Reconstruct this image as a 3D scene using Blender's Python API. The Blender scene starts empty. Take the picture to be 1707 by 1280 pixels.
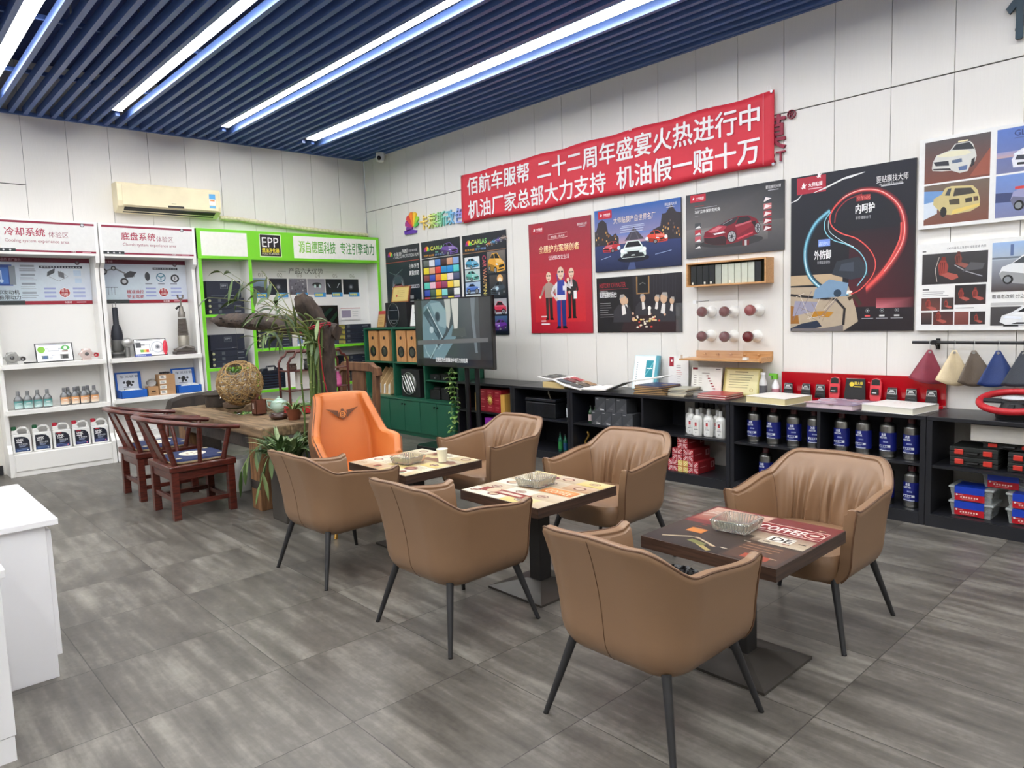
import bpy, bmesh, math, random
from mathutils import Vector, Matrix, Euler
R = random.Random(7)
sc = bpy.context.scene
COL = sc.collection
PI = math.pi
# ------------------------------------------------------------------ camera, world, exposure
cam = bpy.data.cameras.new('camera')
cam_o = bpy.data.objects.new('camera', cam); COL.objects.link(cam_o)
F_PX = 1193.1
yaw, pit, rol = 2.3964, 0.0979, -0.0341
fw = Vector((math.cos(pit)*math.cos(yaw), math.cos(pit)*math.sin(yaw), -math.sin(pit)))
rt = fw.cross(Vector((0, 0, 1))).normalized(); up = rt.cross(fw)
r2 = rt*math.cos(rol)+up*math.sin(rol); u2 = -rt*math.sin(rol)+up*math.cos(rol)
cam_o.matrix_world = Matrix(((r2.x, u2.x, -fw.x, 9.0642), (r2.y, u2.y, -fw.y, -5.6341), (r2.z, u2.z, -fw.z, 1.5), (0, 0, 0, 1)))
cam.sensor_fit = 'HORIZONTAL'; cam.sensor_width = 36.0; cam.lens = 36.0*F_PX/1707.0
cam.clip_start = 0.05; cam.clip_end = 60
sc.camera = cam_o
wd = bpy.data.worlds.new('world'); sc.world = wd; wd.use_nodes = True
wd.node_tree.nodes['Background'].inputs[0].default_value = (0.9, 0.95, 1.0, 1)
wd.node_tree.nodes['Background'].inputs[1].default_value = 0.3
sc.view_settings.view_transform = 'Standard'; sc.view_settings.look = 'None'
sc.view_settings.gamma = 1.0; sc.view_settings.use_curve_mapping = False
sc.view_settings.exposure = 0.0
LIGHT = 24.0          # radiance of the ceiling light diffusers
try:
    sc.cycles.use_denoising = True
    sc.cycles.max_bounces = 8; sc.cycles.transparent_max_bounces = 12
    sc.cycles.sample_clamp_indirect = 6.0; sc.cycles.caustics_reflective = False; sc.cycles.caustics_refractive = False
except Exception:
    pass
# ------------------------------------------------------------------ colours and materials
def lin(c):
    c = c/255.0
    return c/12.92 if c <= 0.04045 else ((c+0.055)/1.055)**2.4
def rgb(r, g=None, b=None):
    if g is None:
        if isinstance(r, str):
            r = r.lstrip('#'); r, g, b = int(r[0:2], 16), int(r[2:4], 16), int(r[4:6], 16)
        elif isinstance(r, (tuple, list)): r, g, b = r[:3]
        else: g = b = r
    return (lin(r), lin(g), lin(b), 1.0)
MATS = {}
def newmat(name):
    m = bpy.data.materials.new(name); m.use_nodes = True
    nt = m.node_tree; b = nt.nodes['Principled BSDF']
    return m, nt, b
def N(nt, t, **kw):
    n = nt.nodes.new(t)
    for k, v in kw.items(): setattr(n, k, v)
    return n
def M(name, base, rough=0.5, metal=0.0, var=0.08, scale=8.0, bump=0.0, stretch=(1, 1, 1), bscale=None, coat=0.0, spec=0.5, dark=None, detail=4.0):
    """a solid procedural material: noise between the base colour and a darker or own second tone, optional bump"""
    if name in MATS: return MATS[name]
    m, nt, b = newmat(name)
    tc = N(nt, 'ShaderNodeTexCoord'); mp = N(nt, 'ShaderNodeMapping'); mp.inputs['Scale'].default_value = stretch
    nt.links.new(tc.outputs['Object'], mp.inputs[0])
    nz = N(nt, 'ShaderNodeTexNoise'); nz.inputs['Scale'].default_value = scale; nz.inputs['Detail'].default_value = detail
    nt.links.new(mp.outputs[0], nz.inputs['Vector'])
    c1 = rgb(base); c0 = rgb(dark) if dark else tuple(x*(1-var) for x in c1[:3])+(1,)
    if not dark: c1 = tuple(min(1, x*(1+var)) for x in c1[:3])+(1,)
    cr = N(nt, 'ShaderNodeValToRGB'); cr.color_ramp.elements[0].position = 0.35; cr.color_ramp.elements[1].position = 0.65
    cr.color_ramp.elements[0].color = c0; cr.color_ramp.elements[1].color = c1
    nt.links.new(nz.outputs['Fac'], cr.inputs[0]); nt.links.new(cr.outputs[0], b.inputs['Base Color'])
    b.inputs['Roughness'].default_value = rough; b.inputs['Metallic'].default_value = metal
    b.inputs['Coat Weight'].default_value = coat; b.inputs['Specular IOR Level'].default_value = spec
    if bump:
        nb = N(nt, 'ShaderNodeTexNoise'); nb.inputs['Scale'].default_value = bscale or scale*4; nb.inputs['Detail'].default_value = 3
        nt.links.new(mp.outputs[0], nb.inputs['Vector'])
        bp = N(nt, 'ShaderNodeBump'); bp.inputs['Strength'].default_value = bump; bp.inputs['Distance'].default_value = 0.01
        nt.links.new(nb.outputs['Fac'], bp.inputs['Height']); nt.links.new(bp.outputs[0], b.inputs['Normal'])
    MATS[name] = m; return m
def PC(name, rough=0.5, metal=0.0, coat=0.0, spec=0.5, emit=0.0, var=0.06):
    """a finish whose colour is the printed / moulded colour carried by each face"""
    if name in MATS: return MATS[name]
    m, nt, b = newmat(name)
    at = N(nt, 'ShaderNodeAttribute'); at.attribute_name = 'Col'
    tc = N(nt, 'ShaderNodeTexCoord'); nz = N(nt, 'ShaderNodeTexNoise'); nz.inputs['Scale'].default_value = 30
    nt.links.new(tc.outputs['Object'], nz.inputs['Vector'])
    mr = N(nt, 'ShaderNodeMapRange'); mr.inputs['To Min'].default_value = 1-var; mr.inputs['To Max'].default_value = 1+var
    nt.links.new(nz.outputs['Fac'], mr.inputs['Value'])
    mx = N(nt, 'ShaderNodeMix', data_type='RGBA', blend_type='MULTIPLY'); mx.inputs['Factor'].default_value = 1
    nt.links.new(at.outputs['Color'], mx.inputs['A']); nt.links.new(mr.outputs[0], mx.inputs['B'])
    nt.links.new(mx.outputs['Result'], b.inputs['Base Color'])
    b.inputs['Roughness'].default_value = rough; b.inputs['Metallic'].default_value = metal
    b.inputs['Coat Weight'].default_value = coat; b.inputs['Specular IOR Level'].default_value = spec
    if emit:
        nt.links.new(at.outputs['Color'], b.inputs['Emission Color']); b.inputs['Emission Strength'].default_value = emit
    MATS[name] = m; return m
def glass(name, tint=(255, 255, 255), rough=0.02, ior=1.45):
    if name in MATS: return MATS[name]
    m, nt, b = newmat(name)
    nz = N(nt, 'ShaderNodeTexNoise'); nz.inputs['Scale'].default_value = 20
    mr = N(nt, 'ShaderNodeMapRange'); mr.inputs['To Min'].default_value = rough; mr.inputs['To Max'].default_value = rough+0.03
    nt.links.new(nz.outputs['Fac'], mr.inputs['Value']); nt.links.new(mr.outputs[0], b.inputs['Roughness'])
    b.inputs['Base Color'].default_value = rgb(tint); b.inputs['Transmission Weight'].default_value = 1.0; b.inputs['IOR'].default_value = ior
    MATS[name] = m; return m
def clear_sheet(name, tint=(250, 252, 252), alpha=0.12, rough=0.05):
    """thin clear plastic: mostly see-through with a weak gloss"""
    if name in MATS: return MATS[name]
    m, nt, b = newmat(name)
    nz = N(nt, 'ShaderNodeTexNoise'); nz.inputs['Scale'].default_value = 6
    mr = N(nt, 'ShaderNodeMapRange'); mr.inputs['To Min'].default_value = alpha*0.8; mr.inputs['To Max'].default_value = alpha*1.2
    nt.links.new(nz.outputs['Fac'], mr.inputs['Value']); nt.links.new(mr.outputs[0], b.inputs['Alpha'])
    b.inputs['Base Color'].default_value = rgb(tint); b.inputs['Roughness'].default_value = rough
    MATS[name] = m; return m
PRINT = PC('print_satin', 0.38); PRINTG = PC('print_gloss', 0.2, coat=0.2); PAPER = PC('print_paper', 0.7)
MATTE = PC('moulded_matte', 0.6); GLOSS = PC('moulded_gloss', 0.25, coat=0.3); METAL = PC('plain_metal', 0.28, 1.0); SATINM = PC('satin_metal', 0.45, 0.7)
LETTER = PC('cut_letters', 0.4)
# ------------------------------------------------------------------ mesh builder
class MB:
    def __init__(s):
        s.v = []; s.f = []; s.m = []; s.c = []; s.mats = []; s.sm = []
    def mi(s, m):
        if m not in s.mats: s.mats.append(m)
        return s.mats.index(m)
    def face(s, idx, m, col, smooth=False):
        s.f.append(tuple(idx)); s.m.append(s.mi(m)); s.sm.append(smooth)
        if col is None: col = (0.8, 0.8, 0.8, 1)
        if isinstance(col, list): s.c.append(col)
        else: s.c.append([col]*len(idx))
    def add(s, verts, faces, m, col=None, smooth=False):
        b = len(s.v); s.v += [tuple(v) for v in verts]
        for f in faces: s.face([b+i for i in f], m, col, smooth)
    def box(s, lo, hi, m, col=None, mat4=None):
        x0, y0, z0 = lo; x1, y1, z1 = hi
        vs = [Vector(p) for p in ((x0,y0,z0),(x1,y0,z0),(x1,y1,z0),(x0,y1,z0),(x0,y0,z1),(x1,y0,z1),(x1,y1,z1),(x0,y1,z1))]
        if mat4 is not None: vs = [mat4 @ v for v in vs]
        s.add(vs, [(0,3,2,1),(4,5,6,7),(0,1,5,4),(1,2,6,5),(2,3,7,6),(3,0,4,7)], m, col)
        return s
    def cbox(s, c, d, m, col=None, rot=None):
        mt = Matrix.Translation(c) @ (rot.to_4x4() if rot is not None else Matrix.Identity(4))
        return s.box((-d[0]/2, -d[1]/2, -d[2]/2), (d[0]/2, d[1]/2, d[2]/2), m, col, mt)
    def tube(s, pts, r, m, col=None, n=8, caps=True, radii=None, smooth=True, closed=False):
        pts = [Vector(p) for p in pts]; k = len(pts)
        rs = radii or [r]*k
        prev = None; rings = []
        for i, p in enumerate(pts):
            if closed: t = (pts[(i+1) % k]-pts[i-1])
            else: t = pts[min(i+1, k-1)]-pts[max(i-1, 0)]
            t = t.normalized() if t.length > 1e-9 else Vector((0, 0, 1))
            if prev is None:
                a = Vector((0, 0, 1)) if abs(t.z) < 0.9 else Vector((1, 0, 0))
                nrm = (a-t*a.dot(t)).normalized()
            else:
                nrm = (prev-t*prev.dot(t)); nrm = nrm.normalized() if nrm.length > 1e-6 else Vector((1, 0, 0))
            prev = nrm; bn = t.cross(nrm)
            rings.append([p+(nrm*math.cos(2*PI*j/n)+bn*math.sin(2*PI*j/n))*rs[i] for j in range(n)])
        b = len(s.v)
        for rg in rings: s.v += [tuple(q) for q in rg]
        for i in range(k if closed else k-1):
            i2 = (i+1) % k
            for j in range(n):
                s.face([b+i*n+j, b+i*n+(j+1) % n, b+i2*n+(j+1) % n, b+i2*n+j], m, col, smooth)
        if caps and not closed:
            s.face([b+j for j in range(n)][::-1], m, col); s.face([b+(k-1)*n+j for j in range(n)], m, col)
        return s
    def lathe(s, prof, m, col=None, n=24, o=(0, 0, 0), smooth=True, sx=1.0, sy=1.0, rot=None):
        """prof: (r, z) or (r, z, colour, material) from bottom to top"""
        o = Vector(o); b = len(s.v); k = len(prof)
        for p in prof:
            for j in range(n):
                q = Vector((p[0]*math.cos(2*PI*j/n)*sx, p[0]*math.sin(2*PI*j/n)*sy, p[1]))
                if rot is not None: q = rot @ q
                s.v.append(tuple(q+o))
        for i in range(k-1):
            cc = prof[i][2] if len(prof[i]) > 2 else col
            mm = prof[i][3] if len(prof[i]) > 3 else m
            for j in range(n): s.face([b+i*n+j, b+i*n+(j+1) % n, b+(i+1)*n+(j+1) % n, b+(i+1)*n+j], mm, cc, smooth)
        if prof[0][0] > 1e-6: s.face([b+j for j in range(n)][::-1], m, prof[0][2] if len(prof[0]) > 2 else col)
        if prof[-1][0] > 1e-6: s.face([b+(k-1)*n+j for j in range(n)], m, prof[-2][2] if len(prof[-2]) > 2 else col)
        return s
    def prism(s, pts, O, U, V, d, m, col=None, smooth=False):
        """polygon pts (u,v) in the frame O,U,V pushed back by d along -N"""
        O, U, V = Vector(O), Vector(U), Vector(V); nn = U.cross(V).normalized()
        k = len(pts); fr = [O+U*p[0]+V*p[1] for p in pts]; bk = [q-nn*d for q in fr]
        s.add(fr+bk, [tuple(range(k)), tuple(range(2*k-1, k-1, -1))]+[(i, i+k, (i+1) % k+k, (i+1) % k) for i in range(k)], m, col, smooth)
        return s
    def sphere(s, c, r, m, col=None, n=16, sc3=(1, 1, 1), rot=None):
        prof = [(max(1e-7, math.sin(PI*i/(n//2))), -math.cos(PI*i/(n//2))) for i in range(n//2+1)]
        b = len(s.v); c = Vector(c)
        for p in prof:
            for j in range(n):
                q = Vector((p[0]*math.cos(2*PI*j/n)*r*sc3[0], p[0]*math.sin(2*PI*j/n)*r*sc3[1], p[1]*r*sc3[2]))
                if rot is not None: q = rot @ q
                s.v.append(tuple(q+c))
        for i in range(len(prof)-1):
            for j in range(n): s.face([b+i*n+j, b+i*n+(j+1) % n, b+(i+1)*n+(j+1) % n, b+(i+1)*n+j], m, col, True)
        return s
    def leaf(s, p, d, L, W, m, col, droop=0.5, n=4, side=None):
        p = Vector(p); d = Vector(d).normalized()
        sd = d.cross(Vector((0, 0, 1)))
        if sd.length < 1e-3: sd = Vector((1, 0, 0))
        sd.normalize()
        if side is not None: sd = (sd*math.cos(side)+d.cross(sd)*math.sin(side)).normalized()
        pos = p.copy(); b = len(s.v); step = L/n; dd = d.copy()
        for i in range(n+1):
            w = W*math.sin(PI*min(0.97, (i+0.35)/(n+0.35)))*0.5 if i else W*0.12
            if i == n: w = 0.0005
            upn = sd.cross(dd)
            s.v += [tuple(pos-sd*w+upn*w*0.25), tuple(pos), tuple(pos+sd*w+upn*w*0.25)]
            pos = pos+dd*step; dd = (dd+Vector((0, 0, -droop/n))).normalized()
        for i in range(n):
            a = b+3*i
            s.face((a, a+1, a+4, a+3), m, col, True); s.face((a+1, a+2, a+5, a+4), m, col, True)
        return s
    def mesh(s, name):
        me = bpy.data.meshes.new(name)
        me.from_pydata(s.v, [], s.f)
        for m in s.mats: me.materials.append(m)
        me.polygons.foreach_set('material_index', s.m)
        me.polygons.foreach_set('use_smooth', s.sm)
        ca = me.color_attributes.new('Col', 'FLOAT_COLOR', 'CORNER')
        flat = [x for fc in s.c for c in fc for x in (c if len(c) == 4 else tuple(c)+(1,))]
        ca.data.foreach_set('color', flat)
        me.update()
        if any(s.sm):
            try: me.set_sharp_from_angle(angle=math.radians(42))
            except Exception: pass
        return me
    def build(s, name, parent=None, bevel=0.0, loc=None, rotz=0.0, seg=2):
        o = bpy.data.objects.new(name, s.mesh(name)); COL.objects.link(o)
        if parent is not None: o.parent = parent
        if loc is not None: o.location = loc
        o.rotation_euler = (0, 0, rotz)
        if bevel:
            bv = o.modifiers.new('edge', 'BEVEL'); bv.width = bevel; bv.segments = seg; bv.limit_method = 'ANGLE'; bv.angle_limit = math.radians(40)
        return o
def tag(o, label=None, cat=None, group=None, kind=None):
    if label: o['label'] = label
    if cat: o['category'] = cat
    if group: o['group'] = group
    if kind: o['kind'] = kind
    return o
def thing(name, label, cat, loc=(0, 0, 0), rotz=0.0, group=None):
    o = bpy.data.objects.new(name, None); COL.objects.link(o); o.empty_display_size = 0.1
    o.location = loc; o.rotation_euler = (0, 0, rotz)
    return tag(o, label, cat, group)
KIDS = {}
def dup(root, loc=None, rotz=None, label=None, group=None):
    if not KIDS.get(root.name): KIDS[root.name] = [(ch, list(ch.children)) for ch in root.children]
    r = root.copy(); COL.objects.link(r)
    if loc is not None: r.location = loc
    if rotz is not None: r.rotation_euler = (0, 0, rotz)
    if label: r['label'] = label
    if group: r['group'] = group
    for ch, gs in KIDS[root.name]:
        c = ch.copy(); COL.objects.link(c); c.parent = r
        for g in gs:
            d = g.copy(); COL.objects.link(d); d.parent = c
    return r
NTH = ['leftmost', 'second from left', 'third from left', 'fourth from left', 'fifth from left', 'sixth from left', 'seventh from left', 'eighth from left']
# ------------------------------------------------------------------ flat art (printing, lettering) laid on a surface
FONT_CACHE = {}
def text_geo(s, bold=0.0, res=3):
    k = (s, bold, res)
    if k in FONT_CACHE: return FONT_CACHE[k]
    c = bpy.data.curves.new('lettering', 'FONT'); c.body = s; c.size = 1.0; c.resolution_u = res; c.offset = bold
    o = bpy.data.objects.new('lettering', c); COL.objects.link(o)
    dg = bpy.context.evaluated_depsgraph_get(); dg.update()
    me = bpy.data.meshes.new_from_object(o.evaluated_get(dg))
    vs = [(v.co.x, v.co.y) for v in me.vertices]; fs = [tuple(p.vertices) for p in me.polygons]
    bpy.data.objects.remove(o); bpy.data.curves.remove(c); bpy.data.meshes.remove(me)
    if not vs: vs = [(0, 0)]; fs = []
    x0 = min(v[0] for v in vs); x1 = max(v[0] for v in vs); y0 = min(v[1] for v in vs); y1 = max(v[1] for v in vs)
    FONT_CACHE[k] = (vs, fs, x0, x1, y0, y1)
    return FONT_CACHE[k]
class Art:
    STEP = 0.00002
    def __init__(s, mb, O, U, V, w, h, m=None, off=0.0006):
        s.mb = mb; s.O = Vector(O); s.U = Vector(U).normalized(); s.V = Vector(V).normalized(); s.N = s.U.cross(s.V)
        s.w = w; s.h = h; s.m = m or PRINT; s.off = off
    def P(s, u, v): return s.O+s.U*(u*s.w)+s.V*(v*s.h)+s.N*s.off
    def C(s, c): return c if isinstance(c, list) else rgb(c)
    def p(s, pts, col, m=None):
        s.off += s.STEP
        s.mb.add([s.P(*q) for q in pts], [tuple(range(len(pts)))], m or s.m, rgb(col)); return s
    def r(s, u0, v0, u1, v1, col, m=None): return s.p([(u0, v0), (u1, v0), (u1, v1), (u0, v1)], col, m)
    def g(s, u0, v0, u1, v1, cb, ct, cb2=None, ct2=None):
        s.off += s.STEP; cb, ct = rgb(cb), rgb(ct); cb2 = rgb(cb2) if cb2 else cb; ct2 = rgb(ct2) if ct2 else ct
        s.mb.add([s.P(u0, v0), s.P(u1, v0), s.P(u1, v1), s.P(u0, v1)], [(0, 1, 2, 3)], s.m, [cb, cb2, ct2, ct]); return s
    def c(s, u, v, rad, col, n=20, ry=None, m=None, a0=0, a1=2*PI):
        rx = rad/s.w; ry = (ry or rad)/s.h
        full = abs(a1-a0-2*PI) < 1e-6
        pts = [(u+rx*math.cos(a0+(a1-a0)*i/(n if full else n-1)), v+ry*math.sin(a0+(a1-a0)*i/(n if full else n-1))) for i in range(n)]
        return s.p(pts, col, m)
    def l(s, pts, wd, col, m=None):
        q = [Vector((p[0]*s.w, p[1]*s.h)) for p in pts]; k = len(q); a = []; b = []
        for i in range(k):
            t = q[min(i+1, k-1)]-q[max(i-1, 0)]; t = t.normalized() if t.length else Vector((1, 0))
            nn = Vector((-t.y, t.x)); w_ = wd[i] if isinstance(wd, (list, tuple)) else wd
            a.append(q[i]+nn*w_/2); b.append(q[i]-nn*w_/2)
        s.off += s.STEP
        vs = [s.P(x.x/s.w, x.y/s.h) for x in a+b]
        s.mb.add(vs, [(i, k+i, k+i+1, i+1) for i in range(k-1)], m or s.m, rgb(col)); return s
    def t(s, txt, u, v, hm, col, align='l', bold=0.0, wm=None, m=None, vertical=False, res=2, grad=None, rot=0.0):
        if bold:      # heavier strokes: the same letters laid again a hair to each side
            d = bold*hm*.9
            for dx, dy in ((-d, 0), (d, 0), (0, d*.8), (0, -d*.8)): s.t(txt, u+dx/s.w, v+dy/s.h, hm, col, align, 0, wm, m, vertical, res, grad, rot)
            return s
        """text of glyph height hm metres, its lower edge at v; wm forces the total width in metres"""
        vs, fs, x0, x1, y0, y1 = text_geo(txt, bold, res)
        if not fs: return s
        H = y1-y0; sy = hm/H; sx = (wm/(x1-x0)) if wm else sy
        W = (x1-x0)*sx
        du = {'l': 0, 'c': -W/2, 'r': -W}[align]
        s.off += s.STEP
        cr, sr = math.cos(rot), math.sin(rot)
        o = s.O+s.U*(u*s.w)+s.V*(v*s.h)+s.N*s.off; out = []
        for x, y in vs:
            a, b = (x-x0)*sx+du, (y-y0)*sy
            out.append(o+s.U*(a*cr-b*sr)+s.V*(a*sr+b*cr))
        if grad:
            base = len(s.mb.v); s.mb.v += [tuple(q) for q in out]
            for f in fs:
                s.mb.face([base+i for i in f], m or s.m, [grad((vs[i][0]-x0)/(x1-x0), (vs[i][1]-y0)/H) for i in f])
        else: s.mb.add(out, fs, m or s.m, rgb(col))
        return s
    def bars(s, u, v, wid, n, gap, th, col, jitter=0.3):
        """lines of print too small to read"""
        for i in range(n):
            s.r(u, v-i*gap, u+wid*(1-jitter*R.random()), v-i*gap+th, col)
        return s
    def sub(s, u0, v0, u1, v1):
        a = Art(s.mb, s.O+s.U*(u0*s.w)+s.V*(v0*s.h), s.U, s.V, (u1-u0)*s.w, (v1-v0)*s.h, s.m, s.off+s.STEP)
        s.off += s.STEP*40
        return a
def mix3(a, b, t): return tuple(a[i]+(b[i]-a[i])*t for i in range(3))
def car_side(A, u, v, w, h, col, flip=False, dark=(20, 22, 28)):
    fx = (lambda x: u+w*(1-x)) if flip else (lambda x: u+w*x)
    fy = lambda y: v+h*y
    P = lambda pts: [(fx(a), fy(b)) for a, b in (pts if not flip else pts[::-1])]
    A.p(P([(0, .3), (.03, .12), (.97, .12), (1, .34), (.98, .56), (.84, .66), (.7, .92), (.45, .95), (.3, .66), (.1, .58), (.02, .48)]), col)
    A.p(P([(.02, .3), (.03, .12), (.97, .12), (.99, .26), (.5, .32)]), mix3(col, (0, 0, 0), .45))
    A.p(P([(.34, .66), (.8, .66), (.69, .88), (.46, .9)]), dark)
    A.p(P([(.08, .54), (.3, .62), (.8, .62), (.95, .54), (.5, .57)]), mix3(col, (255, 255, 255), .35))
    A.p(P([(.0, .4), (.1, .5), (.12, .44), (.02, .34)]), (240, 245, 250))
    for x in (.2, .8):
        A.c(fx(x), fy(.17), .135*w*A.w, (15, 15, 18), 16); A.c(fx(x), fy(.17), .09*w*A.w, (150, 155, 160), 12); A.c(fx(x), fy(.17), .04*w*A.w, (60, 62, 66), 8)
def car_34(A, u, v, w, h, col, flip=False, dark=(18, 20, 26), grille=(20, 20, 24)):
    """three-quarter view: bonnet and nose to one side, flank to the other"""
    fx = (lambda x: u+w*(1-x)) if flip else (lambda x: u+w*x)
    fy = lambda y: v+h*y
    P = lambda pts: [(fx(a), fy(b)) for a, b in (pts if not flip else pts[::-1])]
    A.p(P([(.02, .08), (.5, .02), (.95, .16), (1, .4), (.97, .62), (.86, .72), (.74, .95), (.44, .97), (.26, .7), (.06, .5), (0, .3)]), col)
    A.p(P([(.5, .02), (.95, .16), (1, .4), (.97, .5), (.6, .35), (.52, .2)]), mix3(col, (0, 0, 0), .3))
    A.p(P([(.3, .68), (.58, .7), (.6, .92), (.46, .93)]), dark)
    A.p(P([(.62, .7), (.85, .72), (.74, .9), (.64, .91)]), mix3(dark, (90, 95, 100), .3))
    A.p(P([(.08, .48), (.27, .66), (.56, .67), (.5, .5), (.3, .46)]), mix3(col, (255, 255, 255), .3))
    A.p(P([(.04, .28), (.34, .22), (.36, .34), (.06, .4)]), grille)
    A.p(P([(.06, .14), (.4, .08), (.42, .15), (.07, .2)]), (30, 30, 34))
    for a in ([(.02, .42), (.1, .42), (.09, .47), (.03, .46)], [(.38, .36), (.52, .38), (.53, .46), (.4, .42)]): A.p(P(a), (225, 235, 245))
    A.c(fx(.56), fy(.13), .1*w*A.w, (14, 14, 16), 16, .17*h*A.h); A.c(fx(.565), fy(.13), .065*w*A.w, (130, 135, 140), 12, .12*h*A.h)
    A.c(fx(.9), fy(.24), .06*w*A.w, (14, 14, 16), 16, .14*h*A.h); A.c(fx(.905), fy(.24), .04*w*A.w, (130, 135, 140), 12, .09*h*A.h)
def car_front(A, u, v, w, h, col, dark=(20, 22, 28), tall=False):
    P = lambda pts: [(u+w*a, v+h*b) for a, b in pts]
    A.p(P([(.04, .0), (.2, .0), (.2, .25), (.04, .25)]), (14, 14, 16)); A.p(P([(.8, .0), (.96, .0), (.96, .25), (.8, .25)]), (14, 14, 16))
    A.p(P([(.0, .2), (.06, .08), (.94, .08), (1, .2), (.98, .48), (.88, .62), (.74, .96), (.26, .96), (.12, .62), (.02, .48)]), col)
    A.p(P([(.18, .64), (.82, .64), (.71, .91), (.29, .91)]), dark)
    A.p(P([(.12, .52), (.88, .52), (.8, .62), (.2, .62)]), mix3(col, (255, 255, 255), .35))
    A.p(P([(.3, .24), (.7, .24), (.74, .42), (.26, .42)]), (25, 26, 30))
    A.p(P([(.12, .1), (.88, .1), (.82, .18), (.18, .18)]), (30, 30, 34))
    A.p(P([(.04, .38), (.22, .33), (.24, .42), (.06, .48)]), (235, 240, 250)); A.p(P([(.78, .33), (.96, .38), (.94, .48), (.76, .42)]), (235, 240, 250))
RX, RZ, RYV = Vector((1, 0, 0)), Vector((0, 0, 1)), Vector((0, 1, 0))
def wall_art(mb, x0, x1, z0, z1, y, m=None):      # facing into the room from the poster wall
    return Art(mb, (x0, y, z0), RX, RZ, x1-x0, z1-z0, m)
def back_art(mb, y0, y1, z0, z1, x, m=None):      # facing into the room from the shelf wall
    return Art(mb, (x, y0, z0), RYV, RZ, y1-y0, z1-z0, m)
def floor_mat():
    m, nt, b = newmat('floor_tiles')
    g = N(nt, 'ShaderNodeNewGeometry'); sp = N(nt, 'ShaderNodeSeparateXYZ'); nt.links.new(g.outputs['Position'], sp.inputs[0])
    def mth(op, a, bb=None, c=None):
        n = N(nt, 'ShaderNodeMath', operation=op)
        for i, x in enumerate((a, bb, c)):
            if x is None: continue
            if isinstance(x, (int, float)): n.inputs[i].default_value = x
            else: nt.links.new(x, n.inputs[i])
        return n.outputs[0]
    tx = mth('DIVIDE', mth('SUBTRACT', sp.outputs[0], 6.163-6.0), 0.6); ty = mth('DIVIDE', mth('SUBTRACT', sp.outputs[1], -4.376-6.0), 0.6)
    fx = mth('FRACT', tx); fy = mth('FRACT', ty); ix = mth('FLOOR', tx); iy = mth('FLOOR', ty)
    def near(f): return mth('LESS_THAN', mth('SUBTRACT', 0.5, mth('ABSOLUTE', mth('SUBTRACT', f, 0.5))), 0.0035)
    line = mth('MAXIMUM', near(fx), near(fy))
    cb = N(nt, 'ShaderNodeCombineXYZ'); nt.links.new(ix, cb.inputs[0]); nt.links.new(iy, cb.inputs[1])
    wn = N(nt, 'ShaderNodeTexWhiteNoise', noise_dimensions='2D'); nt.links.new(cb.outputs[0], wn.inputs['Vector'])
    # each tile has its own piece of the streaked stone print
    off = N(nt, 'ShaderNodeVectorMath', operation='MULTIPLY_ADD'); off.inputs[1].default_value = (7, 7, 7)
    nt.links.new(wn.outputs['Color'], off.inputs[0]); nt.links.new(g.outputs['Position'], off.inputs[2])
    def noise(sc_, st, det, ro=0.55):
        mp = N(nt, 'ShaderNodeMapping'); mp.inputs['Scale'].default_value = st; nt.links.new(off.outputs[0], mp.inputs[0])
        n = N(nt, 'ShaderNodeTexNoise'); n.inputs['Scale'].default_value = sc_; n.inputs['Detail'].default_value = det; n.inputs['Roughness'].default_value = ro
        nt.links.new(mp.outputs[0], n.inputs['Vector']); return n.outputs['Fac']
    cloud = noise(3.4, (0.6, 1.6, 1), 7, 0.62); streak = noise(4.0, (0.35, 5.0, 1), 5, 0.55); fine = noise(40, (1, 1, 1), 3)
    v = mth('ADD', mth('ADD', mth('MULTIPLY', cloud, 0.55), mth('MULTIPLY', streak, 0.4)), mth('MULTIPLY', fine, 0.11))
    v = mth('ADD', v, mth('MULTIPLY', mth('SUBTRACT', wn.outputs['Value'], 0.5), 0.05))
    cr = N(nt, 'ShaderNodeValToRGB'); e = cr.color_ramp.elements
    e[0].position = 0.36; e[0].color = rgb(62, 59, 55); e[1].position = 0.74; e[1].color = rgb(142, 138, 130)
    k = e.new(0.54); k.color = rgb(96, 92, 86)
    nt.links.new(v, cr.inputs[0])
    mx = N(nt, 'ShaderNodeMix', data_type='RGBA'); nt.links.new(mth('MULTIPLY', line, 0.75), mx.inputs['Factor']); nt.links.new(cr.outputs[0], mx.inputs['A']); mx.inputs['B'].default_value = rgb(38, 36, 34)
    nt.links.new(mx.outputs['Result'], b.inputs['Base Color'])
    rr = N(nt, 'ShaderNodeMapRange'); rr.inputs['From Min'].default_value = 0.3; rr.inputs['From Max'].default_value = 0.7; rr.inputs['To Min'].default_value = 0.30; rr.inputs['To Max'].default_value = 0.42
    nt.links.new(streak, rr.inputs['Value']); nt.links.new(rr.outputs[0], b.inputs['Roughness'])
    bp = N(nt, 'ShaderNodeBump'); bp.inputs['Strength'].default_value = 0.05; bp.inputs['Distance'].default_value = 0.002
    nt.links.new(mth('SUBTRACT', fine, mth('MULTIPLY', line, 2.0)), bp.inputs['Height']); nt.links.new(bp.outputs[0], b.inputs['Normal'])
    return m
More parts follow.
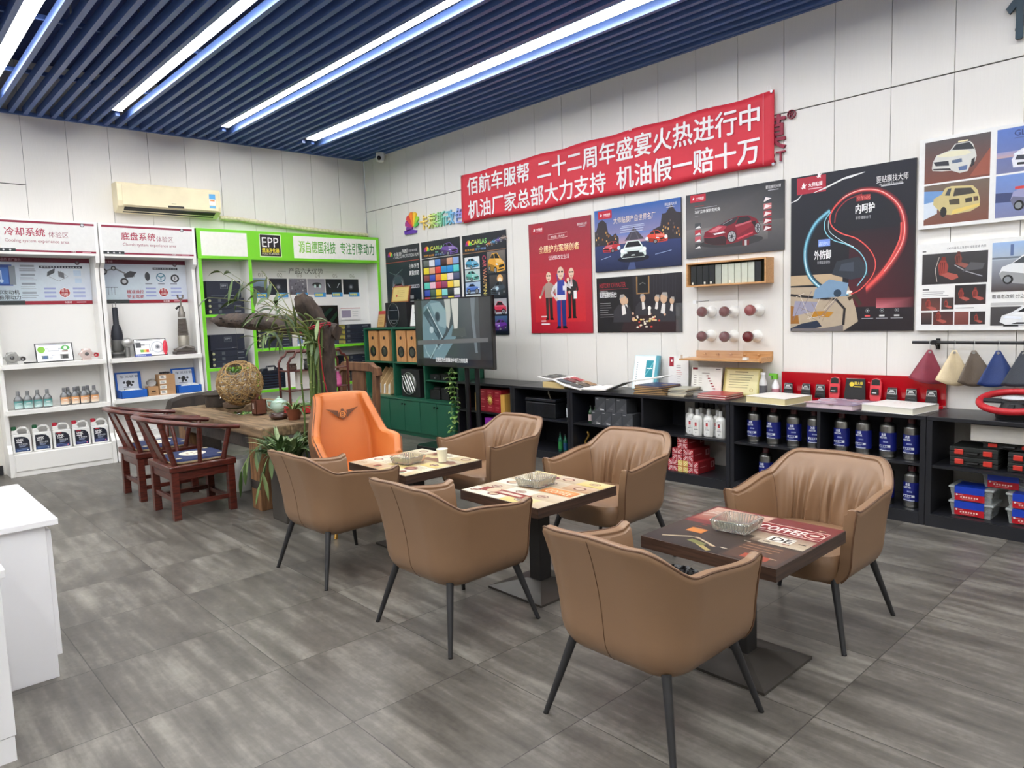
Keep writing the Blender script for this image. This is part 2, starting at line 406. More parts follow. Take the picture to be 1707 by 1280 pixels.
# ------------------------------------------------------------------ the setting
H = 3.733; XL = 13.0; YW = -9.6
WALLM = M('wall_panel', (226, 223, 217), 0.6, var=0.012, scale=3, bump=0.10, stretch=(60, 60, 1.5), bscale=6)
GAP = M('wall_joint', (96, 94, 92), 0.8)
WHITEP = M('white_lacquer', (240, 239, 236), 0.3, var=0.01, scale=2)
NAVY = M('slat_navy', (80, 108, 168), 0.42, var=0.06, scale=3, spec=0.6)
VOID = M('ceiling_void', (34, 50, 100), 0.9)
mb = MB(); mb.box((-0.3, YW-0.2, -0.1), (XL+0.2, 0.3, 0), floor_mat()); tag(mb.build('floor'), kind='structure')
def panels(mb, axis, a0, a1, first, step, zs):
    edges = [a0]; k = math.ceil((a0-first)/step)
    while first+k*step < a1: edges.append(first+k*step); k += 1
    edges.append(a1)
    for i in range(len(edges)-1):
        p0, p1 = edges[i]+0.0022, edges[i+1]-0.0022
        if p1-p0 < 0.01: continue
        for z0, z1 in zs:
            if axis == 'x': mb.box((p0, 0, z0), (p1, 0.012, z1), WALLM)
            else: mb.box((-0.012, p0, z0), (0, p1, z1), WALLM)
ZS = [(0, 3.012), (3.022, H+0.6)]
mb = MB(); panels(mb, 'x', 0, XL, 2.65-0.401*6, 0.401, ZS); mb.box((-0.012, 0.0125, 0), (XL, 0.2, H+0.6), GAP); tag(mb.build('wall_right'), kind='structure')
mb = MB(); panels(mb, 'y', YW, -4.11, -0.42-0.41*24, 0.41, ZS); panels(mb, 'y', -4.11, 0, -0.42-0.41*24, 0.41, [(0, H+0.6)]); mb.box((-0.2, YW, 0), (-0.0125, 0.0, H+0.6), GAP); tag(mb.build('wall_back'), kind='structure')
mb = MB(); mb.box((0, YW-0.15, 0), (XL, YW, H+0.6), WALLM); tag(mb.build('wall_left'), kind='structure')
mb = MB(); mb.box((XL, YW, 0), (XL+0.15, 0, H+0.6), WALLM); tag(mb.build('wall_front'), kind='structure')
mb = MB(); mb.box((0.0, YW, 0), (0.012, -4.56, 0.1), M('dark_skirting', (36, 36, 40), 0.5)); tag(mb.build('baseboard_back'), kind='structure')
# ceiling: navy baffles with a dark void above them
mb = MB()
LY = [-1.1, -2.215, -3.345, -4.475, -5.6, -6.73, -7.86, -8.98]  # rows beyond the visible ones are unseen lights added to illuminate the room
y = -0.06
while y > YW:
    if not any(abs(y-l) < 0.085 for l in LY): mb.box((0.005, y-0.021, H), (XL-0.005, y+0.021, H+0.075), NAVY)
    else:
        mb.box((0.005, y-0.021, H), (0.52, y+0.021, H+0.075), NAVY)
    y -= 0.125
for x in (1.2, 2.6, 4.0, 5.4, 6.8, 8.2, 9.6): mb.box((x, YW, H+0.076), (x+0.03, -0.01, H+0.11), NAVY)
tag(mb.build('ceiling_slats'), kind='structure')
mb = MB(); mb.box((-0.1, YW, H+0.55), (XL, 0.1, H+0.65), VOID)
for x, yy in ((2.9, -3.75), (3.6, -3.95), (4.4, -3.9), (2.4, -4.1), (5.2, -3.7)):
    mb.tube([(x, yy, H+0.1), (x+0.02, yy, H+0.55)], 0.008, M('hanger_rod', (120, 120, 122), 0.5))
tag(mb.build('ceiling'), kind='structure')
# trim where the wall meets the ceiling
mb = MB(); mb.box((0.0, YW, H-0.006), (0.03, 0, H+0.03), NAVY); tag(mb.build('trim_1'), kind='structure')
mb = MB(); mb.box((0.03, -0.03, H-0.006), (XL, 0, H+0.03), NAVY); tag(mb.build('trim_2'), kind='structure')
# ------------------------------------------------------------------ ceiling light lines
def emit_mat():
    m, nt, b = newmat('light_diffuser')
    nz = N(nt, 'ShaderNodeTexNoise'); nz.inputs['Scale'].default_value = 0.6
    mr = N(nt, 'ShaderNodeMapRange'); mr.inputs['To Min'].default_value = LIGHT*0.97; mr.inputs['To Max'].default_value = LIGHT*1.03
    nt.links.new(nz.outputs['Fac'], mr.inputs['Value']); nt.links.new(mr.outputs[0], b.inputs['Emission Strength'])
    b.inputs['Emission Color'].default_value = (1.0, 0.995, 0.965, 1); b.inputs['Base Color'].default_value = (0.9, 0.9, 0.9, 1)
    return m
EM = emit_mat(); HOUS = M('light_housing', (225, 228, 230), 0.4)
LLAB = ['bright white linear ceiling light nearest the poster wall', 'bright white linear ceiling light, second from the poster wall', 'bright white linear ceiling light in line with the air conditioner', 'bright white linear ceiling light at the far left edge',
        'bright white linear ceiling light above the white counter', 'bright white linear ceiling light, third behind the air conditioner line', 'bright white linear ceiling light, second from the plain wall', 'bright white linear ceiling light nearest the plain wall']
for i, ly in enumerate(LY):
    t = thing('ceiling_light', LLAB[i], 'ceiling light', (0, ly, H), group='linear ceiling lights')
    w = 0.066
    b1 = MB(); b2 = MB()
    b1.box((0.57, -w, 0.052), (11.8, w, 0.10), HOUS)
    b1.box((0.565, -w-0.006, 0.034), (0.575, w+0.006, 0.10), HOUS)
    x = 0.58
    while x < 11.7:
        b2.box((x, -w+0.004, 0.04), (min(x+1.196, 11.79), w-0.004, 0.0515), EM); x += 1.2
    b1.build('housing', t); b2.build('diffuser', t)
# dome camera under the ceiling
t = thing('security_camera', 'white dome security camera under the ceiling in the room corner', 'security camera', (0.57, -0.09, H))
b1 = MB(); b1.lathe([(0.06, -0.03), (0.06, 0.0)], GLOSS, rgb(235, 236, 236)); b1.box((-0.02, 0.0, -0.02), (0.02, 0.09, 0.0), GLOSS, rgb(235, 236, 236)); b1.build('mount', t)
b1 = MB(); b1.lathe([(0.02, -0.125), (0.05, -0.11), (0.065, -0.06), (0.062, -0.031)], GLOSS, rgb(238, 238, 238)); b1.build('housing', t)
b1 = MB(); b1.sphere((0.035, -0.045, -0.075), 0.03, GLOSS, rgb(12, 12, 16)); b1.build('lens', t)
# ------------------------------------------------------------------ air conditioner
t = thing('air_conditioner', 'cream wall-mounted split air conditioner above the white shelves', 'air conditioner', (0.002, -2.73, 2.78))
CREAM = M('aged_cream_plastic', (238, 226, 190), 0.35, var=0.04, scale=5)
b1 = MB()
prof = [(0, 0.02), (0.05, 0.0), (0.13, 0.015), (0.19, 0.06), (0.205, 0.12), (0.20, 0.30), (0.17, 0.325), (0, 0.33)]
b1.prism([(p[0], p[1]) for p in prof][::-1], (0, -0.57, 0), (1, 0, 0), (0, 0, 1), 1.14, CREAM)
b1.build('casing', t, 0.008)
b1 = MB(); b1.box((0.196, -0.52, 0.07), (0.209, 0.535, 0.30), CREAM); b1.build('front_cover', t, 0.006)
b1 = MB(); b1.prism([(0.10, 0.003), (0.19, 0.045), (0.186, 0.055), (0.09, 0.012)], (0, -0.5, 0), (1, 0, 0), (0, 0, 1), 1.0, MATTE, rgb(40, 38, 34)); b1.build('air_outlet', t)
b1 = MB(); a = Art(b1, (0.2095, -0.52, 0.07), RYV, RZ, 1.055, 0.23); a.r(.9, .6, .97, .86, (90, 170, 225)); a.r(.9, .3, .97, .58, (240, 240, 235)); a.r(.91, .5, .96, .56, (235, 140, 60)); a.r(.9, .14, .97, .27, (110, 180, 220)); a.r(.45, .02, .62, .12, (45, 42, 38)); a.r(.49, .2, .54, .235, (170, 158, 128)); b1.build('sticker', t)
mb = MB()
pts = [(0.04, -2.12, 2.80), (0.045, -1.87, 2.795), (0.045, -1.55, 2.768), (0.045, -1.23, 2.745), (0.045, -0.88, 2.722), (0.045, -0.52, 2.705), (0.04, -0.2, 2.692), (0.02, 0.0, 2.69)]
fine = []
for i in range(len(pts)-1):
    for j in range(8): fine.append(Vector(pts[i]).lerp(Vector(pts[i+1]), j/8))
mb.tube(fine, 0.03, M('pipe_wrap', (228, 221, 190), 0.6, bump=0.4, scale=30, dark=(196, 188, 150)), radii=[0.026+0.003*(i % 2) for i in range(len(fine))], n=10)
tag(mb.build('coolant_pipe'), 'cream wrapped coolant pipe running from air conditioner to the corner', 'pipe')
# ------------------------------------------------------------------ white display shelves on the back wall
MAROON = (140, 30, 60); DKGREY = (45, 50, 52)
GASK = (45, 45, 50)
def white_unit(y0, y1, label, kind):
    t = thing('display_shelf', label, 'display shelf', (0.001, y0, 0), group='white display shelves')
    w = y1-y0; D = 0.29
    b = MB()
    zb = 0.235
    b.box((0, 0.02, 0), (0.012, w-0.02, 2.63), WHITEP)
    b.build('back_board', t)
    for yy in (0.0, w-0.04):
        b = MB()
        pr = [(0, 0), (D, 0), (D, 0.25), (0.235, 0.33), (0.235, 0.66), (0.21, 1.12), (0.21, 2.15), (D-.01, 2.2), (D, 2.27), (D, 2.63), (0, 2.63)]
        b.prism(pr, (0, yy, 0), (1, 0, 0), (0, 0, 1), 0.04, WHITEP); b.build('side_board', t, 0.003)
    for z, n in ((1.155, 'shelf'), (0.685 if kind == 0 else 0.70, 'shelf')):
        b = MB(); b.box((0.012, 0.02, z-0.05), (D, w-0.02, z), WHITEP); b.build(n, t, 0.003)
    b = MB(); b.box((0.012, 0.04, 0.0), (D-0.01, w-0.04, zb), WHITEP); b.box((D-0.01, 0.05, 0.055), (D, w-0.05, zb-0.004), WHITEP); b.build('plinth', t, 0.003)
    b = MB(); b.box((0.012, 0.04, 2.27), (D, w-0.04, 2.63), WHITEP); b.build('header_box', t, 0.003)
    # header print
    b = MB(); A = back_art(b, 0.03, w-0.03, 2.297, 2.612, D+0.001); b.box((D-.002, 0.03, 2.297), (D+0.0012, w-0.03, 2.612), PRINT, rgb(226, 226, 224))
    A.r(0, .92, 1, .99, MAROON); A.r(0, .0, 1, .06, MAROON); A.r(0, .0, .22, .1, DKGREY); A.c(.88, .93, .022, (70, 70, 75), 6); A.c(.88, .93, .014, (200, 200, 205), 8)
    s1, s2 = (('冷却系统', 'Cooling system experience area'), ('底盘系统', 'Chassis system experience area'))[kind]
    A.t(s1, .13 if kind == 0 else .2, .50, .085, (165, 30, 65), bold=0.015, wm=.35); A.t('体验区', .54 if kind == 0 else .58, .48, .062, (150, 80, 95), wm=.18)
    A.t(s2, .13 if kind == 0 else .21, .27, .042, (150, 60, 80), wm=.56)
    A.t('车健康', .75, .015, .013, (240, 240, 240)); A.r(.86, .022, .95, .042, (225, 170, 180))
    for i in range(3): A.c(.05+.06*i, .05, .01, (220, 220, 220), 5)
    b.build('header_print', t)
    # poster inside the bay
    z0, z1 = 1.768, 2.262
    b = MB(); b.box((0.012, 0.045, z0), (0.018, w-0.045, z1), PRINT, rgb(196, 208, 222)); A = back_art(b, 0.045, w-0.045, z0, z1, 0.018)
    A.g(0, .07, 1, .9, (186, 205, 214), (176, 186, 206), (205, 212, 228), (214, 222, 232)); A.r(0, .9, 1, 1, (95, 12, 42)); A.r(0, 0, 1, .075, (150, 25, 45)); A.r(0, 0, .3, .085, DKGREY)
    A.c(.87, .9, .024, (60, 40, 50), 6); A.c(.87, .9, .015, (130, 110, 125), 8)
    A.r(.47 if kind == 0 else .6, .78, .92 if kind == 0 else .9, .83, (40, 45, 60))
    for i in range(14): A.r(.49+.03*i if kind == 0 else .615+.0195*i, .795, .505+.03*i if kind == 0 else .625+.0195*i, .815, (190, 195, 205))
    A.c(.71, .25, .055, (240, 240, 240), 8); A.c(.71, .25, .05, (160, 28, 42), 8); A.t('常见', .71, .265, .03, (245, 235, 235), 'c'); A.t('问题', .71, .185, .03, (245, 235, 235), 'c')
    for i in range(3):
        A.r(.5, .32-.085*i, .62, .36-.085*i, (150, 160, 205)); A.r(.8, .32-.085*i, .93, .36-.085*i, (160, 170, 210))
    A.t('车健康', .7, .018, .022, (245, 240, 240)); A.r(.83, .03, .93, .05, (225, 170, 180))
    if kind == 0:
        A.t('品质 原厂直供', .1, .925, .026, (205, 160, 180)); A.r(.0, .4, .2, .84, (40, 75, 150)); A.r(.02, .44, .16, .78, (70, 120, 200)); A.r(.17, .42, .23, .82, (130, 140, 150)); A.l([(.09, .5), (.09, .72)], .012, (190, 215, 245)); A.c(.09, .5, .018, (200, 225, 250))
        A.t('却发动机', .04, .22, .045, (35, 38, 45), bold=.015); A.t('极限动力', .05, .11, .045, (35, 38, 45), bold=.015)
        for k in range(4):
            A.r(.28, .8-.19*k, .42, .84-.19*k, (140, 148, 160)); A.bars(.27, .75-.19*k, .17, 2, .04, .012, (110, 115, 125))
        A.p([(.54, .6), (.62, .68), (.63, .78), (.55, .7)], (70, 75, 80)); A.p([(.66, .6), (.72, .56), (.72, .68), (.66, .72)], (110, 112, 118)); A.l([(.56, .6), (.66, .5), (.76, .6), (.68, .72)], .004, (130, 130, 135)); A.r(.82, .62, .9, .74, (190, 210, 230)); A.r(.83, .46, .9, .56, (190, 210, 230)); A.bars(.5, .8, .1, 2, .03, .01, (120, 125, 135))
    else:
        A.t('应安全专家', .0, .925, .026, (205, 160, 180))
        A.l([(.03, .72), (.16, .8), (.3, .66), (.38, .62)], .016, (120, 122, 128))
        for (a, c_, r_) in ((.04, .72, .035), (.15, .8, .026), (.26, .5, .042), (.34, .68, .03)): A.c(a, c_, r_, (50, 50, 55)); A.c(a, c_, r_*.55, (175, 178, 184))
        A.p([(.27, .58), (.36, .6), (.41, .72), (.33, .74), (.26, .66)], (60, 62, 68))
        A.c(.53, .62, .028, (60, 64, 70), 16, .05); A.c(.69, .6, .052, (50, 110, 140)); A.c(.69, .6, .042, (205, 215, 225)); A.l([(.65, .64), (.69, .6), (.73, .64)], .012, (50, 130, 150)); A.l([(.69, .6), (.69, .53)], .012, (50, 130, 150)); A.c(.86, .58, .048, (52, 55, 60)); A.c(.86, .58, .03, (205, 208, 214)); A.l([(.86, .54), (.86, .62)], .008, (60, 60, 65))
        A.t('精准操控', .28, .22, .042, (165, 35, 55), bold=.015); A.t('安全驾驶', .28, .11, .042, (165, 35, 55), bold=.015)
        for k in range(4): A.l([(.04+.035*k, .2), (.04+.035*k, .36)], .004, (90, 95, 110)); A.r(.02, .36, .18, .375, (90, 95, 110))
        for k in range(3): A.r(.5+.15*k, .44, .58+.15*k, .46, (110, 115, 130))
    b.build('poster', t)
    return t
white_unit(-4.535, -3.548, 'white display shelf headed Cooling system, at the far left of the wall', 0)
white_unit(-3.538, -2.528, 'white display shelf headed Chassis system, beside the green framed shelf', 1)
# --- things on the first white shelf
def pump(loc, col, label):
    t = thing('coolant_pump', label, 'car pump', loc)
    b = MB(); b.lathe([(0.055, -0.02), (0.06, -0.005), (0.06, 0.015), (0.045, 0.02), (0.045, 0.03), (0.02, 0.03)], SATINM, rgb(col[0]), 18, rot=Matrix.Rotation(PI/2, 3, 'Y') )
    for k in range(6):
        an = k*PI/3; b.lathe([(0.013, -0.012), (0.013, 0.018)], SATINM, rgb(col[0]), 8, (0, 0.062*math.cos(an), 0.052*math.sin(an)), rot=Matrix.Rotation(PI/2, 3, 'Y'))
    b.build('housing', t).location = (0, 0, 0.065)
    b = MB(); b.lathe([(0.024, -0.03), (0.024, 0.02), (0.014, 0.02), (0.014, -0.02)], SATINM, rgb(col[1]), 14, (0, 0.095, 0.05), rot=Matrix.Rotation(PI/2, 3, 'Y')); b.tube([(0, 0.04, 0.04), (0, 0.1, 0.045)], 0.014, SATINM, rgb(col[0])); b.build('outlet', t)
    b = MB(); b.sphere((0.032, 0, 0.065), 0.02, METAL, rgb(110, 110, 112), 10); b.build('pulley', t)
    b = MB(); b.cbox((0, 0, 0.006), (0.06, 0.09, 0.012), SATINM, rgb(col[0])); b.build('foot', t)
pump((0.17, -4.41, 1.157), ((165, 165, 162), (95, 92, 90)), 'silver car coolant pump at the left end of the upper white shelf')
pump((0.17, -3.735, 1.157), ((224, 205, 200), (200, 60, 70)), 'white and red car coolant pump beside the framed diagram board')
def diagram(loc, w, h, label, kind):
    t = thing('diagram_board', label, 'diagram board', loc)
    b = MB(); tilt = Matrix.Rotation(-0.25, 3, 'Y'); U = RYV; V = Vector((-0.24, 0, 0.97)); O = Vector((0.0, -w/2, 0))
    b.prism([(0, 0), (w, 0), (w, h), (0, h)], O, U, V, 0.01, MATTE, rgb(40, 42, 46)); b.build('frame', t)
    b = MB(); A = Art(b, O, U, V, w, h, PRINT, 0.0008); A.r(.03, .04, .97, .96, (238, 240, 240)); A.bars(.1, .9, .75, 1, .1, .03, (90, 95, 110))
    if kind == 0:
        A.c(.16, .66, .035, (130, 190, 60)); A.c(.8, .72, .04, (80, 170, 80), 20, .026); A.c(.8, .72, .018, (225, 235, 225)); A.r(.15, .15, .32, .34, (90, 110, 120)); A.c(.24, .24, .018, (60, 90, 140)); A.r(.64, .12, .86, .38, (120, 120, 118)); A.r(.7, .14, .84, .34, (40, 42, 44))
        A.l([(.26, .7), (.34, .7), (.34, .58), (.62, .58), (.62, .7), (.7, .7)], .004, (60, 90, 130)); A.l([(.34, .2), (.42, .2), (.42, .34), (.6, .34), (.6, .24)], .004, (60, 90, 130)); A.r(.7, .52, .86, .58, (120, 60, 50))
    else:
        A.r(.06, .5, .22, .8, (70, 72, 78)); A.r(.22, .6, .34, .72, (150, 150, 155)); A.c(.72, .5, .068, (150, 165, 180)); A.c(.72, .5, .062, (232, 235, 238)); A.c(.72, .5, .03, (170, 175, 182)); A.c(.72, .5, .016, (90, 95, 105))
        A.r(.18, .22, .28, .38, (110, 170, 70)); A.r(.28, .22, .36, .38, (220, 190, 60)); A.r(.36, .22, .44, .38, (210, 80, 50)); A.l([(.36, .68), (.48, .68), (.48, .3), (.56, .3)], .005, (50, 60, 100)); A.r(.0, -.02, .5, .12, (50, 70, 150)); A.t('汽车制动系统', .03, .01, .016, (230, 235, 250))
    b.build('print', t)
    if kind == 1:
        b = MB(); b.sphere((0.02, w*0.42, h*0.45), 0.045, GLOSS, rgb(225, 60, 80), 12, (0.5, 0.6, 1.9)); b.build('brake_caliper', t)
diagram((0.2, -4.03, 1.160), 0.345, 0.2, 'black framed diagram board of cooling parts with green pictures', 0)
mb = MB(); mb.box((0.1, -4.3, 1.156), (0.2, -4.18, 1.166), MATTE, rgb(40, 40, 42)); tag(mb.build('stand_plate'), 'small flat black plate lying left of the green diagram board', 'plate')
diagram((0.2, -3.08, 1.160), 0.35, 0.2, 'diagram board of brake parts with a red caliper on it', 1)
# the two suspension struts
t = thing('air_suspension_strut', 'tall black and silver suspension strut with a round silver gas ball', 'suspension strut', (0.15, -3.41, 1.157))
b = MB(); b.lathe([(0.075, 0), (0.075, 0.06), (0.05, 0.07), (0.062, 0.09), (0.062, 0.2)], SATINM, rgb(120, 120, 118), 20); b.lathe([(0.0755, 0.015), (0.076, 0.03), (0.0755, 0.045)], MATTE, rgb(50, 50, 50), 20); b.build('base', t)
b = MB(); b.lathe([(0.058, 0.2), (0.06, 0.25), (0.055, 0.3), (0.038, 0.36), (0.03, 0.37), (0.028, 0.56), (0.0, 0.565)], MATTE, rgb(30, 33, 44), 20); b.build('rubber_bellows', t)
b = MB(); b.tube([(0, 0.012, 0.56), (0, 0.012, 0.62)], 0.005, METAL, rgb(160, 160, 160)); b.tube([(0, -0.02, 0.56), (0, -0.02, 0.6)], 0.005, METAL, rgb(160, 160, 160)); b.build('bolt', t)
b = MB(); b.sphere((0.06, 0.085, 0.165), 0.06, SATINM, rgb(190, 190, 188), 20, (1, 1.05, 0.92)); b.tube([(0.055, 0.08, 0.004), (0.055, 0.08, 0.12)], 0.028, SATINM, rgb(140, 140, 138)); b.build('gas_ball', t)
t = thing('air_spring_strut', 'tall grey corrugated suspension strut beside the green framed shelf', 'suspension strut', (0.15, -2.70, 1.157))
b = MB(); b.cbox((0, 0, 0.015), (0.16, 0.22, 0.03), MATTE, rgb(70, 62, 60)); b.cbox((0, 0.0, 0.05), (0.13, 0.2, 0.03), SATINM, rgb(110, 105, 100)); b.tube([(0.04, -0.1, 0.05), (0.05, 0.0, 0.09), (0.04, 0.1, 0.06)], 0.022, SATINM, rgb(120, 115, 110)); b.build('base', t)
b = MB(); b.lathe([(0.06, 0.07), (0.062, 0.2), (0.055, 0.22)], SATINM, rgb(165, 160, 148), 20); b.build('lower_cylinder', t)
pr = [(0.055, 0.22)]
for k in range(14): pr += [(0.062-0.0011*k, 0.225+0.0145*k), (0.055-0.0011*k, 0.232+0.0145*k)]
b = MB(); b.lathe(pr, MATTE, rgb(95, 88, 82), 20); b.build('rubber_bellows', t)
b = MB(); b.lathe([(0.04, 0.43), (0.042, 0.49), (0.026, 0.51), (0.022, 0.56), (0.01, 0.57), (0.008, 0.66)], SATINM, rgb(130, 125, 118), 16); b.tube([(0, -0.03, 0.7), (0, -0.026, 0.66), (0, 0, 0.645), (0, 0.026, 0.66), (0, 0.03, 0.7)], 0.011, SATINM, rgb(120, 112, 105)); b.tube([(0, -0.06, 0.53), (0.01, -0.03, 0.56), (0, 0, 0.56)], 0.012, MATTE, rgb(35, 35, 36)); b.build('top_mount', t)
# additive bottles on the middle white shelf
def additive(label_col, cap=(120, 122, 124)):
    t = thing('additive_bottle', '', 'bottle', (0, 0, 0))
    b = MB(); sil = rgb(128, 130, 132)
    b.lathe([(0.038, 0.0), (0.042, 0.006), (0.042, 0.10), (0.036, 0.115), (0.017, 0.14), (0.015, 0.15), (0.015, 0.182)], SATINM, sil, 20, sx=0.72, sy=1.0); b.build('body', t)
    b = MB(); b.lathe([(0.0175, 0.148), (0.0165, 0.186), (0.014, 0.189)], MATTE, rgb(cap), 16); b.build('cap', t)
    b = MB()
    for k in range(9):
        a0 = -1.1+2.2*k/9; a1 = a0+2.2/9; q = lambda a, z: (0.0428*0.72*math.cos(a), 0.0428*math.sin(a), z)
        lo, hi = label_col
        b.mb = None
        i0 = len(b.v); b.v += [q(a0, 0.012), q(a1, 0.012), q(a1, 0.088), q(a0, 0.088)]; b.face((i0, i0+1, i0+2, i0+3), PRINT, [rgb(lo), rgb(lo), rgb(hi), rgb(hi)], True)
    A = Art(b, (0.0312, -0.02, 0.06), RYV, RZ, 0.04, 0.012, PRINT, 0.0002); A.r(0, 0.1, 1, .55, (245, 245, 240)); A.r(0.1, -2.6, .9, -2.2, (225, 235, 235)); b.build('label', t)
    return t
tl = additive(((200, 225, 222), (60, 140, 138)))
for i, y in enumerate((-4.395, -4.315, -4.225, -4.14)):
    lb = 'silver bottle with a teal label, %s of the four on the white shelf' % ('leftmost', 'second from left', 'third from left', 'rightmost')[i]
    if i == 0: tl.location = (0.2, y, 0.686); tag(tl, lb, None, 'teal additive bottles')
    else: dup(tl, (0.2+0.015*(i % 2), y, 0.686), 0, lb, 'teal additive bottles')
to = additive(((240, 225, 205), (222, 150, 85)), (105, 106, 110))
spots = [(0.21, -3.985), (0.16, -3.94), (0.21, -3.885), (0.15, -3.84), (0.22, -3.80), (0.15, -3.75), (0.21, -3.70)]
nm = ['leftmost of the front row', 'behind and between the first two', 'second in the front row', 'in the back row centre', 'third in the front row', 'last of the back row', 'rightmost of the front row']
for i, (x, y) in enumerate(spots):
    lb = 'silver bottle with an orange label, %s' % nm[i]
    if i == 0: to.location = (x, y, 0.686); tag(to, lb, None, 'orange additive bottles')
    else: dup(to, (x, y, 0.686), 0, lb, 'orange additive bottles')
# antifreeze jugs
def jug(capc, lab):
    t = thing('antifreeze_jug', '', 'jug', (0, 0, 0))
    w, h = 0.195, 0.285; JW = GLOSS; wc = rgb(236, 236, 234)
    out = [(-.095, 0.01), (-.085, 0), (.085, 0), (.095, 0.01), (.095, .17), (.09, .21), (.072, .25), (.05, .268), (.0, .272), (-.03, .262), (-.045, .242), (-.06, .238), (-.09, .236), (-.095, .22)]
    hole = [(.05, .205), (.064, .225), (.052, .246), (.0, .25), (-.026, .24), (-.036, .222), (-.01, .205)]
    b = MB()
    # body with a finger hole under the handle: ring between outline and hole plus lower block
    d = 0.075
    def ring(o, i_, x):
        return [(x, p[0], p[1]) for p in o], [(x, p[0], p[1]) for p in i_]
    low = [p for p in out[:5]]+[(.0925, .195), (-.095, .195)]
    b.prism([(p[0], p[1]) for p in low], (d/2, 0, 0), (0, 1, 0), (0, 0, 1), d, JW, wc)
    bridge = [(.0925, .195), (.09, .21), (.072, .25), (.05, .268), (.0, .272), (-.03, .262), (-.028, .240), (.0, .25), (.05, .247), (.064, .225), (.055, .195)]
    b.prism(bridge, (d*0.3, 0, 0), (0, 1, 0), (0, 0, 1), d*0.6, JW, wc)
    b.prism([(-.095, .195), (-.02, .195), (-.036, .222), (-.028, .242), (-.03, .262), (-.045, .242), (-.09, .238)], (d*0.36, 0, 0), (0, 1, 0), (0, 0, 1), d*0.72, JW, wc)
    b.build('body', t, 0.007)
    b = MB(); b.lathe([(0.022, .236), (0.026, .24), (0.026, .27), (0.022, .274)], MATTE, rgb(capc), 16, (0, -.066, 0)); b.build('cap', t)
    b = MB(); A = Art(b, (d/2, -.07, .015), RYV, RZ, .145, .16, PRINT, 0.0005)
    A.p([(0, 0), (1, 0), (1, .62), (.93, .8), (.75, .93), (.5, .98), (0, .98)], (28, 32, 46)); A.g(.0, .02, 1, .3, (40, 70, 120) if lab else (45, 45, 110), (28, 32, 46)); A.t('VMK', .1, .66, .028, (240, 240, 240), bold=.03, wm=.075); A.r(.12, .58, .5, .64, (220, 220, 225)); A.t('防冻冷却液', .28, .42, .017, (230, 235, 240), wm=.085); A.bars(.28, .36, .55, 2, .06, .03, (150, 160, 190)); A.bars(.1, .18, .8, 2, .08, .025, (120, 140, 180)); A.c(.85, .1, .007, (220, 120, 130) if not lab else (220, 225, 235))
    if not lab: A.r(.1, .9, .45, .94, (200, 50, 60))
    b.build('label', t)
    return t
jg = jug((35, 95, 62), True); jr = jug((190, 40, 62), False)
JL = ['white antifreeze jug with green cap at the far left of the row', 'white antifreeze jug with green cap next to a red-capped one', 'white antifreeze jug with red cap, first of the red-capped', 'white antifreeze jug with red cap, in the middle of the red-capped', 'white antifreeze jug with red cap at the right end of the row']
for i, y in enumerate((-4.403, -4.222, -4.041, -3.86, -3.679)):
    src = (jg, jr)[i > 1]
    if i in (0, 2): src.location = (0.2, y, 0.237); src.rotation_euler = (0, 0, -0.1); src.scale = (1, .88, 1); tag(src, JL[i], None, 'antifreeze jugs')
    else: dup(src, (0.2, y, 0.237), -0.1, JL[i], 'antifreeze jugs')
# --- second white shelf, lower
def blue_box(loc, label, filled):
    t = thing('open_blue_box', label, 'box', loc)
    c = rgb(25, 95, 190); b = MB(); w, d, h = .27, .2, .085
    b.box((-d/2, -w/2, 0), (d/2, w/2, .004), MATTE, c)
    for lo, hi in (((-d/2, -w/2, 0), (-d/2+.005, w/2, h)), ((d/2-.005, -w/2, 0), (d/2, w/2, h)), ((-d/2, -w/2, 0), (d/2, -w/2+.005, h)), ((-d/2, w/2-.005, 0), (d/2, w/2, h))): b.box(lo, hi, MATTE, c)
    b.build('tray', t)
    b = MB(); b.prism([(-w/2, 0), (w/2, 0), (w/2, .2), (-w/2, .2)], (-d/2+.004, 0, h), (0, 1, 0), (-.12, 0, .99), .006, MATTE, c)
    A = Art(b, Vector((-d/2+.004, -w/2+.02, h+.0)), RYV, Vector((-.12, 0, .99)), w-.04, .18, PRINT, .001); A.r(0, .0, .95, 1, (214, 220, 230)); A.t('车灵核套', .12, .72, .03, (70, 80, 110), wm=.2)
    A.c(.5, .42, .028, (30, 32, 36), 8); A.c(.3, .45, .014, (40, 44, 50)); A.c(.7, .45, .014, (40, 44, 50)); A.c(.45, .25, .014, (40, 44, 50)); A.c(.62, .27, .014, (40, 44, 50)); A.bars(.25, .12, .5, 1, .1, .03, (60, 65, 85))
    b.build('lid', t)
    b = MB()
    for k in range(10): b.sphere((R.uniform(-.07, .07), R.uniform(-.10, .10), h*0.75+R.uniform(0, .02)), R.uniform(.025, .04), GLOSS, rgb((45, 46, 50) if (k < 3 and filled) else (205, 210, 212)), 8, (1, 1.2, .7))
    tag(b.build('packed_parts', t), kind='stuff')
blue_box((0.18, -3.315, 0.702), 'open bright blue box of wrapped parts at the left of the lower shelf', True)
blue_box((0.18, -2.712, 0.702), 'open bright blue box beside the stacked brown cartons', False)
KRAFT = M('kraft_card', (178, 138, 98), 0.75, var=.05, scale=12)
t = thing('paper_carton', 'small brown carton topped with a clear plastic bag', 'carton', (0.17, -3.10, 0.7012))
b = MB(); b.box((-.06, -.055, 0), (.06, .055, .105), KRAFT); A = Art(b, (.06, -.055, 0), RYV, RZ, .11, .105); A.r(.3, .35, .7, .55, (80, 60, 45)); A.bars(.2, .25, .6, 2, .08, .03, (110, 85, 60)); b.build('carton', t)
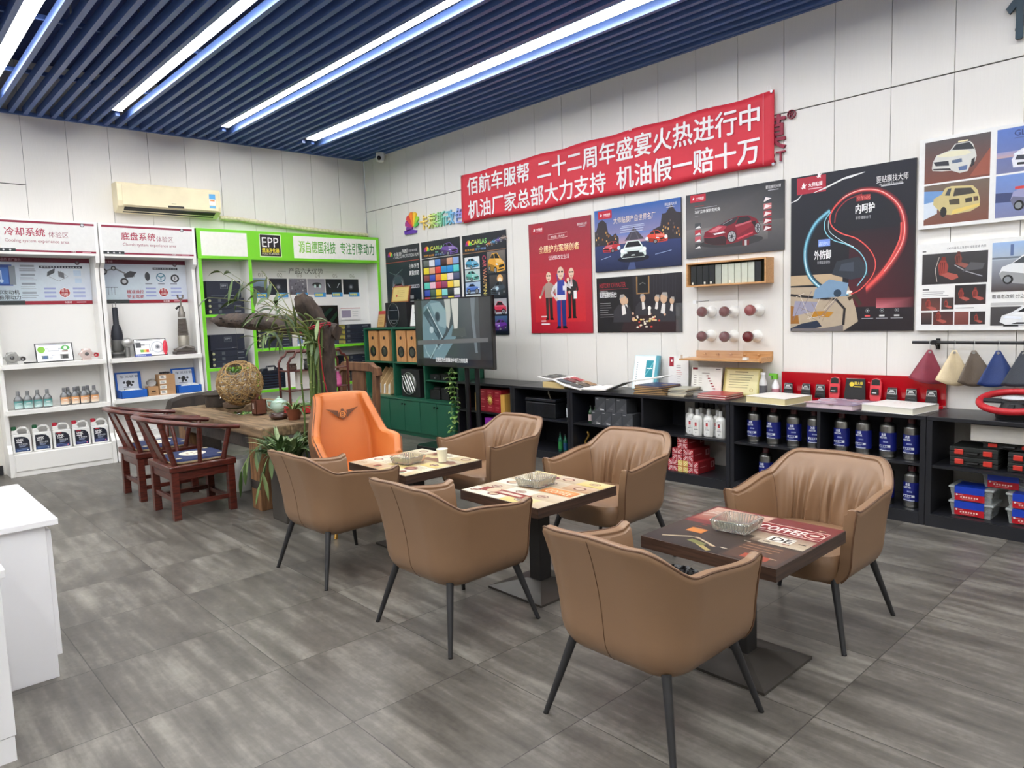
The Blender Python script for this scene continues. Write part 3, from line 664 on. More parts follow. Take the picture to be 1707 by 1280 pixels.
b = MB(); b.sphere((0, 0, .145), .055, glass('plastic_bag', rough=.15), None, 10, (1, 1, .8)); b.build('plastic_bag', t)
for k in range(4):
    t = thing('brown_carton', 'brown carton with white label, %s of the stack of four' % ('lowest', 'second from bottom', 'third from bottom', 'topmost')[k], 'carton', (0.17, -2.948, 0.7012+.0585*k), group='stacked brown cartons')
    b = MB(); b.box((-.07, -.088, 0), (.07, .088, .0575), KRAFT); b.build('carton', t, .001)
    b = MB(); A = Art(b, (.0705, -.088, 0), RYV, RZ, .176, .0575); A.r(.04, .2, .44, .88, (232, 228, 220)); A.bars(.1, .6, .28, 2, .25, .1, (70, 70, 75)); b.build('label', t)
mb = MB()
for k in range(6): mb.sphere((0.17+R.uniform(-.03, .03), -2.948+R.uniform(-.05, .05), .952), .018, MATTE, rgb(40, 38, 40), 8, (1.3, 1.3, .7))
tag(mb.build('black_plug_part'), 'bunch of small black rubber parts on top of the brown cartons', 'car part')
t = thing('stabiliser_link', 'metal rod with black rubber wheel lying in the lowest bay behind chairs', 'car part', (0.15, -3.40, 0.236))
b = MB(); b.lathe([(.012, -.02), (.04, -.02), (.045, 0), (.04, .02), (.012, .02)], MATTE, rgb(28, 28, 30), 18, (0.05, -.05, .045), rot=Matrix.Rotation(PI/2, 3, 'Y')); b.build('rubber_bush', t)
b = MB(); b.lathe([(0.001, -.022), (.014, -.022), (.014, .024), (.001, .024)], METAL, rgb(200, 200, 200), 14, (0.05, -.05, .045), rot=Matrix.Rotation(PI/2, 3, 'Y')); b.tube([(0.05, -.02, .06), (0, .2, .065), (0, .55, .075), (0, .7, .08)], .011, METAL, rgb(190, 190, 188)); b.build('rod', t)
# ------------------------------------------------------------------ the green framed shelf
GRN = M('lime_laminate', (120, 210, 45), 0.35, var=.03, scale=3)
t = thing('green_display_shelf', 'white display shelf with lime green edges and a black header badge', 'display shelf', (0.001, -2.512, 0))
W = 2.5; D = .29
b = MB(); b.box((0, .02, 0), (.012, W-.02, 2.6), WHITEP); b.build('back_board', t)
def post(y0, y1, z0, z1, edge=True):
    b = MB(); b.box((.012, y0, z0), (D-.004, y1, z1), WHITEP); b.box((D-.004, y0, z0), (D, y1, z1), GRN); b.build('side_board', t)
post(0, .04, 0, 2.63); post(.605, .645, 0, 2.28); post(W-.04, W, 0, 2.63)
post(1.72, 1.745, 0.2, 1.155)
def shelf(y0, y1, z, th=.035):
    b = MB(); b.box((.012, y0, z-th), (D-.004, y1, z), WHITEP); b.box((D-.004, y0, z-th), (D+.001, y1, z), GRN); b.build('shelf', t)
shelf(.04, .605, 1.612); shelf(.04, .605, .965); shelf(.645, 1.72, 1.17); shelf(1.7, W-.04, 1.165); shelf(.04, W-.04, .645); shelf(.04, W-.04, .22); shelf(1.745, W-.04, .87)
b = MB(); b.box((.012, 0, 2.275), (D+.004, W, 2.63), GRN); b.build('header_box', t, .003)
b = MB(); A = back_art(b, 0, W, 2.275, 2.63, D+.004); A.r(.018, .1, .241, .9, (236, 236, 228)); A.r(.304, .11, .418, .91, (225, 245, 200)); A.r(.308, .14, .414, .885, (24, 24, 26)); A.t('EPP', .361, .46, .12, (245, 245, 245), 'c', wm=.215); A.t('燃油净化器', .361, .27, .055, (240, 225, 60), 'c', bold=.02, wm=.225); A.t('FUEL PURIFIER', .361, .19, .024, (225, 220, 190), 'c', wm=.225)
A.r(.485, .1, .982, .9, (240, 240, 232))
def gg(u, v): return rgb(mix3((140, 205, 60), (30, 120, 50), min(1, max(0, u*1.1))))
A.t('源自德国科技', .515, .3, .155, (90, 180, 50), bold=.012, wm=.53, grad=lambda u, v: gg(u*.55, v)); A.t('专注引擎动力', .755, .3, .155, (90, 180, 50), bold=.012, wm=.53, grad=lambda u, v: gg(.5+u*.5, v)); b.build('header_print', t)
b = MB(); A = back_art(b, .66, W-.05, 1.75, 2.26, .012); O = -2.512
def U_(y): return (y-(-2.512+.66))/(W-.71)
A.t('产品六大优势', U_(-1.0), .745, .075, (70, 66, 66), 'c', wm=.5); A.r(U_(-1.4), .8, U_(-1.29), .806, (90, 90, 90)); A.r(U_(-.71), .8, U_(-.60), .806, (90, 90, 90))
cols = [((150, 175, 200), (60, 70, 80)), ((22, 28, 40), (40, 50, 60)), ((130, 128, 138), (90, 88, 96)), ((150, 148, 158), (170, 168, 175)), ((22, 28, 32), (40, 48, 50)), ((28, 34, 40), (20, 24, 30))]
for i, (a0, a1) in enumerate([(-1.787, -1.556), (-1.532, -1.285), (-1.259, -1.002), (-.992, -.734), (-.723, -.474), (-.452, -.204)]):
    u0, u1 = U_(a0), U_(a1); A.g(u0, .2, u1, .615, cols[i][1], cols[i][0]); A.t('0%d' % (i+1), (u0+u1)/2+.015, .65, .055, (185, 180, 172), 'c')
    um = (u0+u1)/2
    if i == 0: A.p([(u0, .2), (u1, .2), (u1, .36), (um, .42), (u0, .4)], (70, 76, 84))
    if i == 2:
        for k in range(26): A.c(R.uniform(u0+.01, u1-.01), R.uniform(.24, .58), .012, R.choice([(80, 76, 84), (170, 168, 176), (110, 106, 116)]), 6)
    if i == 3: A.c(um+.005, .46, .07, (45, 48, 50), 14, .03); A.c(um-.01, .42, .018, (200, 225, 220), 8, .026); A.c(um+.03, .42, .018, (200, 225, 220), 8, .026)
    if i == 4: A.l([(u0+.02, .5), (u0+.04, .38)], .01, (200, 205, 210)); A.l([(u1-.02, .5), (u1-.04, .38)], .01, (200, 205, 210))
    if i in (1, 5): A.c(um, .4, .04, (70, 74, 80)); A.c(um, .4, .02, (150, 152, 158))
    A.r(um-.02, .13, u1+.004, .25, (70, 150, 210)); [A.r(um-.012+.016*q, .165, um+.001+.016*q, .22, (225, 222, 110)) for q in range(4)]
b.build('advantage_print', t)
# sets of black filter boxes
NV = (26, 32, 48)
def black_box(loc, w, h, d, label, group, big=False, gold=False, rot=0.0):
    t = thing('black_product_box', label, 'box', loc, rot, group)
    b = MB(); b.box((-d/2, -w/2, 0), (d/2, w/2, h-.001), MATTE, rgb(NV)); b.build('carton', t, .002)
    b = MB(); A = Art(b, (d/2, -w/2, 0), RYV, RZ, w, h, PRINT)
    if big: A.r(.4, .52, .62, .84, (90, 95, 100)); A.r(.42, .55, .6, .81, (40, 46, 60)); A.t('EPP', .51, .64, .026, (170, 175, 180), 'c'); A.bars(.12, .12, .75, 1, .1, .02, (80, 86, 100)); A.bars(.62, .14, .2, 1, .1, .03, (160, 160, 160))
    else:
        A.r(.26, .3, .35, .8, (80, 86, 90)); A.r(.72, .5, .9, .6, (130, 134, 140)); A.r(.1, .1, .95, .13, (70, 78, 95))
        if gold: A.r(.0, .08, .2, .92, (120, 118, 60)); A.r(.0, .3, .2, .6, (150, 148, 80)); A.c(.16, .25, .016, (170, 150, 60), 8)
        else: A.c(.03, .5, .017, (160, 162, 120), 10)
    b.build('print', t); return t
DS = ('lowest', 'second from bottom', 'third from bottom', 'topmost')
for k in range(3): black_box((.15, -2.195, 1.6125+.066*k), .43, .066, .2, 'flat black box, %s of three on the upper shelf of the lime green unit' % ('lowest', 'middle', 'topmost')[k], 'black boxes in the green shelf')
black_box((.13, -2.20, 1.6125+.2), .42, .205, .15, 'upright black box standing on top of the flat boxes, upper shelf', 'black boxes in the green shelf', True)
for k in range(3): black_box((.15, -2.195, .9655+.068*k), .43, .068, .2, 'flat black box, %s of three under the driftwood, behind the wicker ball' % ('lowest', 'middle', 'topmost')[k], 'black boxes in the green shelf')
black_box((.13, -2.20, .9655+.206), .42, .195, .15, 'upright black box above flat ones, directly above the wicker ball', 'black boxes in the green shelf', True)
for k in range(4): black_box((.15, -1.60, 1.1705+.064*k), .45, .064, .2, 'flat black box behind the driftwood log, %s of its stack' % DS[k], 'black boxes in the green shelf')
for k in range(4): black_box((.15, -.44, 1.1655+.066*k), .52, .066, .2, 'black box with gold end print, %s of the stack under the notice card' % DS[k], 'black boxes in the green shelf', gold=True)
for k in range(2): black_box((.15, -.44, .8705+.066*k), .40, .066, .2, 'black box with gold end print, %s of the pair behind the wooden armchair' % ('lower', 'upper')[k], 'black boxes in the green shelf', gold=True)
for k in range(2): black_box((.15, -.44, .6455+.066*k), .40, .066, .2, 'black box with gold end print, %s of the lowest pair beside the green cabinet' % ('lower', 'upper')[k], 'black boxes in the green shelf', gold=True)
t = thing('wall_monitor', 'dark flat monitor on the back of the green shelf behind the plant', 'monitor', (.05, -.86, 1.33))
b = MB(); b.box((-.035, -.3, 0), (.015, .28, .37), GLOSS, rgb(18, 18, 20)); b.build('casing', t, .006)
b = MB(); A = back_art(b, -.28, .26, .03, .355, .0155, PRINTG); A.r(0, 0, 1, 1, (14, 17, 18)); A.p([(.1, 0), (.3, 0), (.9, .9), (.8, .95)], (24, 48, 38)); A.p([(.55, 0), (.7, 0), (1, .6), (1, .8)], (28, 56, 40)); b.build('screen', t)
t = thing('notice_card', 'white notice card with a small grey photo above the black boxes', 'notice', (.0145, -.52, 1.49))
b = MB(); b.box((0, 0, 0), (.012, .32, .17), PAPER, rgb(235, 232, 230)); A = back_art(b, 0, .32, 0, .17, .012, PAPER); A.r(0, .95, 1, 1, (190, 90, 100)); A.r(.05, .2, .5, .8, (150, 140, 160)); A.bars(.58, .7, .35, 3, .2, .03, (180, 180, 180)); b.build('card', t)
t = thing('black_tool_case', 'black plastic carrying case with slot handle behind the wicker ball', 'case', (.19, -1.665, .6455))
b = MB(); b.prism([(-.17, 0), (.17, 0), (.17, .2), (.13, .26), (.06, .27), (.06, .235), (-.06, .235), (-.06, .27), (-.13, .26), (-.17, .2)], (.05, 0, 0), (0, 1, 0), (0, 0, 1), .1, GLOSS, rgb(24, 32, 44)); b.build('shell', t, .008)
b = MB(); b.tube([(0, -.07, .255), (0, -.05, .285), (0, .05, .285), (0, .07, .255)], .012, GLOSS, rgb(24, 32, 44)); b.build('carry_handle', t)
b = MB()
for k in range(5): b.box((.0505, -.13, .03+.035*k), (.056, .13, .045+.035*k), GLOSS, rgb(34, 44, 58))
b.build('rib', t)
# white bottles beside the monitor on the middle shelf
t = thing('white_additive_can', 'white bottle with blue stripes standing behind the bamboo stems', 'bottle', (.2, -1.24, 1.1705)); b = MB(); b.lathe([(.035, 0), (.036, .17), (.02, .19), (.02, .22)], GLOSS, rgb(225, 228, 232), 16); b.build('body', t); b = MB(); b.lathe([(.0365, .03), (.0365, .12)], PRINT, rgb(120, 140, 180), 16); b.build('label', t)
t = thing('orange_additive_can', 'orange topped bottle standing behind the bamboo stems', 'bottle', (.2, -1.13, 1.1705)); b = MB(); b.lathe([(.03, 0), (.03, .15), (.022, .17)], GLOSS, rgb(225, 170, 140), 16); b.build('body', t); b = MB(); b.lathe([(.02, .17), (.02, .22)], MATTE, rgb(215, 110, 60), 16); b.build('cap', t)
# ------------------------------------------------------------------ signs and banner on the poster wall
BRED = (208, 44, 62)
t = thing('banner', 'long red cloth banner with two lines of white Chinese characters', 'banner', (0, 0, 0))
b = MB(); nx, nz = 80, 10
def bpt(i, j):
    u, v = i/nx, j/nz
    x = 2.2+u*3.995; zt = 3.177+.03*u-.012*math.sin(u*PI*6)**2*(1-0); zb_ = 2.604+.015*u+.01*math.sin(u*PI*5)
    z = zb_+(zt-zb_)*v
    y = -.03+.0022*math.sin(u*34+v*2)+.0016*math.sin(u*13-v*5)-.004*(1-v)
    return (x, y, z)
vs = [bpt(i, j) for j in range(nz+1) for i in range(nx+1)]
BAN = M('banner_cloth', BRED, .6, var=.04, scale=4, bump=.25, bscale=14)
b.add(vs, [(j*(nx+1)+i, j*(nx+1)+i+1, (j+1)*(nx+1)+i+1, (j+1)*(nx+1)+i) for j in range(nz) for i in range(nx)], BAN, None, True)
o = b.build('cloth', t); so = o.modifiers.new('thick', 'SOLIDIFY'); so.thickness = .002; so.offset = -1
b = MB(); A = Art(b, (2.2, -.03, 2.61), (RX+RZ*.0066).normalized(), RZ, 3.995, .575, PAPER, .0075)
WT = (240, 236, 236)
def line(txt, x0, x1, z0, h):
    A.t(txt, (x0-2.2)/3.995, (z0-2.61-.0066*(x0-2.2))/.575, h, WT, bold=.022, wm=x1-x0)
line('佰航车服帮', 2.33, 3.385, 2.922, .205); line('二十二周年盛宴火热进行中', 3.52, 6.07, 2.915, .21)
line('机油厂家总部大力支持', 2.33, 4.45, 2.648, .205); line('机油假一赔十万', 4.59, 6.07, 2.657, .21)
A.l([((6.105-2.2)/3.995, .0), ((6.105-2.2)/3.995, .99)], .004, (240, 150, 160))
b.build('lettering', t)
b = MB()
for x, z in ((2.21, 3.168), (6.175, 3.198), (6.19, 2.628), (2.225, 2.614)): b.lathe([(.006, -.004), (.012, -.004), (.012, .004), (.006, .004)], METAL, rgb(210, 205, 200), 12, (x, -.037, z), rot=Matrix.Rotation(PI/2, 3, 'X'))
b.build('eyelet', t)
mb = MB()
for x, z in ((2.95, 3.19), (3.9, 3.192), (4.75, 3.2), (5.6, 3.215), (6.14, 3.23)):
    for k in range(3): mb.box((x+.012*k, -.040, z-.02), (x+.012*k+.006, -.038, z+.015+.008*(k % 2)), PAPER, rgb(235, 232, 228))
tag(mb.build('tape'), 'scraps of clear tape along the upper edge of the red banner', 'tape', kind='stuff')
t = thing('rainbow_sign', 'rainbow coloured raised wall sign with shell logo left of the red banner', 'sign', (0, 0, 0))
b = MB(); LC = [(120, 45, 150), (170, 40, 130), (225, 60, 60), (240, 130, 40), (250, 200, 50), (150, 205, 60), (70, 180, 90)]
for k, c_ in enumerate(LC):
    a0 = PI*1.06-k*PI*.98/7; a1 = a0-PI*.98/7*1.0; cx, cz = 1.16, 2.665
    rr = [.155, .19, .205, .21, .2, .165, .11][k]
    b.prism([(cx+.03*math.cos(a1), cz+.03*math.sin(a1)), (cx+rr*math.cos(a1+.03), cz+rr*math.sin(a1+.03)), (cx+(rr+.012)*math.cos((a0+a1)/2), cz+(rr+.012)*math.sin((a0+a1)/2)), (cx+rr*math.cos(a0), cz+rr*math.sin(a0)), (cx+.03*math.cos(a0), cz+.03*math.sin(a0))][::-1], (0, -.022, 0), RX, RZ, .02, LETTER, rgb(c_))
b.prism([(.96, 2.6), (1.21, 2.6), (1.23, 2.635), (1.1, 2.66), (.95, 2.65)], (0, -.022, 0), RX, RZ, .02, LETTER, rgb(95, 50, 165)); b.build('logo', t)
def rainbow(u, v):
    st = [(248, 205, 110), (242, 224, 120), (176, 224, 140), (130, 214, 210), (140, 190, 235), (170, 150, 225)]
    x = u*(len(st)-1); i = min(int(x), len(st)-2); return rgb(mix3(st[i], st[i+1], x-i))
b = MB(); A = Art(b, (1.31, -.022, 2.625), RX, RZ, .9, .19, LETTER)
def solid_text(b, txt, x, z, w, h, y, depth, col, grad=None, bold=.02, m=LETTER):
    if bold:
        d = bold*h*.9
        for k, (dx, dz) in enumerate(((0, 0), (-d, 0), (d, 0), (0, d), (0, -d))): solid_text(b, txt, x+dx, z+dz, w, h, y-.0003*k, depth+.0003*k, col, grad, 0, m)
        return
    vs, fs, x0, x1, y0, y1 = text_geo(txt, bold)
    P = [(x+(a-x0)/(x1-x0)*w, z+(c-y0)/(y1-y0)*h) for a, c in vs]; k = len(P); base = len(b.v)
    b.v += [(p[0], y, p[1]) for p in P]+[(p[0], y+depth, p[1]) for p in P]
    cf = lambda i: grad((vs[i][0]-x0)/(x1-x0), 0) if grad else rgb(col)
    ed = {}
    for f in fs:
        b.face([base+i for i in f], m, [cf(i) for i in f])
        for i in range(len(f)):
            e = (f[i], f[(i+1) % len(f)]); ed[e] = ed.get(e, 0)+1
    for (i, j) in ed:
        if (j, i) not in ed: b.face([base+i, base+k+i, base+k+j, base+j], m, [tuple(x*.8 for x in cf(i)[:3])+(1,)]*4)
b = MB(); solid_text(b, '卡莱斯改色', 1.31, 2.622, .90, .185, -.022, .02, None, rainbow, .010); b.build('lettering', t)
DRED = (140, 24, 52)
t = thing('red_wall_sign', 'dark red raised wall lettering mostly hidden behind the banner end', 'sign', (0, 0, 0))
b = MB(); solid_text(b, '膜', 5.985, 2.745, .297, .265, -.02, .019, DRED, None, .014); solid_text(b, 'ART', 6.03, 2.645, .25, .078, -.02, .019, DRED, None, .012); b.build('lettering', t)
b = MB(); solid_text(b, '®', 6.295, 2.955, .07, .07, -.02, .019, DRED, None, 0.0); b.build('registered_mark', t)
t = thing('blue_wall_sign', 'dark teal raised wall character high at the right edge of the photo', 'sign', (0, 0, 0))
b = MB(); solid_text(b, '佰', 7.757, 3.125, .36, .37, -.032, .02, (10, 52, 68), None, .016)
for x, z in ((7.8, 3.18), (8.05, 3.2), (7.9, 3.42), (8.0, 3.3)): b.box((x, -.013, z), (x+.015, .0, z+.015), LETTER, rgb(90, 90, 90))
b.build('lettering', t)
# ------------------------------------------------------------------ posters
def poster(name, label, x0, x1, z0, z1, th, edge, draw, tilt=0.0):
    t = thing(name, label, 'poster', (0, 0, 0))
    b = MB(); b.box((x0, -th, z0), (x1, -.001, z1), PRINT, rgb(edge)); b.build('board', t)
    b = MB(); A = wall_art(b, x0, x1, z0, z1, -th); draw(A); b.build('print', t)
    return t
def bird_logo(A, u, v, s, white=(245, 240, 240)):
    q = lambda pts: [(u+p[0]*s/A.w, v+p[1]*s/A.h) for p in pts]
    A.p(q([(0, .35), (.3, .3), (.25, .6), (.5, 1), (.62, .6), (.95, .75), (.7, .4), (.75, .1), (.45, .2), (.3, .05), (.2, .22)]), white)
def master_logo(A, u0, v0, u1, v1, bg=(190, 34, 54)):
    if bg: A.r(u0, v0, u1, v1, bg)
    hh = (v1-v0)*A.h
    bird_logo(A, u0+(u1-u0)*.12, v0+(v1-v0)*.28, hh*.42); A.t('大师贴膜', u0+(u1-u0)*.4, v0+(v1-v0)*.38, hh*.26, (245, 240, 240), bold=.02, wm=(u1-u0)*.48*A.w)
    A.r(u0+(u1-u0)*.4, v0+(v1-v0)*.24, u0+(u1-u0)*.86, v0+(v1-v0)*.29, (235, 200, 205))
def slogan(A, u, v, h, w): A.t('要贴膜找大师', u, v, h, (238, 236, 236), wm=w); A.r(u+.15*w/A.w, v-h*.55/A.h, u+.85*w/A.w, v-h*.35/A.h, (190, 190, 195))
def carlas_head(A, photo):
    A.r(0, 0, 1, 1, (34, 36, 48))
    for k, c_ in enumerate(LC):
        a0 = PI-k*PI/7; a1 = a0-PI/7; A.p([(.15, .895)]+[(.15+.085*math.cos(a)/A.w*A.w*.9, .895+.07*math.sin(a)*.75) for a in (a1, (a0+a1)/2, a0)], c_)
def figs_carlas1(A):
    carlas_head(A, 0); A.t('卡莱斯', .25, .885, .06, (235, 235, 235), wm=.2); A.t('CARLAS', .25, .865, .022, (230, 230, 230), wm=.2); A.t('PAINT', .52, .915, .05, (235, 235, 235), bold=.02, wm=.13); A.t('漆面保护膜', .7, .92, .03, (200, 200, 205), wm=.2); A.t('PROTECTION FILM', .52, .865, .042, (230, 230, 232), wm=.37)
    A.l([(0, .825), (1, .825)], .006, (190, 80, 60)); A.g(0, .0, 1, .82, (30, 36, 44), (34, 48, 56)); A.t('十年岁月', .7, .735, .062, (235, 235, 235), bold=.02, wm=.22); A.t('真我如初', .7, .66, .062, (235, 235, 235), bold=.02, wm=.22); A.r(.66, .52, .97, .555, (215, 215, 220)); [A.r(.675+.048*q, .527, .712+.048*q, .548, (70, 72, 84)) for q in range(6)]
    A.l([(.1, .72), (.3, .68), (.5, .74)], .01, (90, 110, 110)); A.c(.35, .55, .16, (70, 80, 86)); A.c(.35, .55, .13, (120, 130, 135)); car_front(A, .2, .47, .32, .14, (150, 60, 60)); A.p([(.22, .58), (.48, .58), (.44, .66), (.26, .66)], (60, 80, 84)); A.c(.2, .53, .025, (240, 245, 245)); A.c(.5, .53, .025, (240, 245, 245))
    for pts in ([(.68, .1), (.8, .1), (.82, .2), (.84, .34), (.8, .38), (.7, .38), (.66, .3)],): A.p(pts, (225, 228, 230)); A.r(.7, .22, .79, .28, (40, 44, 54)); A.r(.69, .14, .8, .16, (40, 44, 54)); A.r(.7, .4, .8, .44, (225, 228, 230)); A.r(.7, .02, .8, .08, (225, 228, 230))
    A.t('CAR PAINT PROTECTION FILM', .93, .06, .03, (200, 205, 210), rot=PI/2, wm=.4)
poster('paint_film_poster', 'dark paint protection film poster beside the green shelf, behind the gold certificate', .452, 1.252, 1.262, 2.465, .012, (40, 42, 50), figs_carlas1)
SW = [[(90, 96, 92), (225, 225, 235), (60, 110, 190), (60, 30, 30), (205, 150, 120), (130, 160, 215)], [(235, 215, 40), (225, 165, 130), (215, 50, 45), (25, 130, 190), (20, 130, 205), (80, 205, 205)], [(130, 60, 60), (50, 70, 170), (225, 110, 50), (240, 215, 50), (235, 215, 220), (70, 75, 110)], [(90, 205, 185), (240, 190, 210), (205, 50, 70), (140, 50, 90), (245, 200, 50), (240, 225, 150)], [(50, 75, 180), (60, 90, 70), (240, 210, 30), (130, 215, 215), (30, 38, 42), (240, 238, 235)], [(200, 50, 55), (50, 80, 60), (200, 165, 40), (70, 60, 110), (235, 215, 50), (165, 140, 215)], [(205, 50, 60), (40, 90, 70), (75, 135, 210), (50, 70, 150), (240, 235, 235), (225, 110, 140)], [(235, 215, 225), (70, 70, 80), (215, 215, 215), (90, 160, 160), (60, 60, 70), (225, 170, 180)], [(70, 120, 90), (180, 60, 60), (220, 200, 120), (60, 80, 150), (200, 200, 205), (110, 60, 110)], [(225, 225, 225), (150, 60, 50), (60, 150, 160), (220, 130, 60), (40, 50, 60), (170, 170, 180)]]
def figs_carlas2(A):
    carlas_head(A, 0); rb = lambda u, v: rgb(mix3((250, 225, 90), (130, 220, 130), u)); A.t('CARLAS', .25, .9, .05, (240, 230, 100), bold=.03, wm=.3, grad=rb); A.t('Film', .38, .868, .025, (130, 220, 190)); A.t('世界色膜', .06, .838, .026, (245, 170, 60), wm=.22); A.t('源于德国', .36, .838, .026, (130, 170, 230), wm=.2); car_34(A, .52, .83, .44, .13, (110, 80, 160), True)
    A.l([(0, .82), (1, .82)], .006, (210, 205, 200)); A.r(0, 0, 1, .816, (26, 30, 42))
    for r_, row in enumerate(SW):
        for c_, cc in enumerate(row):
            u0, v0 = .045+c_*.156, .735-r_*.079
            A.r(u0, v0-.008, u0+.146, v0+.064, mix3(cc, (0, 0, 0), .45)); A.g(u0, v0, u0+.146, v0+.064, cc, mix3(cc, (255, 255, 255), .18))
poster('colour_chart_poster', 'dark poster with a grid of coloured film swatches behind the television', 1.307, 2.103, 1.262, 2.465, .012, (40, 42, 50), figs_carlas2)
def figs_carlas3(A):
    carlas_head(A, 0); rb = lambda u, v: rgb(mix3((250, 225, 90), (130, 220, 130), u)); A.t('CARLAS', .22, .9, .055, (240, 230, 100), bold=.03, wm=.28, grad=rb); A.t('Film', .35, .868, .025, (130, 220, 190)); A.t('世界色膜', .06, .84, .026, (245, 170, 60), wm=.18); A.t('源于德国', .3, .84, .026, (130, 170, 230), wm=.2)
    for k in range(4): car_side(A, .56+.1*k, .865+.012*k, .17, .05, [(200, 120, 60), (70, 140, 190), (110, 90, 180), (160, 140, 130)][k])
    A.l([(0, .82), (1, .82)], .008, (150, 110, 80)); A.r(0, 0, 1, .814, (22, 28, 42))
    for k, (bg, cc) in enumerate([((225, 228, 230), (80, 165, 205)), ((190, 205, 205), (110, 190, 180)), ((170, 190, 215), (80, 120, 200)), ((205, 212, 214), (230, 232, 235)), ((190, 195, 210), (70, 160, 130)), ((200, 205, 205), (190, 70, 70))]):
        A.r(.045, .665-.125*k, .4, .78-.125*k, bg); (car_34 if k != 2 else car_side)(A, .06, .67-.125*k, .32, .1, cc, True)
    A.t('CAR WARPPING FILM', .47, .78, .065, (220, 80, 160), bold=.01, wm=.66, rot=-PI/2, grad=lambda u, v: rgb(mix3(mix3((190, 60, 100), (220, 200, 110), min(1, u*1.6)), (110, 200, 160), max(0, u*1.6-1))))
    A.g(.58, .60, .98, .81, (55, 58, 64), (120, 112, 110)); car_34(A, .59, .6, .38, .2, (225, 165, 60), True); A.g(.62, .36, .98, .58, (20, 28, 40), (70, 66, 66)); A.c(.85, .54, .05, (235, 180, 110)); A.c(.85, .53, .03, (250, 230, 200)); car_34(A, .64, .38, .32, .14, (60, 72, 84)); A.c(.78, .45, .03, (190, 215, 225), 12, .02)
    A.g(.62, .2, .98, .35, (200, 205, 210), (160, 160, 165)); car_side(A, .63, .2, .34, .13, (205, 50, 80)); A.g(.62, .03, .98, .18, (30, 30, 60), (70, 100, 140)); car_34(A, .63, .04, .34, .11, (110, 50, 160))
poster('car_wrap_poster', 'dark car wrapping poster with small car photos right of the television', 2.158, 2.948, 1.262, 2.460, .012, (40, 42, 50), figs_carlas3)
def human(A, u, v, s, top, trouser, arms, bald=(225, 195, 170), shoe=(25, 22, 22)):
    """a plain standing figure, s metres tall"""
    X = lambda a: u+a*s/A.w; Y = lambda b: v+b*s/A.h
    P = lambda pts: [(X(a), Y(b)) for a, b in pts]
    A.p(P([(-.09, .03), (-.02, .03), (-.01, .48), (-.1, .48)]), trouser); A.p(P([(.02, .03), (.1, .03), (.1, .48), (0, .48)]), mix3(trouser, (0, 0, 0), .18))
    A.p(P([(-.12, 0), (-.02, 0), (-.02, .04), (-.09, .045)]), shoe); A.p(P([(.02, 0), (.13, 0), (.1, .045), (.02, .04)]), shoe)
    A.p(P([(-.11, .46), (.11, .46), (.13, .72), (.06, .77), (-.06, .77), (-.13, .72)]), top)
    for ar in arms:
        q = [(X(a), Y(b)) for a, b in ar]; A.l(q, [.06*s, .05*s, .042*s][:len(q)], mix3(top, (0, 0, 0), .08)); A.c(q[-1][0], q[-1][1], .032*s, bald, 8)
    A.r(X(-.025), Y(.76), X(.025), Y(.81), mix3(bald, (90, 50, 30), .3)); A.c(X(0), Y(.895), .072*s, bald, 16, .1*s); A.r(X(-.055), Y(.9), X(-.01), Y(.925), (50, 40, 40)); A.r(X(.01), Y(.9), X(.055), Y(.925), (50, 40, 40)); A.r(X(-.03), Y(.84), X(.03), Y(.852), (150, 100, 85))
def p_red(A):
    A.g(0, .55, 1, 1, (176, 42, 58), (150, 46, 62)); A.g(0, 0, 1, .55, (178, 30, 48), (184, 44, 60)); A.g(.08, .1, .9, .5, (200, 42, 50), (186, 42, 58))
    master_logo(A, .05, .9, .26, .985, (172, 32, 52)); slogan(A, .8, .925, .026, .13)
    A.l([(.33, .84), (.64, .845), (.64, .885), (.33, .88), (.33, .84)], .003, (235, 210, 205)); A.t('要贴膜，找大师', .485, .848, .026, (240, 225, 220), 'c', wm=.2)
    gold = lambda u, v: rgb(mix3((235, 195, 130), (250, 235, 200), v)); A.t('全膜护方案领创者', .17, .725, .078, (240, 210, 150), bold=.015, wm=.585, grad=gold); A.t('让贴膜改变生活', .33, .658, .045, (235, 225, 225), wm=.3)
    human(A, .32, .12, .52, (165, 140, 130), (60, 50, 48), ([(-.13, .7), (-.2, .56), (-.26, .48)], [(.13, .7), (.17, .58), (.1, .5)]))
    human(A, .69, .13, .53, (44, 36, 38), (34, 30, 32), ([(-.12, .7), (-.15, .58), (-.06, .52)], [(.12, .7), (.16, .56), (.08, .47)])); A.p([(.665, .41), (.71, .41), (.69, .52)], (235, 230, 230)); A.r(.684, .42, .694, .5, (190, 40, 50)); A.r(.72, .3, .77, .37, (235, 235, 235))
    human(A, .52, .04, .66, (225, 220, 222), (44, 60, 140), ([(-.13, .7), (-.21, .58), (-.1, .48)], [(.13, .7), (.2, .64), (.16, .78)])); A.p([(.455, .34), (.585, .34), (.575, .47), (.465, .47)], (50, 66, 150)); A.r(.55, .38, .58, .42, (225, 225, 230)); A.l([(.47, .47), (.46, .53)], .012, (50, 66, 150)); A.l([(.57, .47), (.58, .53)], .012, (50, 66, 150))
    A.bars(.18, .145, .1, 2, .04, .012, (230, 200, 200)); A.r(.18, .075, .32, .09, (235, 220, 220))
poster('red_poster', 'red poster with gold headline and three standing figures under the banner', 3.325, 4.223, 1.275, 2.468, .012, (120, 40, 50), p_red)
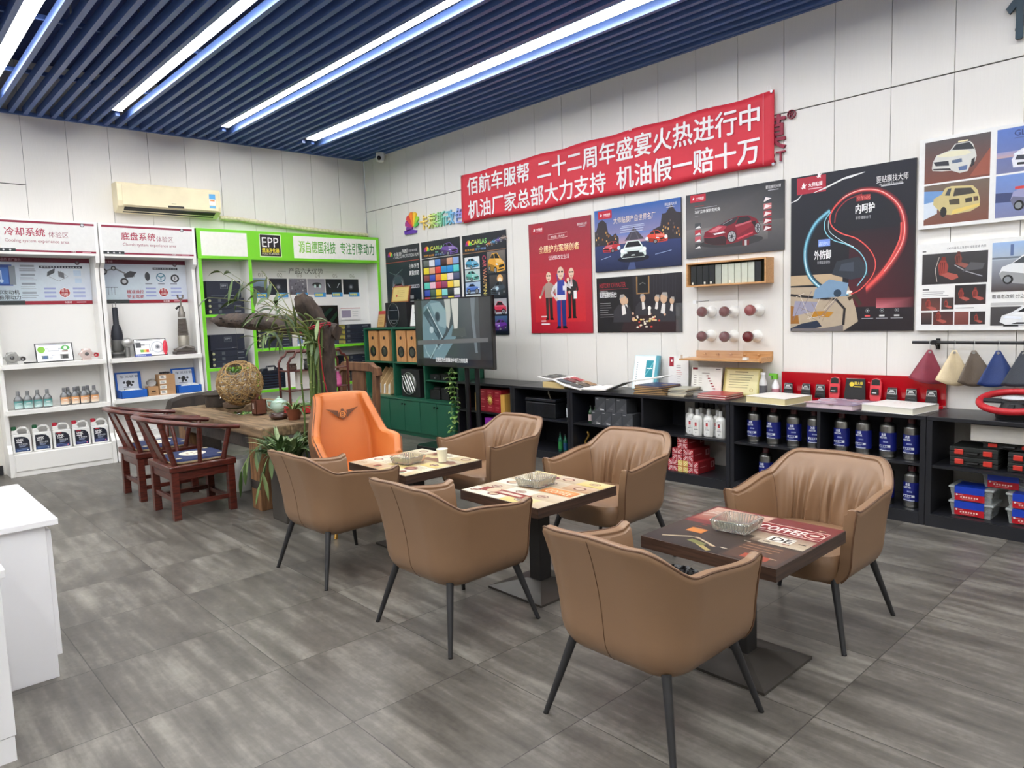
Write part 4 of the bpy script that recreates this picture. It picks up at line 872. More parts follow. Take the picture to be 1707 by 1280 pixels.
def p_blue(A):
    A.g(0, .42, 1, 1, (150, 140, 170), (40, 92, 165)); A.g(0, .42, 1, .58, (185, 150, 160), (95, 125, 190)); A.g(0, 0, 1, .42, (22, 32, 66), (48, 62, 110))
    bd = (52, 46, 50)
    A.p([(0, .42), (.30, .42), (.3, .52), (.26, .6), (.22, .56), (.17, .62), (.15, .78), (.1, .84), (.05, .8), (.02, .66), (0, .66)], bd); A.p([(.62, .42), (1, .4), (1, .78), (.95, .8), (.9, .92), (.84, .8), (.8, .8), (.78, .62), (.7, .58), (.66, .5)], bd)
    for k in range(46):
        s_ = R.random() < .5; x = R.uniform(.01, .28) if s_ else R.uniform(.68, .98); yy = R.uniform(.43, .54 if abs(x-.5) < .3 else .68); A.r(x, yy, x+.012, yy+.03, R.choice([(200, 150, 80), (165, 110, 60), (230, 185, 110), (90, 78, 76)]))
    A.p([(.37, .46), (.48, .66), (.6, .46)], (70, 66, 78)); A.l([(.42, .46), (.48, .64), (.54, .46)], .004, (120, 115, 125))
    A.p([(.4, 0), (.5, 0), (.47, .2), (.45, .2)], (70, 84, 130)); car_34(A, .1, .3, .22, .18, (185, 50, 60)); car_34(A, .62, .37, .24, .2, (215, 70, 50), True)
    A.c(.3, .36, .02, (200, 225, 245)); A.c(.63, .45, .018, (230, 235, 245)); A.c(.84, .45, .018, (235, 230, 230)); A.c(.47, .17, .19, (18, 22, 40), 20, .035); car_front(A, .32, .16, .3, .3, (214, 226, 222)); A.p([(.33, .19), (.44, .2), (.47, .27), (.36, .25)], (30, 34, 40)); A.p([(.61, .19), (.5, .2), (.47, .27), (.58, .25)], (30, 34, 40))
    for x in (.34, .6): A.c(x, .3, .022, (245, 252, 250))
    for x0_, x1_ in ((.08, .2), (.72, .9)): A.l([(x0_, .2), (x1_, .24)], .006, (140, 160, 200))
    master_logo(A, .05, .85, .22, .98); slogan(A, .83, .9, .028, .13); A.t('大师贴膜产自世界名厂', .24, .745, .062, (240, 222, 205), wm=.5); A.r(.34, .685, .6, .695, (190, 200, 225)); A.bars(.32, .66, .3, 3, .035, .01, (190, 200, 225), .2)
poster('blue_car_poster', 'blue evening poster with a white sports car between old buildings', 4.280, 5.300, 1.886, 2.494, .016, (30, 30, 36), p_blue)
def p_dinner(A):
    A.r(0, 0, 1, 1, (22, 20, 24)); A.g(.45, .35, 1, 1, (28, 24, 30), (40, 38, 46)); 
    for k in range(9): A.l([(.66+.035*k, .98), (.65+.035*k+.01*(k % 2), .55)], .004, (52, 50, 60))
    A.l([(.5, .98), (.5, .68), (.64, .68), (.64, .98)], .016, (150, 115, 70)); A.r(.515, .71, .625, .98, (20, 22, 24)); A.l([(.53, .84), (.57, .87), (.6, .84)], .005, (140, 140, 135))
    A.t('HISTORY OF MASTER', .04, .815, .045, (175, 40, 55), wm=.33); A.r(.04, .78, .4, .787, (150, 50, 60)); A.t('大师回忆录，', .04, .71, .03, (220, 215, 215), wm=.11); A.t('就是贴膜的历史!', .04, .635, .055, (235, 235, 235), bold=.015, wm=.215); A.bars(.04, .53, .2, 7, .042, .008, (150, 148, 150), .5)
    A.p([(.3, 0), (.98, 0), (.96, .2), (.78, .34), (.48, .34), (.34, .2)], (44, 26, 30))
    def seated(x, y, s, turn, coat=(50, 48, 54)):
        X = lambda a: x+a*s/A.w*turn; Y = lambda b: y+b*s/A.h; P = lambda pts: [(X(a), Y(b)) for a, b in pts]
        A.p(P([(-.5, 0), (.45, 0), (.4, .5), (.2, .72), (-.2, .75), (-.45, .5)]), coat); A.p(P([(.0, .3), (.22, .36), (.14, .74), (-.02, .72)]), (225, 220, 215)); A.c(X(.06), Y(.95), .17*s, (205, 170, 140), 12, .22*s); A.p(P([(-.14, .95), (-.1, 1.18), (.12, 1.19), (.14, 1.08), (-.02, 1.05)]), (165, 160, 155)); A.l([(X(.3), Y(.3)), (X(.55), Y(.12))], .16*s, coat); A.c(X(.6), Y(.12), .09*s, (205, 165, 135), 8)
    seated(.56, .3, .17, 1); seated(.36, .3, .15, 1); seated(.74, .3, .16, -1); seated(.32, .18, .23, 1); seated(.82, .18, .23, -1); seated(.905, .27, .15, -1)
    for k in range(26): A.c(R.uniform(.48, .76), R.uniform(.08, .3), R.uniform(.01, .018), R.choice([(235, 225, 205), (215, 190, 150), (190, 60, 50), (230, 200, 110)]), 8, .009)
    A.p([(.63, .3), (.66, .3), (.655, .42), (.645, .46), (.635, .42)], (235, 230, 220)); A.c(.645, .42, .02, (245, 240, 230), 8)
poster('dinner_poster', 'black poster of men in dark suits gathered around a dinner table', 4.286, 5.296, 1.280, 1.825, .012, (20, 20, 22), p_dinner)
def p_grey(A):
    A.g(0, .45, 1, 1, (112, 108, 108), (52, 54, 58), (74, 74, 76), (40, 42, 46)); A.g(0, 0, 1, .45, (60, 62, 68), (128, 124, 122), (62, 62, 66), (96, 94, 94)); A.g(.1, .18, .85, .42, (78, 78, 82), (140, 136, 134), (90, 88, 90), (130, 126, 124))
    A.c(.48, .2, .3, (56, 55, 58), 24, .045)
    A.p([(.195, .319), (.21, .388), (.302, .448), (.369, .471), (.466, .536), (.555, .569), (.659, .562), (.741, .497), (.776, .398), (.774, .303), (.746, .272), (.69, .247), (.541, .179), (.407, .16), (.288, .178), (.202, .223)], (122, 26, 42))
    A.p([(.228, .39), (.302, .446), (.369, .469), (.444, .44), (.407, .371), (.288, .357)], (168, 52, 68)); A.p([(.25, .385), (.35, .45), (.40, .44), (.33, .375)], (205, 120, 128)); A.p([(.525, .442), (.689, .481), (.712, .409), (.556, .285)], (142, 34, 50)); A.p([(.53, .44), (.689, .478), (.69, .46), (.535, .41)], (190, 96, 106))
    A.p([(.362, .468), (.466, .527), (.547, .559), (.558, .544), (.518, .474), (.444, .439)], (52, 50, 54)); A.p([(.567, .551), (.659, .547), (.692, .494), (.6, .455), (.533, .452)], (40, 34, 38)); A.l([(.40, .475), (.5, .53)], .004, (150, 150, 155))
    A.p([(.689, .456), (.734, .469), (.731, .359), (.712, .409)], (40, 22, 26)); A.p([(.199, .3), (.288, .285), (.407, .299), (.444, .259), (.43, .161), (.288, .178), (.202, .228)], (52, 34, 38)); A.p([(.2, .312), (.288, .30), (.40, .315), (.40, .30), (.288, .285), (.2, .298)], (150, 40, 56)); A.p([(.295, .346), (.407, .365), (.429, .345), (.317, .325)], (228, 226, 228)); A.p([(.548, .243), (.704, .312), (.707, .291), (.553, .216)], (205, 70, 84)); A.l([(.288, .357), (.407, .371), (.444, .435)], .003, (90, 20, 32))
    for (cx, cy, rx_, ry_) in ((.493, .273, .041, .078), (.752, .356, .025, .068)):
        A.c(cx, cy, rx_*1.18*A.w, (18, 16, 18), 22, ry_*1.15*A.h*1.0); A.c(cx, cy, rx_*A.w, (168, 170, 174), 20, ry_*A.h)
        for k in range(7): A.l([(cx, cy), (cx+rx_*.9*math.cos(k*.9), cy+ry_*.9*math.sin(k*.9))], .006, (60, 60, 64))
        A.c(cx, cy, rx_*.3*A.w, (50, 50, 54), 10, ry_*.3*A.h)
    master_logo(A, .05, .87, .22, .985); slogan(A, .83, .9, .028, .13); A.r(.1, .8, .2, .81, (150, 60, 60)); A.r(.1, .765, .34, .775, (150, 150, 155)); A.t('360°立体保护无死角', .1, .69, .03, (230, 230, 230), bold=.015, wm=.25); A.r(.1, .65, .14, .655, (150, 150, 150))
    for k in range(4): A.r(.1, .46-.105*k, .165, .54-.105*k, [(70, 74, 78), (175, 50, 64), (190, 90, 100), (60, 62, 66)][k]); A.p([(.1, .46-.105*k), (.165, .46-.105*k), (.15, .5-.105*k)], (225, 225, 225))
    for k in range(5): A.r(.81, .72-.105*k, .885, .8-.105*k, [(60, 64, 70), (200, 120, 120), (175, 60, 70), (150, 40, 56), (120, 30, 40)][k]); A.p([(.81, .72-.105*k), (.885, .76-.105*k), (.83, .79-.105*k)], (230, 220, 220))
    A.r(.6, .12, .67, .2, (110, 40, 46)); A.r(.625, .12, .645, .2, (190, 190, 190))
poster('red_sports_car_poster', 'grey poster with a dark red sports car above the wooden wall box', 5.354, 6.272, 1.939, 2.497, .016, (40, 40, 44), p_grey)
def arc(cx, cy, rx, ry, a0, a1, n=30): return [(cx+rx*math.cos(a0+(a1-a0)*i/n), cy+ry*math.sin(a0+(a1-a0)*i/n)) for i in range(n+1)]
def p_swirl(A):
    A.g(0, 0, 1, 1, (18, 20, 28), (26, 28, 38), (30, 20, 26), (24, 26, 36)); A.g(.5, .15, 1, .62, (84, 20, 34), (40, 22, 32), (56, 18, 28), (30, 22, 30))
    # beige view with dark and ochre shapes at the lower left edge
    A.p([(0, .0), (.46, .0), (.58, .06), (.56, .14), (.5, .28), (0, .29)], (176, 160, 138)); A.r(0, .3, .45, .365, (188, 164, 132))
    A.p([(0, .02), (.1, .05), (.24, .07), (.28, .03), (.12, .0), (0, .0)], (30, 42, 64)); A.p([(.02, .02), (.3, .02), (.46, .04), (.46, 0), (0, 0)], (110, 104, 104)); A.p([(.18, .09), (.34, .09), (.38, .12), (.3, .13), (.2, .13)], (176, 122, 30)); A.p([(0, .05), (.08, .05), (.06, .16), (0, .17)], (150, 100, 40)); A.l([(.0, .24), (.2, .22), (.4, .2), (.47, .14), (.46, .04)], .02, (34, 30, 32)); A.p([(.02, .1), (.22, .13), (.24, .19), (.04, .2)], (150, 148, 168))
    for k in range(16):
        a_ = R.uniform(.02, .3); A.l([(a_, R.uniform(.06, .26)), (a_+R.uniform(.04, .16), R.uniform(.06, .26))], .004, R.choice([(205, 196, 182), (140, 124, 108), (120, 110, 120)]))
    A.p([(.36, .36), (.4, .44), (.58, .46), (.64, .4), (.66, .34), (.52, .32)], (44, 50, 60)); A.p([(.42, .38), (.44, .42), (.54, .43), (.54, .37)], (64, 72, 84)); A.g(.72, .14, 1, .2, (200, 110, 120), (120, 30, 44), (60, 20, 30), (70, 20, 30))
    # light trails: one red loop and one blue loop making an S
    def crom(p, n=8):
        o = []; q = [p[0]]+p+[p[-1]]
        for i in range(1, len(q)-2):
            for j in range(n):
                t_ = j/n; o.append(tuple(.5*((2*q[i][c])+(-q[i-1][c]+q[i+1][c])*t_+(2*q[i-1][c]-5*q[i][c]+4*q[i+1][c]-q[i+2][c])*t_**2+(-q[i-1][c]+3*q[i][c]-3*q[i+1][c]+q[i+2][c])*t_**3) for c in (0, 1)))
        return o+[p[-1]]
    RL = [(.64, .26), (.78, .36), (.90, .50), (.925, .62), (.88, .74), (.76, .83), (.62, .86), (.48, .84), (.38, .78), (.34, .72), (.36, .66), (.44, .61), (.56, .57), (.66, .50), (.71, .42), (.69, .34), (.60, .26), (.52, .23)]
    RL = crom(RL)
    for k in range(13):
        s_ = (k-6)/6; g_ = math.exp(-(s_*1.6)**2); n_ = len(RL); fade = [(.58, .57)]
        line_ = []
        for i, q in enumerate(RL):
            amp = .034*max(0, 1-i/(n_*.62)); line_.append((q[0]+(q[0]-.62)*s_*amp/.3, q[1]+(q[1]-.58)*s_*amp/.3))
        A.l(line_[:int(n_*(.55+.03*k))], .005+.004*g_, mix3((74, 20, 30), (235, 84, 80), g_))
    A.l(RL, .007, (232, 92, 86)); A.l(RL[8:60], .004, (255, 205, 195)); A.l(crom([(.66, .27), (.8, .4), (.89, .54), (.9, .64)]), .012, (226, 90, 84))
    A.l(crom([(.38, .68), (.4, .75), (.48, .81), (.6, .835)]), .008, (150, 46, 52))
    BL = crom([(.34, .76), (.22, .69), (.145, .58), (.13, .47), (.17, .36), (.27, .28), (.38, .245), (.50, .235)])
    for k in range(11):
        s_ = (k-4)/5; g_ = math.exp(-(s_*1.5)**2); A.l([(q[0]-(q[0]-.45)*s_*.06, q[1]-(q[1]-.5)*s_*.06) for q in BL], .004+.004*g_, mix3((18, 44, 60), (130, 200, 222), g_))
    A.l(crom([(.345, .75), (.30, .70), (.305, .63), (.37, .575), (.48, .54), (.58, .49), (.635, .42), (.635, .35), (.57, .28)]), .007, (140, 205, 222)); A.l(crom([(.33, .70), (.34, .63), (.44, .565), (.54, .52)]), .004, (215, 238, 245)); A.l(BL[20:], .005, (226, 244, 250)); A.c(.5, .245, .03, (250, 235, 225), 10, .012)
    A.p([(.2, .21), (.48, .22), (.5, .3), (.34, .33), (.22, .27)], (120, 150, 178)); A.c(.41, .24, .03, (40, 60, 80), 12, .03); A.l([(.6, .16), (.55, .22), (.5, .2)], .03, (60, 44, 34))
    master_logo(A, .055, .885, .305, .99, (172, 40, 58)); bird_logo(A, .22, .97, .05); A.l([(.2, .885), (.3, .905), (.45, .945), (.5, .95), (.62, .965)], [.003, .012, .012, .018, .004], (225, 225, 225)); A.l([(.0, .84), (.06, .855), (.1, .885)], [.004, .012, .002], (225, 225, 225))
    slogan(A, .71, .885, .05, .215); A.t('要贴膜找大师', .73, .87, .012, (190, 190, 190), wm=.16)
    A.r(.555, .795, .665, .83, (150, 50, 54)); A.t('空车N95', .56, .8, .03, (245, 130, 120), wm=.095); A.t('内呵护', .55, .72, .07, (240, 240, 240), bold=.02, wm=.135); A.t('享受健康出行', .55, .685, .024, (190, 190, 195), wm=.11)
    A.r(.245, .54, .345, .585, (120, 150, 225)); A.t('晶钻N7', .25, .547, .03, (210, 225, 250), wm=.085); A.t('外防御', .21, .46, .07, (240, 240, 240), bold=.02, wm=.13); A.t('无惧岩土侵蚀', .235, .43, .024, (190, 190, 195), wm=.1)
    for k in range(3): A.c(.655+.112*k, .125, .016, (140, 140, 145), 6); A.c(.655+.112*k, .125, .013, (30, 30, 38), 6); A.c(.655+.112*k, .125, .006, (190, 200, 195), 6); A.r(.635+.112*k, .088, .675+.112*k, .098, (210, 80, 80) if k == 0 else (200, 200, 200)); A.r(.61+.112*k, .075, .7+.112*k, .08, (140, 140, 145))
poster('swirl_poster', 'large black poster with red and blue light swirl above the black cabinet', 6.330, 7.243, 1.280, 2.495, .016, (24, 24, 28), p_swirl)
def photo(A, u0, v0, u1, v1, cb, ct): A.g(u0, v0, u1, v1, cb, ct)
def p_suv(A):
    A.r(0, 0, 1, 1, (228, 228, 226))
    photo(A, .03, .5, .36, .96, (120, 70, 56), (84, 78, 78)); A.p([(.26, .52), (.36, .52), (.36, .8)], (150, 84, 66)); Q = lambda pts: [(a*.51, c) for a, c in pts]; A.p(Q([(.134, .669), (.143, .733), (.179, .801), (.316, .836), (.364, .897), (.51, .899), (.539, .865), (.563, .789), (.576, .732), (.561, .672), (.516, .648), (.494, .583), (.416, .573), (.335, .612), (.238, .62), (.141, .639)]), (206, 206, 200)); A.p(Q([(.332, .836), (.372, .888), (.502, .89), (.53, .856), (.553, .809), (.478, .818)]), (52, 54, 58)); A.p(Q([(.179, .797), (.316, .828), (.478, .814), (.527, .777), (.463, .759), (.301, .765), (.203, .778)]), (222, 218, 190)); A.p(Q([(.148, .732), (.301, .724), (.31, .671), (.173, .686)]), (50, 52, 58)); A.p(Q([(.334, .722), (.431, .731), (.438, .69), (.341, .688)]), (88, 104, 130)); A.p(Q([(.4, .64), (.49, .65), (.485, .6), (.41, .6)]), (90, 110, 150)); A.p(Q([(.145, .66), (.32, .64), (.33, .618), (.15, .642)]), (60, 60, 62)); A.p(Q([(.528, .70), (.56, .72), (.555, .64), (.52, .62)]), (40, 40, 44)); A.r(.2, .905, .25, .92, (235, 225, 180))
    photo(A, .03, .04, .36, .48, (120, 74, 60), (110, 96, 84)); A.p([(.03, .2), (.13, .2), (.13, .4), (.03, .42)], (110, 150, 200)); A.p([(.03, .1), (.1, .16), (.1, .3), (.03, .28)], (205, 215, 225)); A.p(Q([(.155, .263), (.162, .328), (.239, .364), (.276, .429), (.337, .444), (.547, .423), (.595, .366), (.622, .258), (.616, .191), (.533, .147), (.341, .129), (.28, .14), (.258, .12), (.235, .169), (.188, .222)]), (198, 182, 128)); A.p(Q([(.355, .329), (.373, .415), (.531, .4), (.576, .336)]), (66, 62, 56)); A.p(Q([(.274, .35), (.305, .419), (.338, .42), (.323, .341)]), (70, 74, 78)); A.p(Q([(.341, .129), (.616, .196), (.619, .223), (.357, .182)]), (222, 196, 110)); A.p(Q([(.476, .291), (.544, .295), (.548, .25), (.481, .244)]), (60, 56, 50)); A.p(Q([(.315, .298), (.419, .299), (.423, .236), (.324, .242)]), (78, 72, 58)); A.p(Q([(.555, .3), (.6, .3), (.605, .25), (.56, .25)]), (90, 70, 56)); A.c(.262*.51, .17, .02, (36, 34, 32), 14, .035)
    photo(A, .39, .5, .97, .96, (112, 116, 150), (90, 120, 190)); A.g(.39, .66, .97, .72, (190, 160, 160), (150, 150, 190)); A.t('GLE', .47, .87, .036, (50, 60, 110), bold=.03); A.r(.47, .845, .6, .852, (80, 90, 130)); car_34(A, .46, .52, .4, .38, (222, 222, 230), False, (50, 54, 66), (60, 62, 72))
    photo(A, .39, .04, .97, .48, (120, 124, 160), (110, 140, 200)); A.p([(.39, .2), (.97, .16), (.97, .24), (.39, .3)], (60, 70, 110)); car_34(A, .46, .06, .4, .38, (150, 150, 186), True, (50, 54, 70), (60, 62, 80)); A.r(.48, .32, .56, .35, (200, 60, 60))
poster('suv_photo_board', 'upper white framed board with car photos at the right edge', 7.267, 8.45, 1.990, 2.602, .035, (232, 232, 230), p_suv)
def seat(A, u, v, s, c=(150, 60, 52)):
    X = lambda a: u+a*s/A.w; Y = lambda b: v+b*s/A.h; P = lambda pts: [(X(a), Y(b)) for a, b in pts]
    A.p(P([(.2, .3), (.55, .22), (.62, .75), (.5, 1.05), (.25, 1.08), (.12, .8)]), c); A.p(P([(.28, 1.06), (.5, 1.04), (.48, 1.25), (.3, 1.26)]), mix3(c, (20, 10, 10), .25)); A.p(P([(.25, .3), (.8, 0), (1.1, .12), (1.05, .28), (.6, .42)]), mix3(c, (255, 190, 170), .18))
    for k in range(3): A.l(P([(.22+.1*k, .4), (.26+.09*k, .95)]), .004, mix3(c, (0, 0, 0), .4))
def p_inter(A):
    A.r(0, 0, 1, 1, (230, 230, 228)); A.t('LX570最近上海意年诚意套装·内饰', .16, .915, .018, (70, 66, 66), wm=.23); A.r(.03, .905, .05, .918, (90, 90, 90))
    photo(A, .03, .53, .365, .88, (42, 38, 40), (60, 58, 60)); seat(A, .1, .57, .13); seat(A, .19, .7, .09, (120, 62, 54)); A.l([(.11, .56), (.1, .7), (.12, .84)], .004, (190, 180, 170)); A.l([(.2, .74), (.26, .66), (.34, .6)], .006, (160, 160, 165)); A.p([(.24, .66), (.34, .68), (.35, .74), (.28, .76)], (84, 84, 88))
    A.r(.035, .465, .07, .48, (80, 80, 80)); A.bars(.035, .44, .14, 3, .022, .006, (150, 150, 150)); photo(A, .205, .29, .36, .51, (56, 44, 44), (40, 38, 40)); seat(A, .215, .33, .07); seat(A, .285, .33, .07)
    photo(A, .03, .23, .13, .375, (110, 60, 54), (80, 54, 50)); seat(A, .045, .23, .07); photo(A, .137, .24, .2, .375, (60, 50, 50), (70, 60, 58)); seat(A, .145, .25, .05)
    photo(A, .03, .07, .088, .21, (46, 40, 42), (84, 60, 56)); photo(A, .094, .065, .2, .215, (96, 50, 46), (70, 44, 44)); seat(A, .1, .08, .07); photo(A, .206, .065, .278, .21, (110, 56, 50), (130, 74, 66)); photo(A, .285, .065, .36, .21, (56, 44, 44), (44, 40, 42)); seat(A, .3, .08, .05); A.bars(.21, .25, .12, 1, .02, .006, (120, 120, 120))
    photo(A, .385, .42, .96, .95, (70, 60, 58), (180, 190, 205)); A.g(.385, .76, .96, .95, (170, 180, 190), (150, 180, 220)); A.r(.47, .8, .485, .92, (90, 110, 150)); A.r(.385, .77, .96, .79, (110, 120, 130)); car_34(A, .42, .46, .42, .36, (222, 224, 226), True, (60, 64, 70), (70, 72, 78)); A.t('霸道老改新 分之套件升级', .39, .345, .026, (80, 78, 78), wm=.28); A.r(.385, .27, .96, .3, (190, 190, 190)); photo(A, .385, .05, .96, .255, (60, 58, 60), (70, 68, 70)); car_front(A, .43, .04, .44, .24, (224, 226, 228)); A.r(.57, .1, .72, .2, (60, 62, 66))
    for k in range(6): A.r(.58+.024*k, .105, .588+.024*k, .195, (190, 192, 196))
poster('interior_photo_board', 'lower white framed board with car seat photos above the swatch rail', 7.265, 8.45, 1.282, 1.886, .035, (232, 232, 230), p_inter)
# ------------------------------------------------------------------ wooden wall box, bulbs, shelf
PINE = M('pale_beech', (205, 158, 108), 0.5, var=.1, scale=3, stretch=(2, 30, 30), dark=(184, 134, 84))
t = thing('sample_box', 'wooden wall box holding upright dark and clear film samples', 'wall box', (0, 0, 0))
b = MB(); x0, x1, z0, z1, d = 5.425, 6.178, 1.68, 1.888, .13
b.box((x0, -d, z0), (x1, -.001, z0+.014), PINE); b.box((x0, -d, z1-.014), (x1, -.001, z1), PINE); b.box((x0, -d, z0+.014), (x0+.014, -.001, z1-.014), PINE); b.box((x1-.014, -d, z0+.014), (x1, -.001, z1-.014), PINE); b.box((x0+.014, -.012, z0+.014), (x1-.014, -.004, z1-.014), MATTE, rgb(70, 78, 62)); b.build('box', t)
for k in range(11):
    xx = 5.46+.061*k; dark = k in (0, 1, 2, 3, 10)
    b = MB(); b.box((xx, -.11, z0+.0145), (xx+.055, -.104-.002*(k % 2), z1-.03), GLOSS if dark else MATTE, rgb((28, 32, 36) if dark else ((150, 155, 145) if k == 4 else (196, 200, 184)))); 
    if k in (0, 2, 3, 6): b.box((xx+.01, -.1125, z0+.02), (xx+.025, -.1101, z0+.04), PAPER, rgb(230, 225, 210))
    b.build('film_sample', t)
for i, (x, z) in enumerate([(5.597, 1.458), (5.815, 1.455), (6.05, 1.461), (5.593, 1.246), (5.815, 1.243), (6.031, 1.243)]):
    t = thing('heat_bulb', 'dark red bulb in white wall socket, %s row, %s' % (('upper', 'lower')[i // 3], ('left one', 'middle one', 'right one')[i % 3]), 'heat lamp', (x, 0, z), group='red heat bulbs on the wall')
    b = MB(); rx = Matrix.Rotation(PI/2, 3, 'X')
    b.lathe([(.052, .001), (.052, .016), (.046, .024), (.028, .05), (.026, .075), (.0, .076)], GLOSS, rgb(236, 236, 232), 24, rot=rx); b.build('socket', t)
    b = MB(); b.lathe([(.014, .07), (.018, .085), (.036, .12), (.046, .148), (.046, .165), (.036, .182), (.0, .19)], GLOSS, rgb(96, 30, 34) if i != 2 else rgb(140, 78, 78), 24, rot=rx); b.build('bulb', t)
t = thing('acrylic_sheet', 'clear acrylic sheet standing on the wooden shelf in front of red bulbs', 'panel', (0, 0, 0))
b = MB(); b.box((5.37, -.215, 1.055), (6.02, -.211, 1.545), clear_sheet('acrylic', (250, 252, 252), .035)); b.build('sheet', t)
b = MB(); b.box((5.55, -.225, 1.53), (5.585, -.2, 1.56), GLOSS, rgb(235, 235, 235)); b.tube([(5.58, -.213, 1.548), (5.7, -.213, 1.553)], .004, METAL, rgb(120, 120, 120)); b.build('clip', t)
t = thing('wall_shelf', 'small pale wooden wall shelf with peg rail under the red bulbs', 'shelf', (0, 0, 0))
b = MB(); b.box((5.40, -.22, 1.037), (6.17, -.001, 1.052), PINE); b.build('board', t)
b = MB(); b.box((5.45, -.02, 1.052), (6.175, -.001, 1.115), PINE); b.box((6.155, -.2, 1.03), (6.175, -.02, 1.075), PINE); b.build('rail', t)
for k in range(5):
    b = MB(); b.lathe([(.008, 0), (.012, .012), (0, .02)], PINE, None, 10, (5.54+.13*k, -.02, 1.085), rot=Matrix.Rotation(PI/2, 3, 'X')); b.build('peg', t)
b = MB(); b.box((6.02, -.225, 1.052), (6.06, -.19, 1.075), GLOSS, rgb(235, 232, 225)); b.build('clip', t); b = MB(); b.box((5.4, -.225, 1.052), (5.42, -.19, 1.085), GLOSS, rgb(235, 232, 225)); b.build('clip', t)
# ------------------------------------------------------------------ long black cabinet units under the posters
BLK = M('black_laminate', (30, 31, 36), 0.32, var=.08, scale=6, spec=.5)
CD, CT, SH, BS = .478, .7365, .413, .085
UL = ['black low cabinet unit holding the red gift box, left end of the row', 'black low cabinet unit behind the farthest tan armchair', 'black low cabinet unit holding grey cartons under the open sample book', 'black low cabinet unit holding blue spray cans under the red toy display', 'black low cabinet unit at the right edge holding plastic tubs']
for i, (xa, xb, divs, back) in enumerate([(2.51, 3.468, [], [(2.51, 3.468)]), (3.472, 4.298, [], [(3.472, 4.298)]), (4.302, 6.046, [5.175], [(4.302, 5.35)]), (6.05, 7.482, [6.768], [(6.05, 7.482)]), (7.486, 8.95, [8.22], [])]):
    t = thing('low_cabinet', UL[i], 'cabinet', (0, 0, 0), group='black low cabinets')
    b = MB(); b.box((xa, -CD, CT-.026), (xb, -.002, CT), BLK); b.build('top_board', t, .002)
    for x in (xa, xb-.034):
        b = MB(); b.box((x, -CD+.004, 0), (x+.034, -.004, CT-.026), BLK); b.build('side_board', t)
    for x in divs:
        b = MB(); b.box((x-.012, -CD+.008, BS), (x+.012, -.004, CT-.026), BLK); b.build('divider', t)
    for xs, xe in zip([xa+.034]+[d_+.012 for d_ in divs], [d_-.012 for d_ in divs]+[xb-.034]):
        b = MB(); b.box((xs, -CD+.012, SH-.018), (xe, -.004, SH), BLK); b.build('shelf', t)
    b = MB(); b.box((xa+.034, -CD+.002, .0), (xb-.034, -.004, BS-.006), BLK); b.box((xa+.034, -CD+.006, BS-.006), (xb-.034, -.004, BS), BLK); b.build('plinth', t)
    for (p0, p1) in back:
        b = MB(); b.box((p0+.034, -.014, BS), (min(p1, xb)-.034, -.005, CT-.026), BLK); b.build('back_board', t)
# --- contents, left to right
SH += .0012; BS += .0012
t = thing('gift_box', 'red gift box with a gold flower between yellow ends', 'gift box', (3.04, -.31, SH))
GB = rgb(150, 22, 42)
b = MB(); b.box((-.17, -.12, 0), (.2, .1, .25), MATTE, GB); A = Art(b, (-.17, -.12, 0), RX, RZ, .37, .25, PRINT)
for i in range(3):
    for j in range(3): A.r(.02+i*.33, .03+j*.33, .32+i*.33, .33+j*.33, (170, 30, 52) if (i+j) % 2 else (158, 24, 46)); A.r(.08+i*.33, .2+j*.33, .24+i*.33, .24+j*.33, (215, 120, 120)); A.bars(.08+i*.33, .12+j*.33, .16, 2, .04, .012, (200, 90, 100))
b.build('box', t)
b = MB()
for k in range(14):
    a_ = k*2*PI/14; b.prism([(.02*math.cos(a_-.2), .02*math.sin(a_-.2)), (.055*math.cos(a_), .065*math.sin(a_)), (.02*math.cos(a_+.2), .02*math.sin(a_+.2))], (0.02, -.127, .14), RX, RZ, .004, MATTE, rgb(222, 185, 80))
b.lathe([(.03, 0), (.02, .008), (0, .01)], MATTE, rgb(235, 205, 110), 14, (0.02, -.126, .14), rot=Matrix.Rotation(PI/2, 3, 'X')); b.build('flower', t)
for x in (-.235, .2):
    b = MB(); b.box((x, -.13, 0), (x+.065, .1, .205), MATTE, rgb(222, 170, 80)); A = Art(b, (x, -.13, 0), RX, RZ, .065, .205, PRINT)
    if x < 0: A.c(.5, .5, .022, (90, 50, 36), 16, .05)
    b.build('end_carton', t)
for k in range(2):
    t = thing('purple_box', ('bright purple box under the red gift box', 'dark violet box right of the bright purple one')[k], 'box', (3.06+.19*k, -.36, BS)); b = MB(); b.box((-.085, -.09, 0), (.085, .09, .26), MATTE, rgb((150, 40, 170) if k == 0 else (60, 30, 110))); A = Art(b, (-.085, -.09, 0), RX, RZ, .17, .26, PRINT); A.r(.2, .6, .8, .75, (205, 130, 215) if k == 0 else (110, 80, 160)); b.build('carton', t)
t = thing('black_printer', 'dark office machine inside the black cabinet behind the far armchair', 'printer', (3.85, -.28, SH)); b = MB(); b.box((-.24, -.14, 0), (.2, .14, .16), GLOSS, rgb(26, 28, 32)); b.build('casing', t, .01); b = MB(); b.box((-.24, -.14, .17), (.2, .14, .2), GLOSS, rgb(38, 40, 46)); b.build('lid', t, .006); b = MB(); b.tube([(.1, -.1, .2), (.13, -.16, .26), (.09, -.12, .29)], .006, MATTE, rgb(150, 145, 130)); b.build('cable', t)
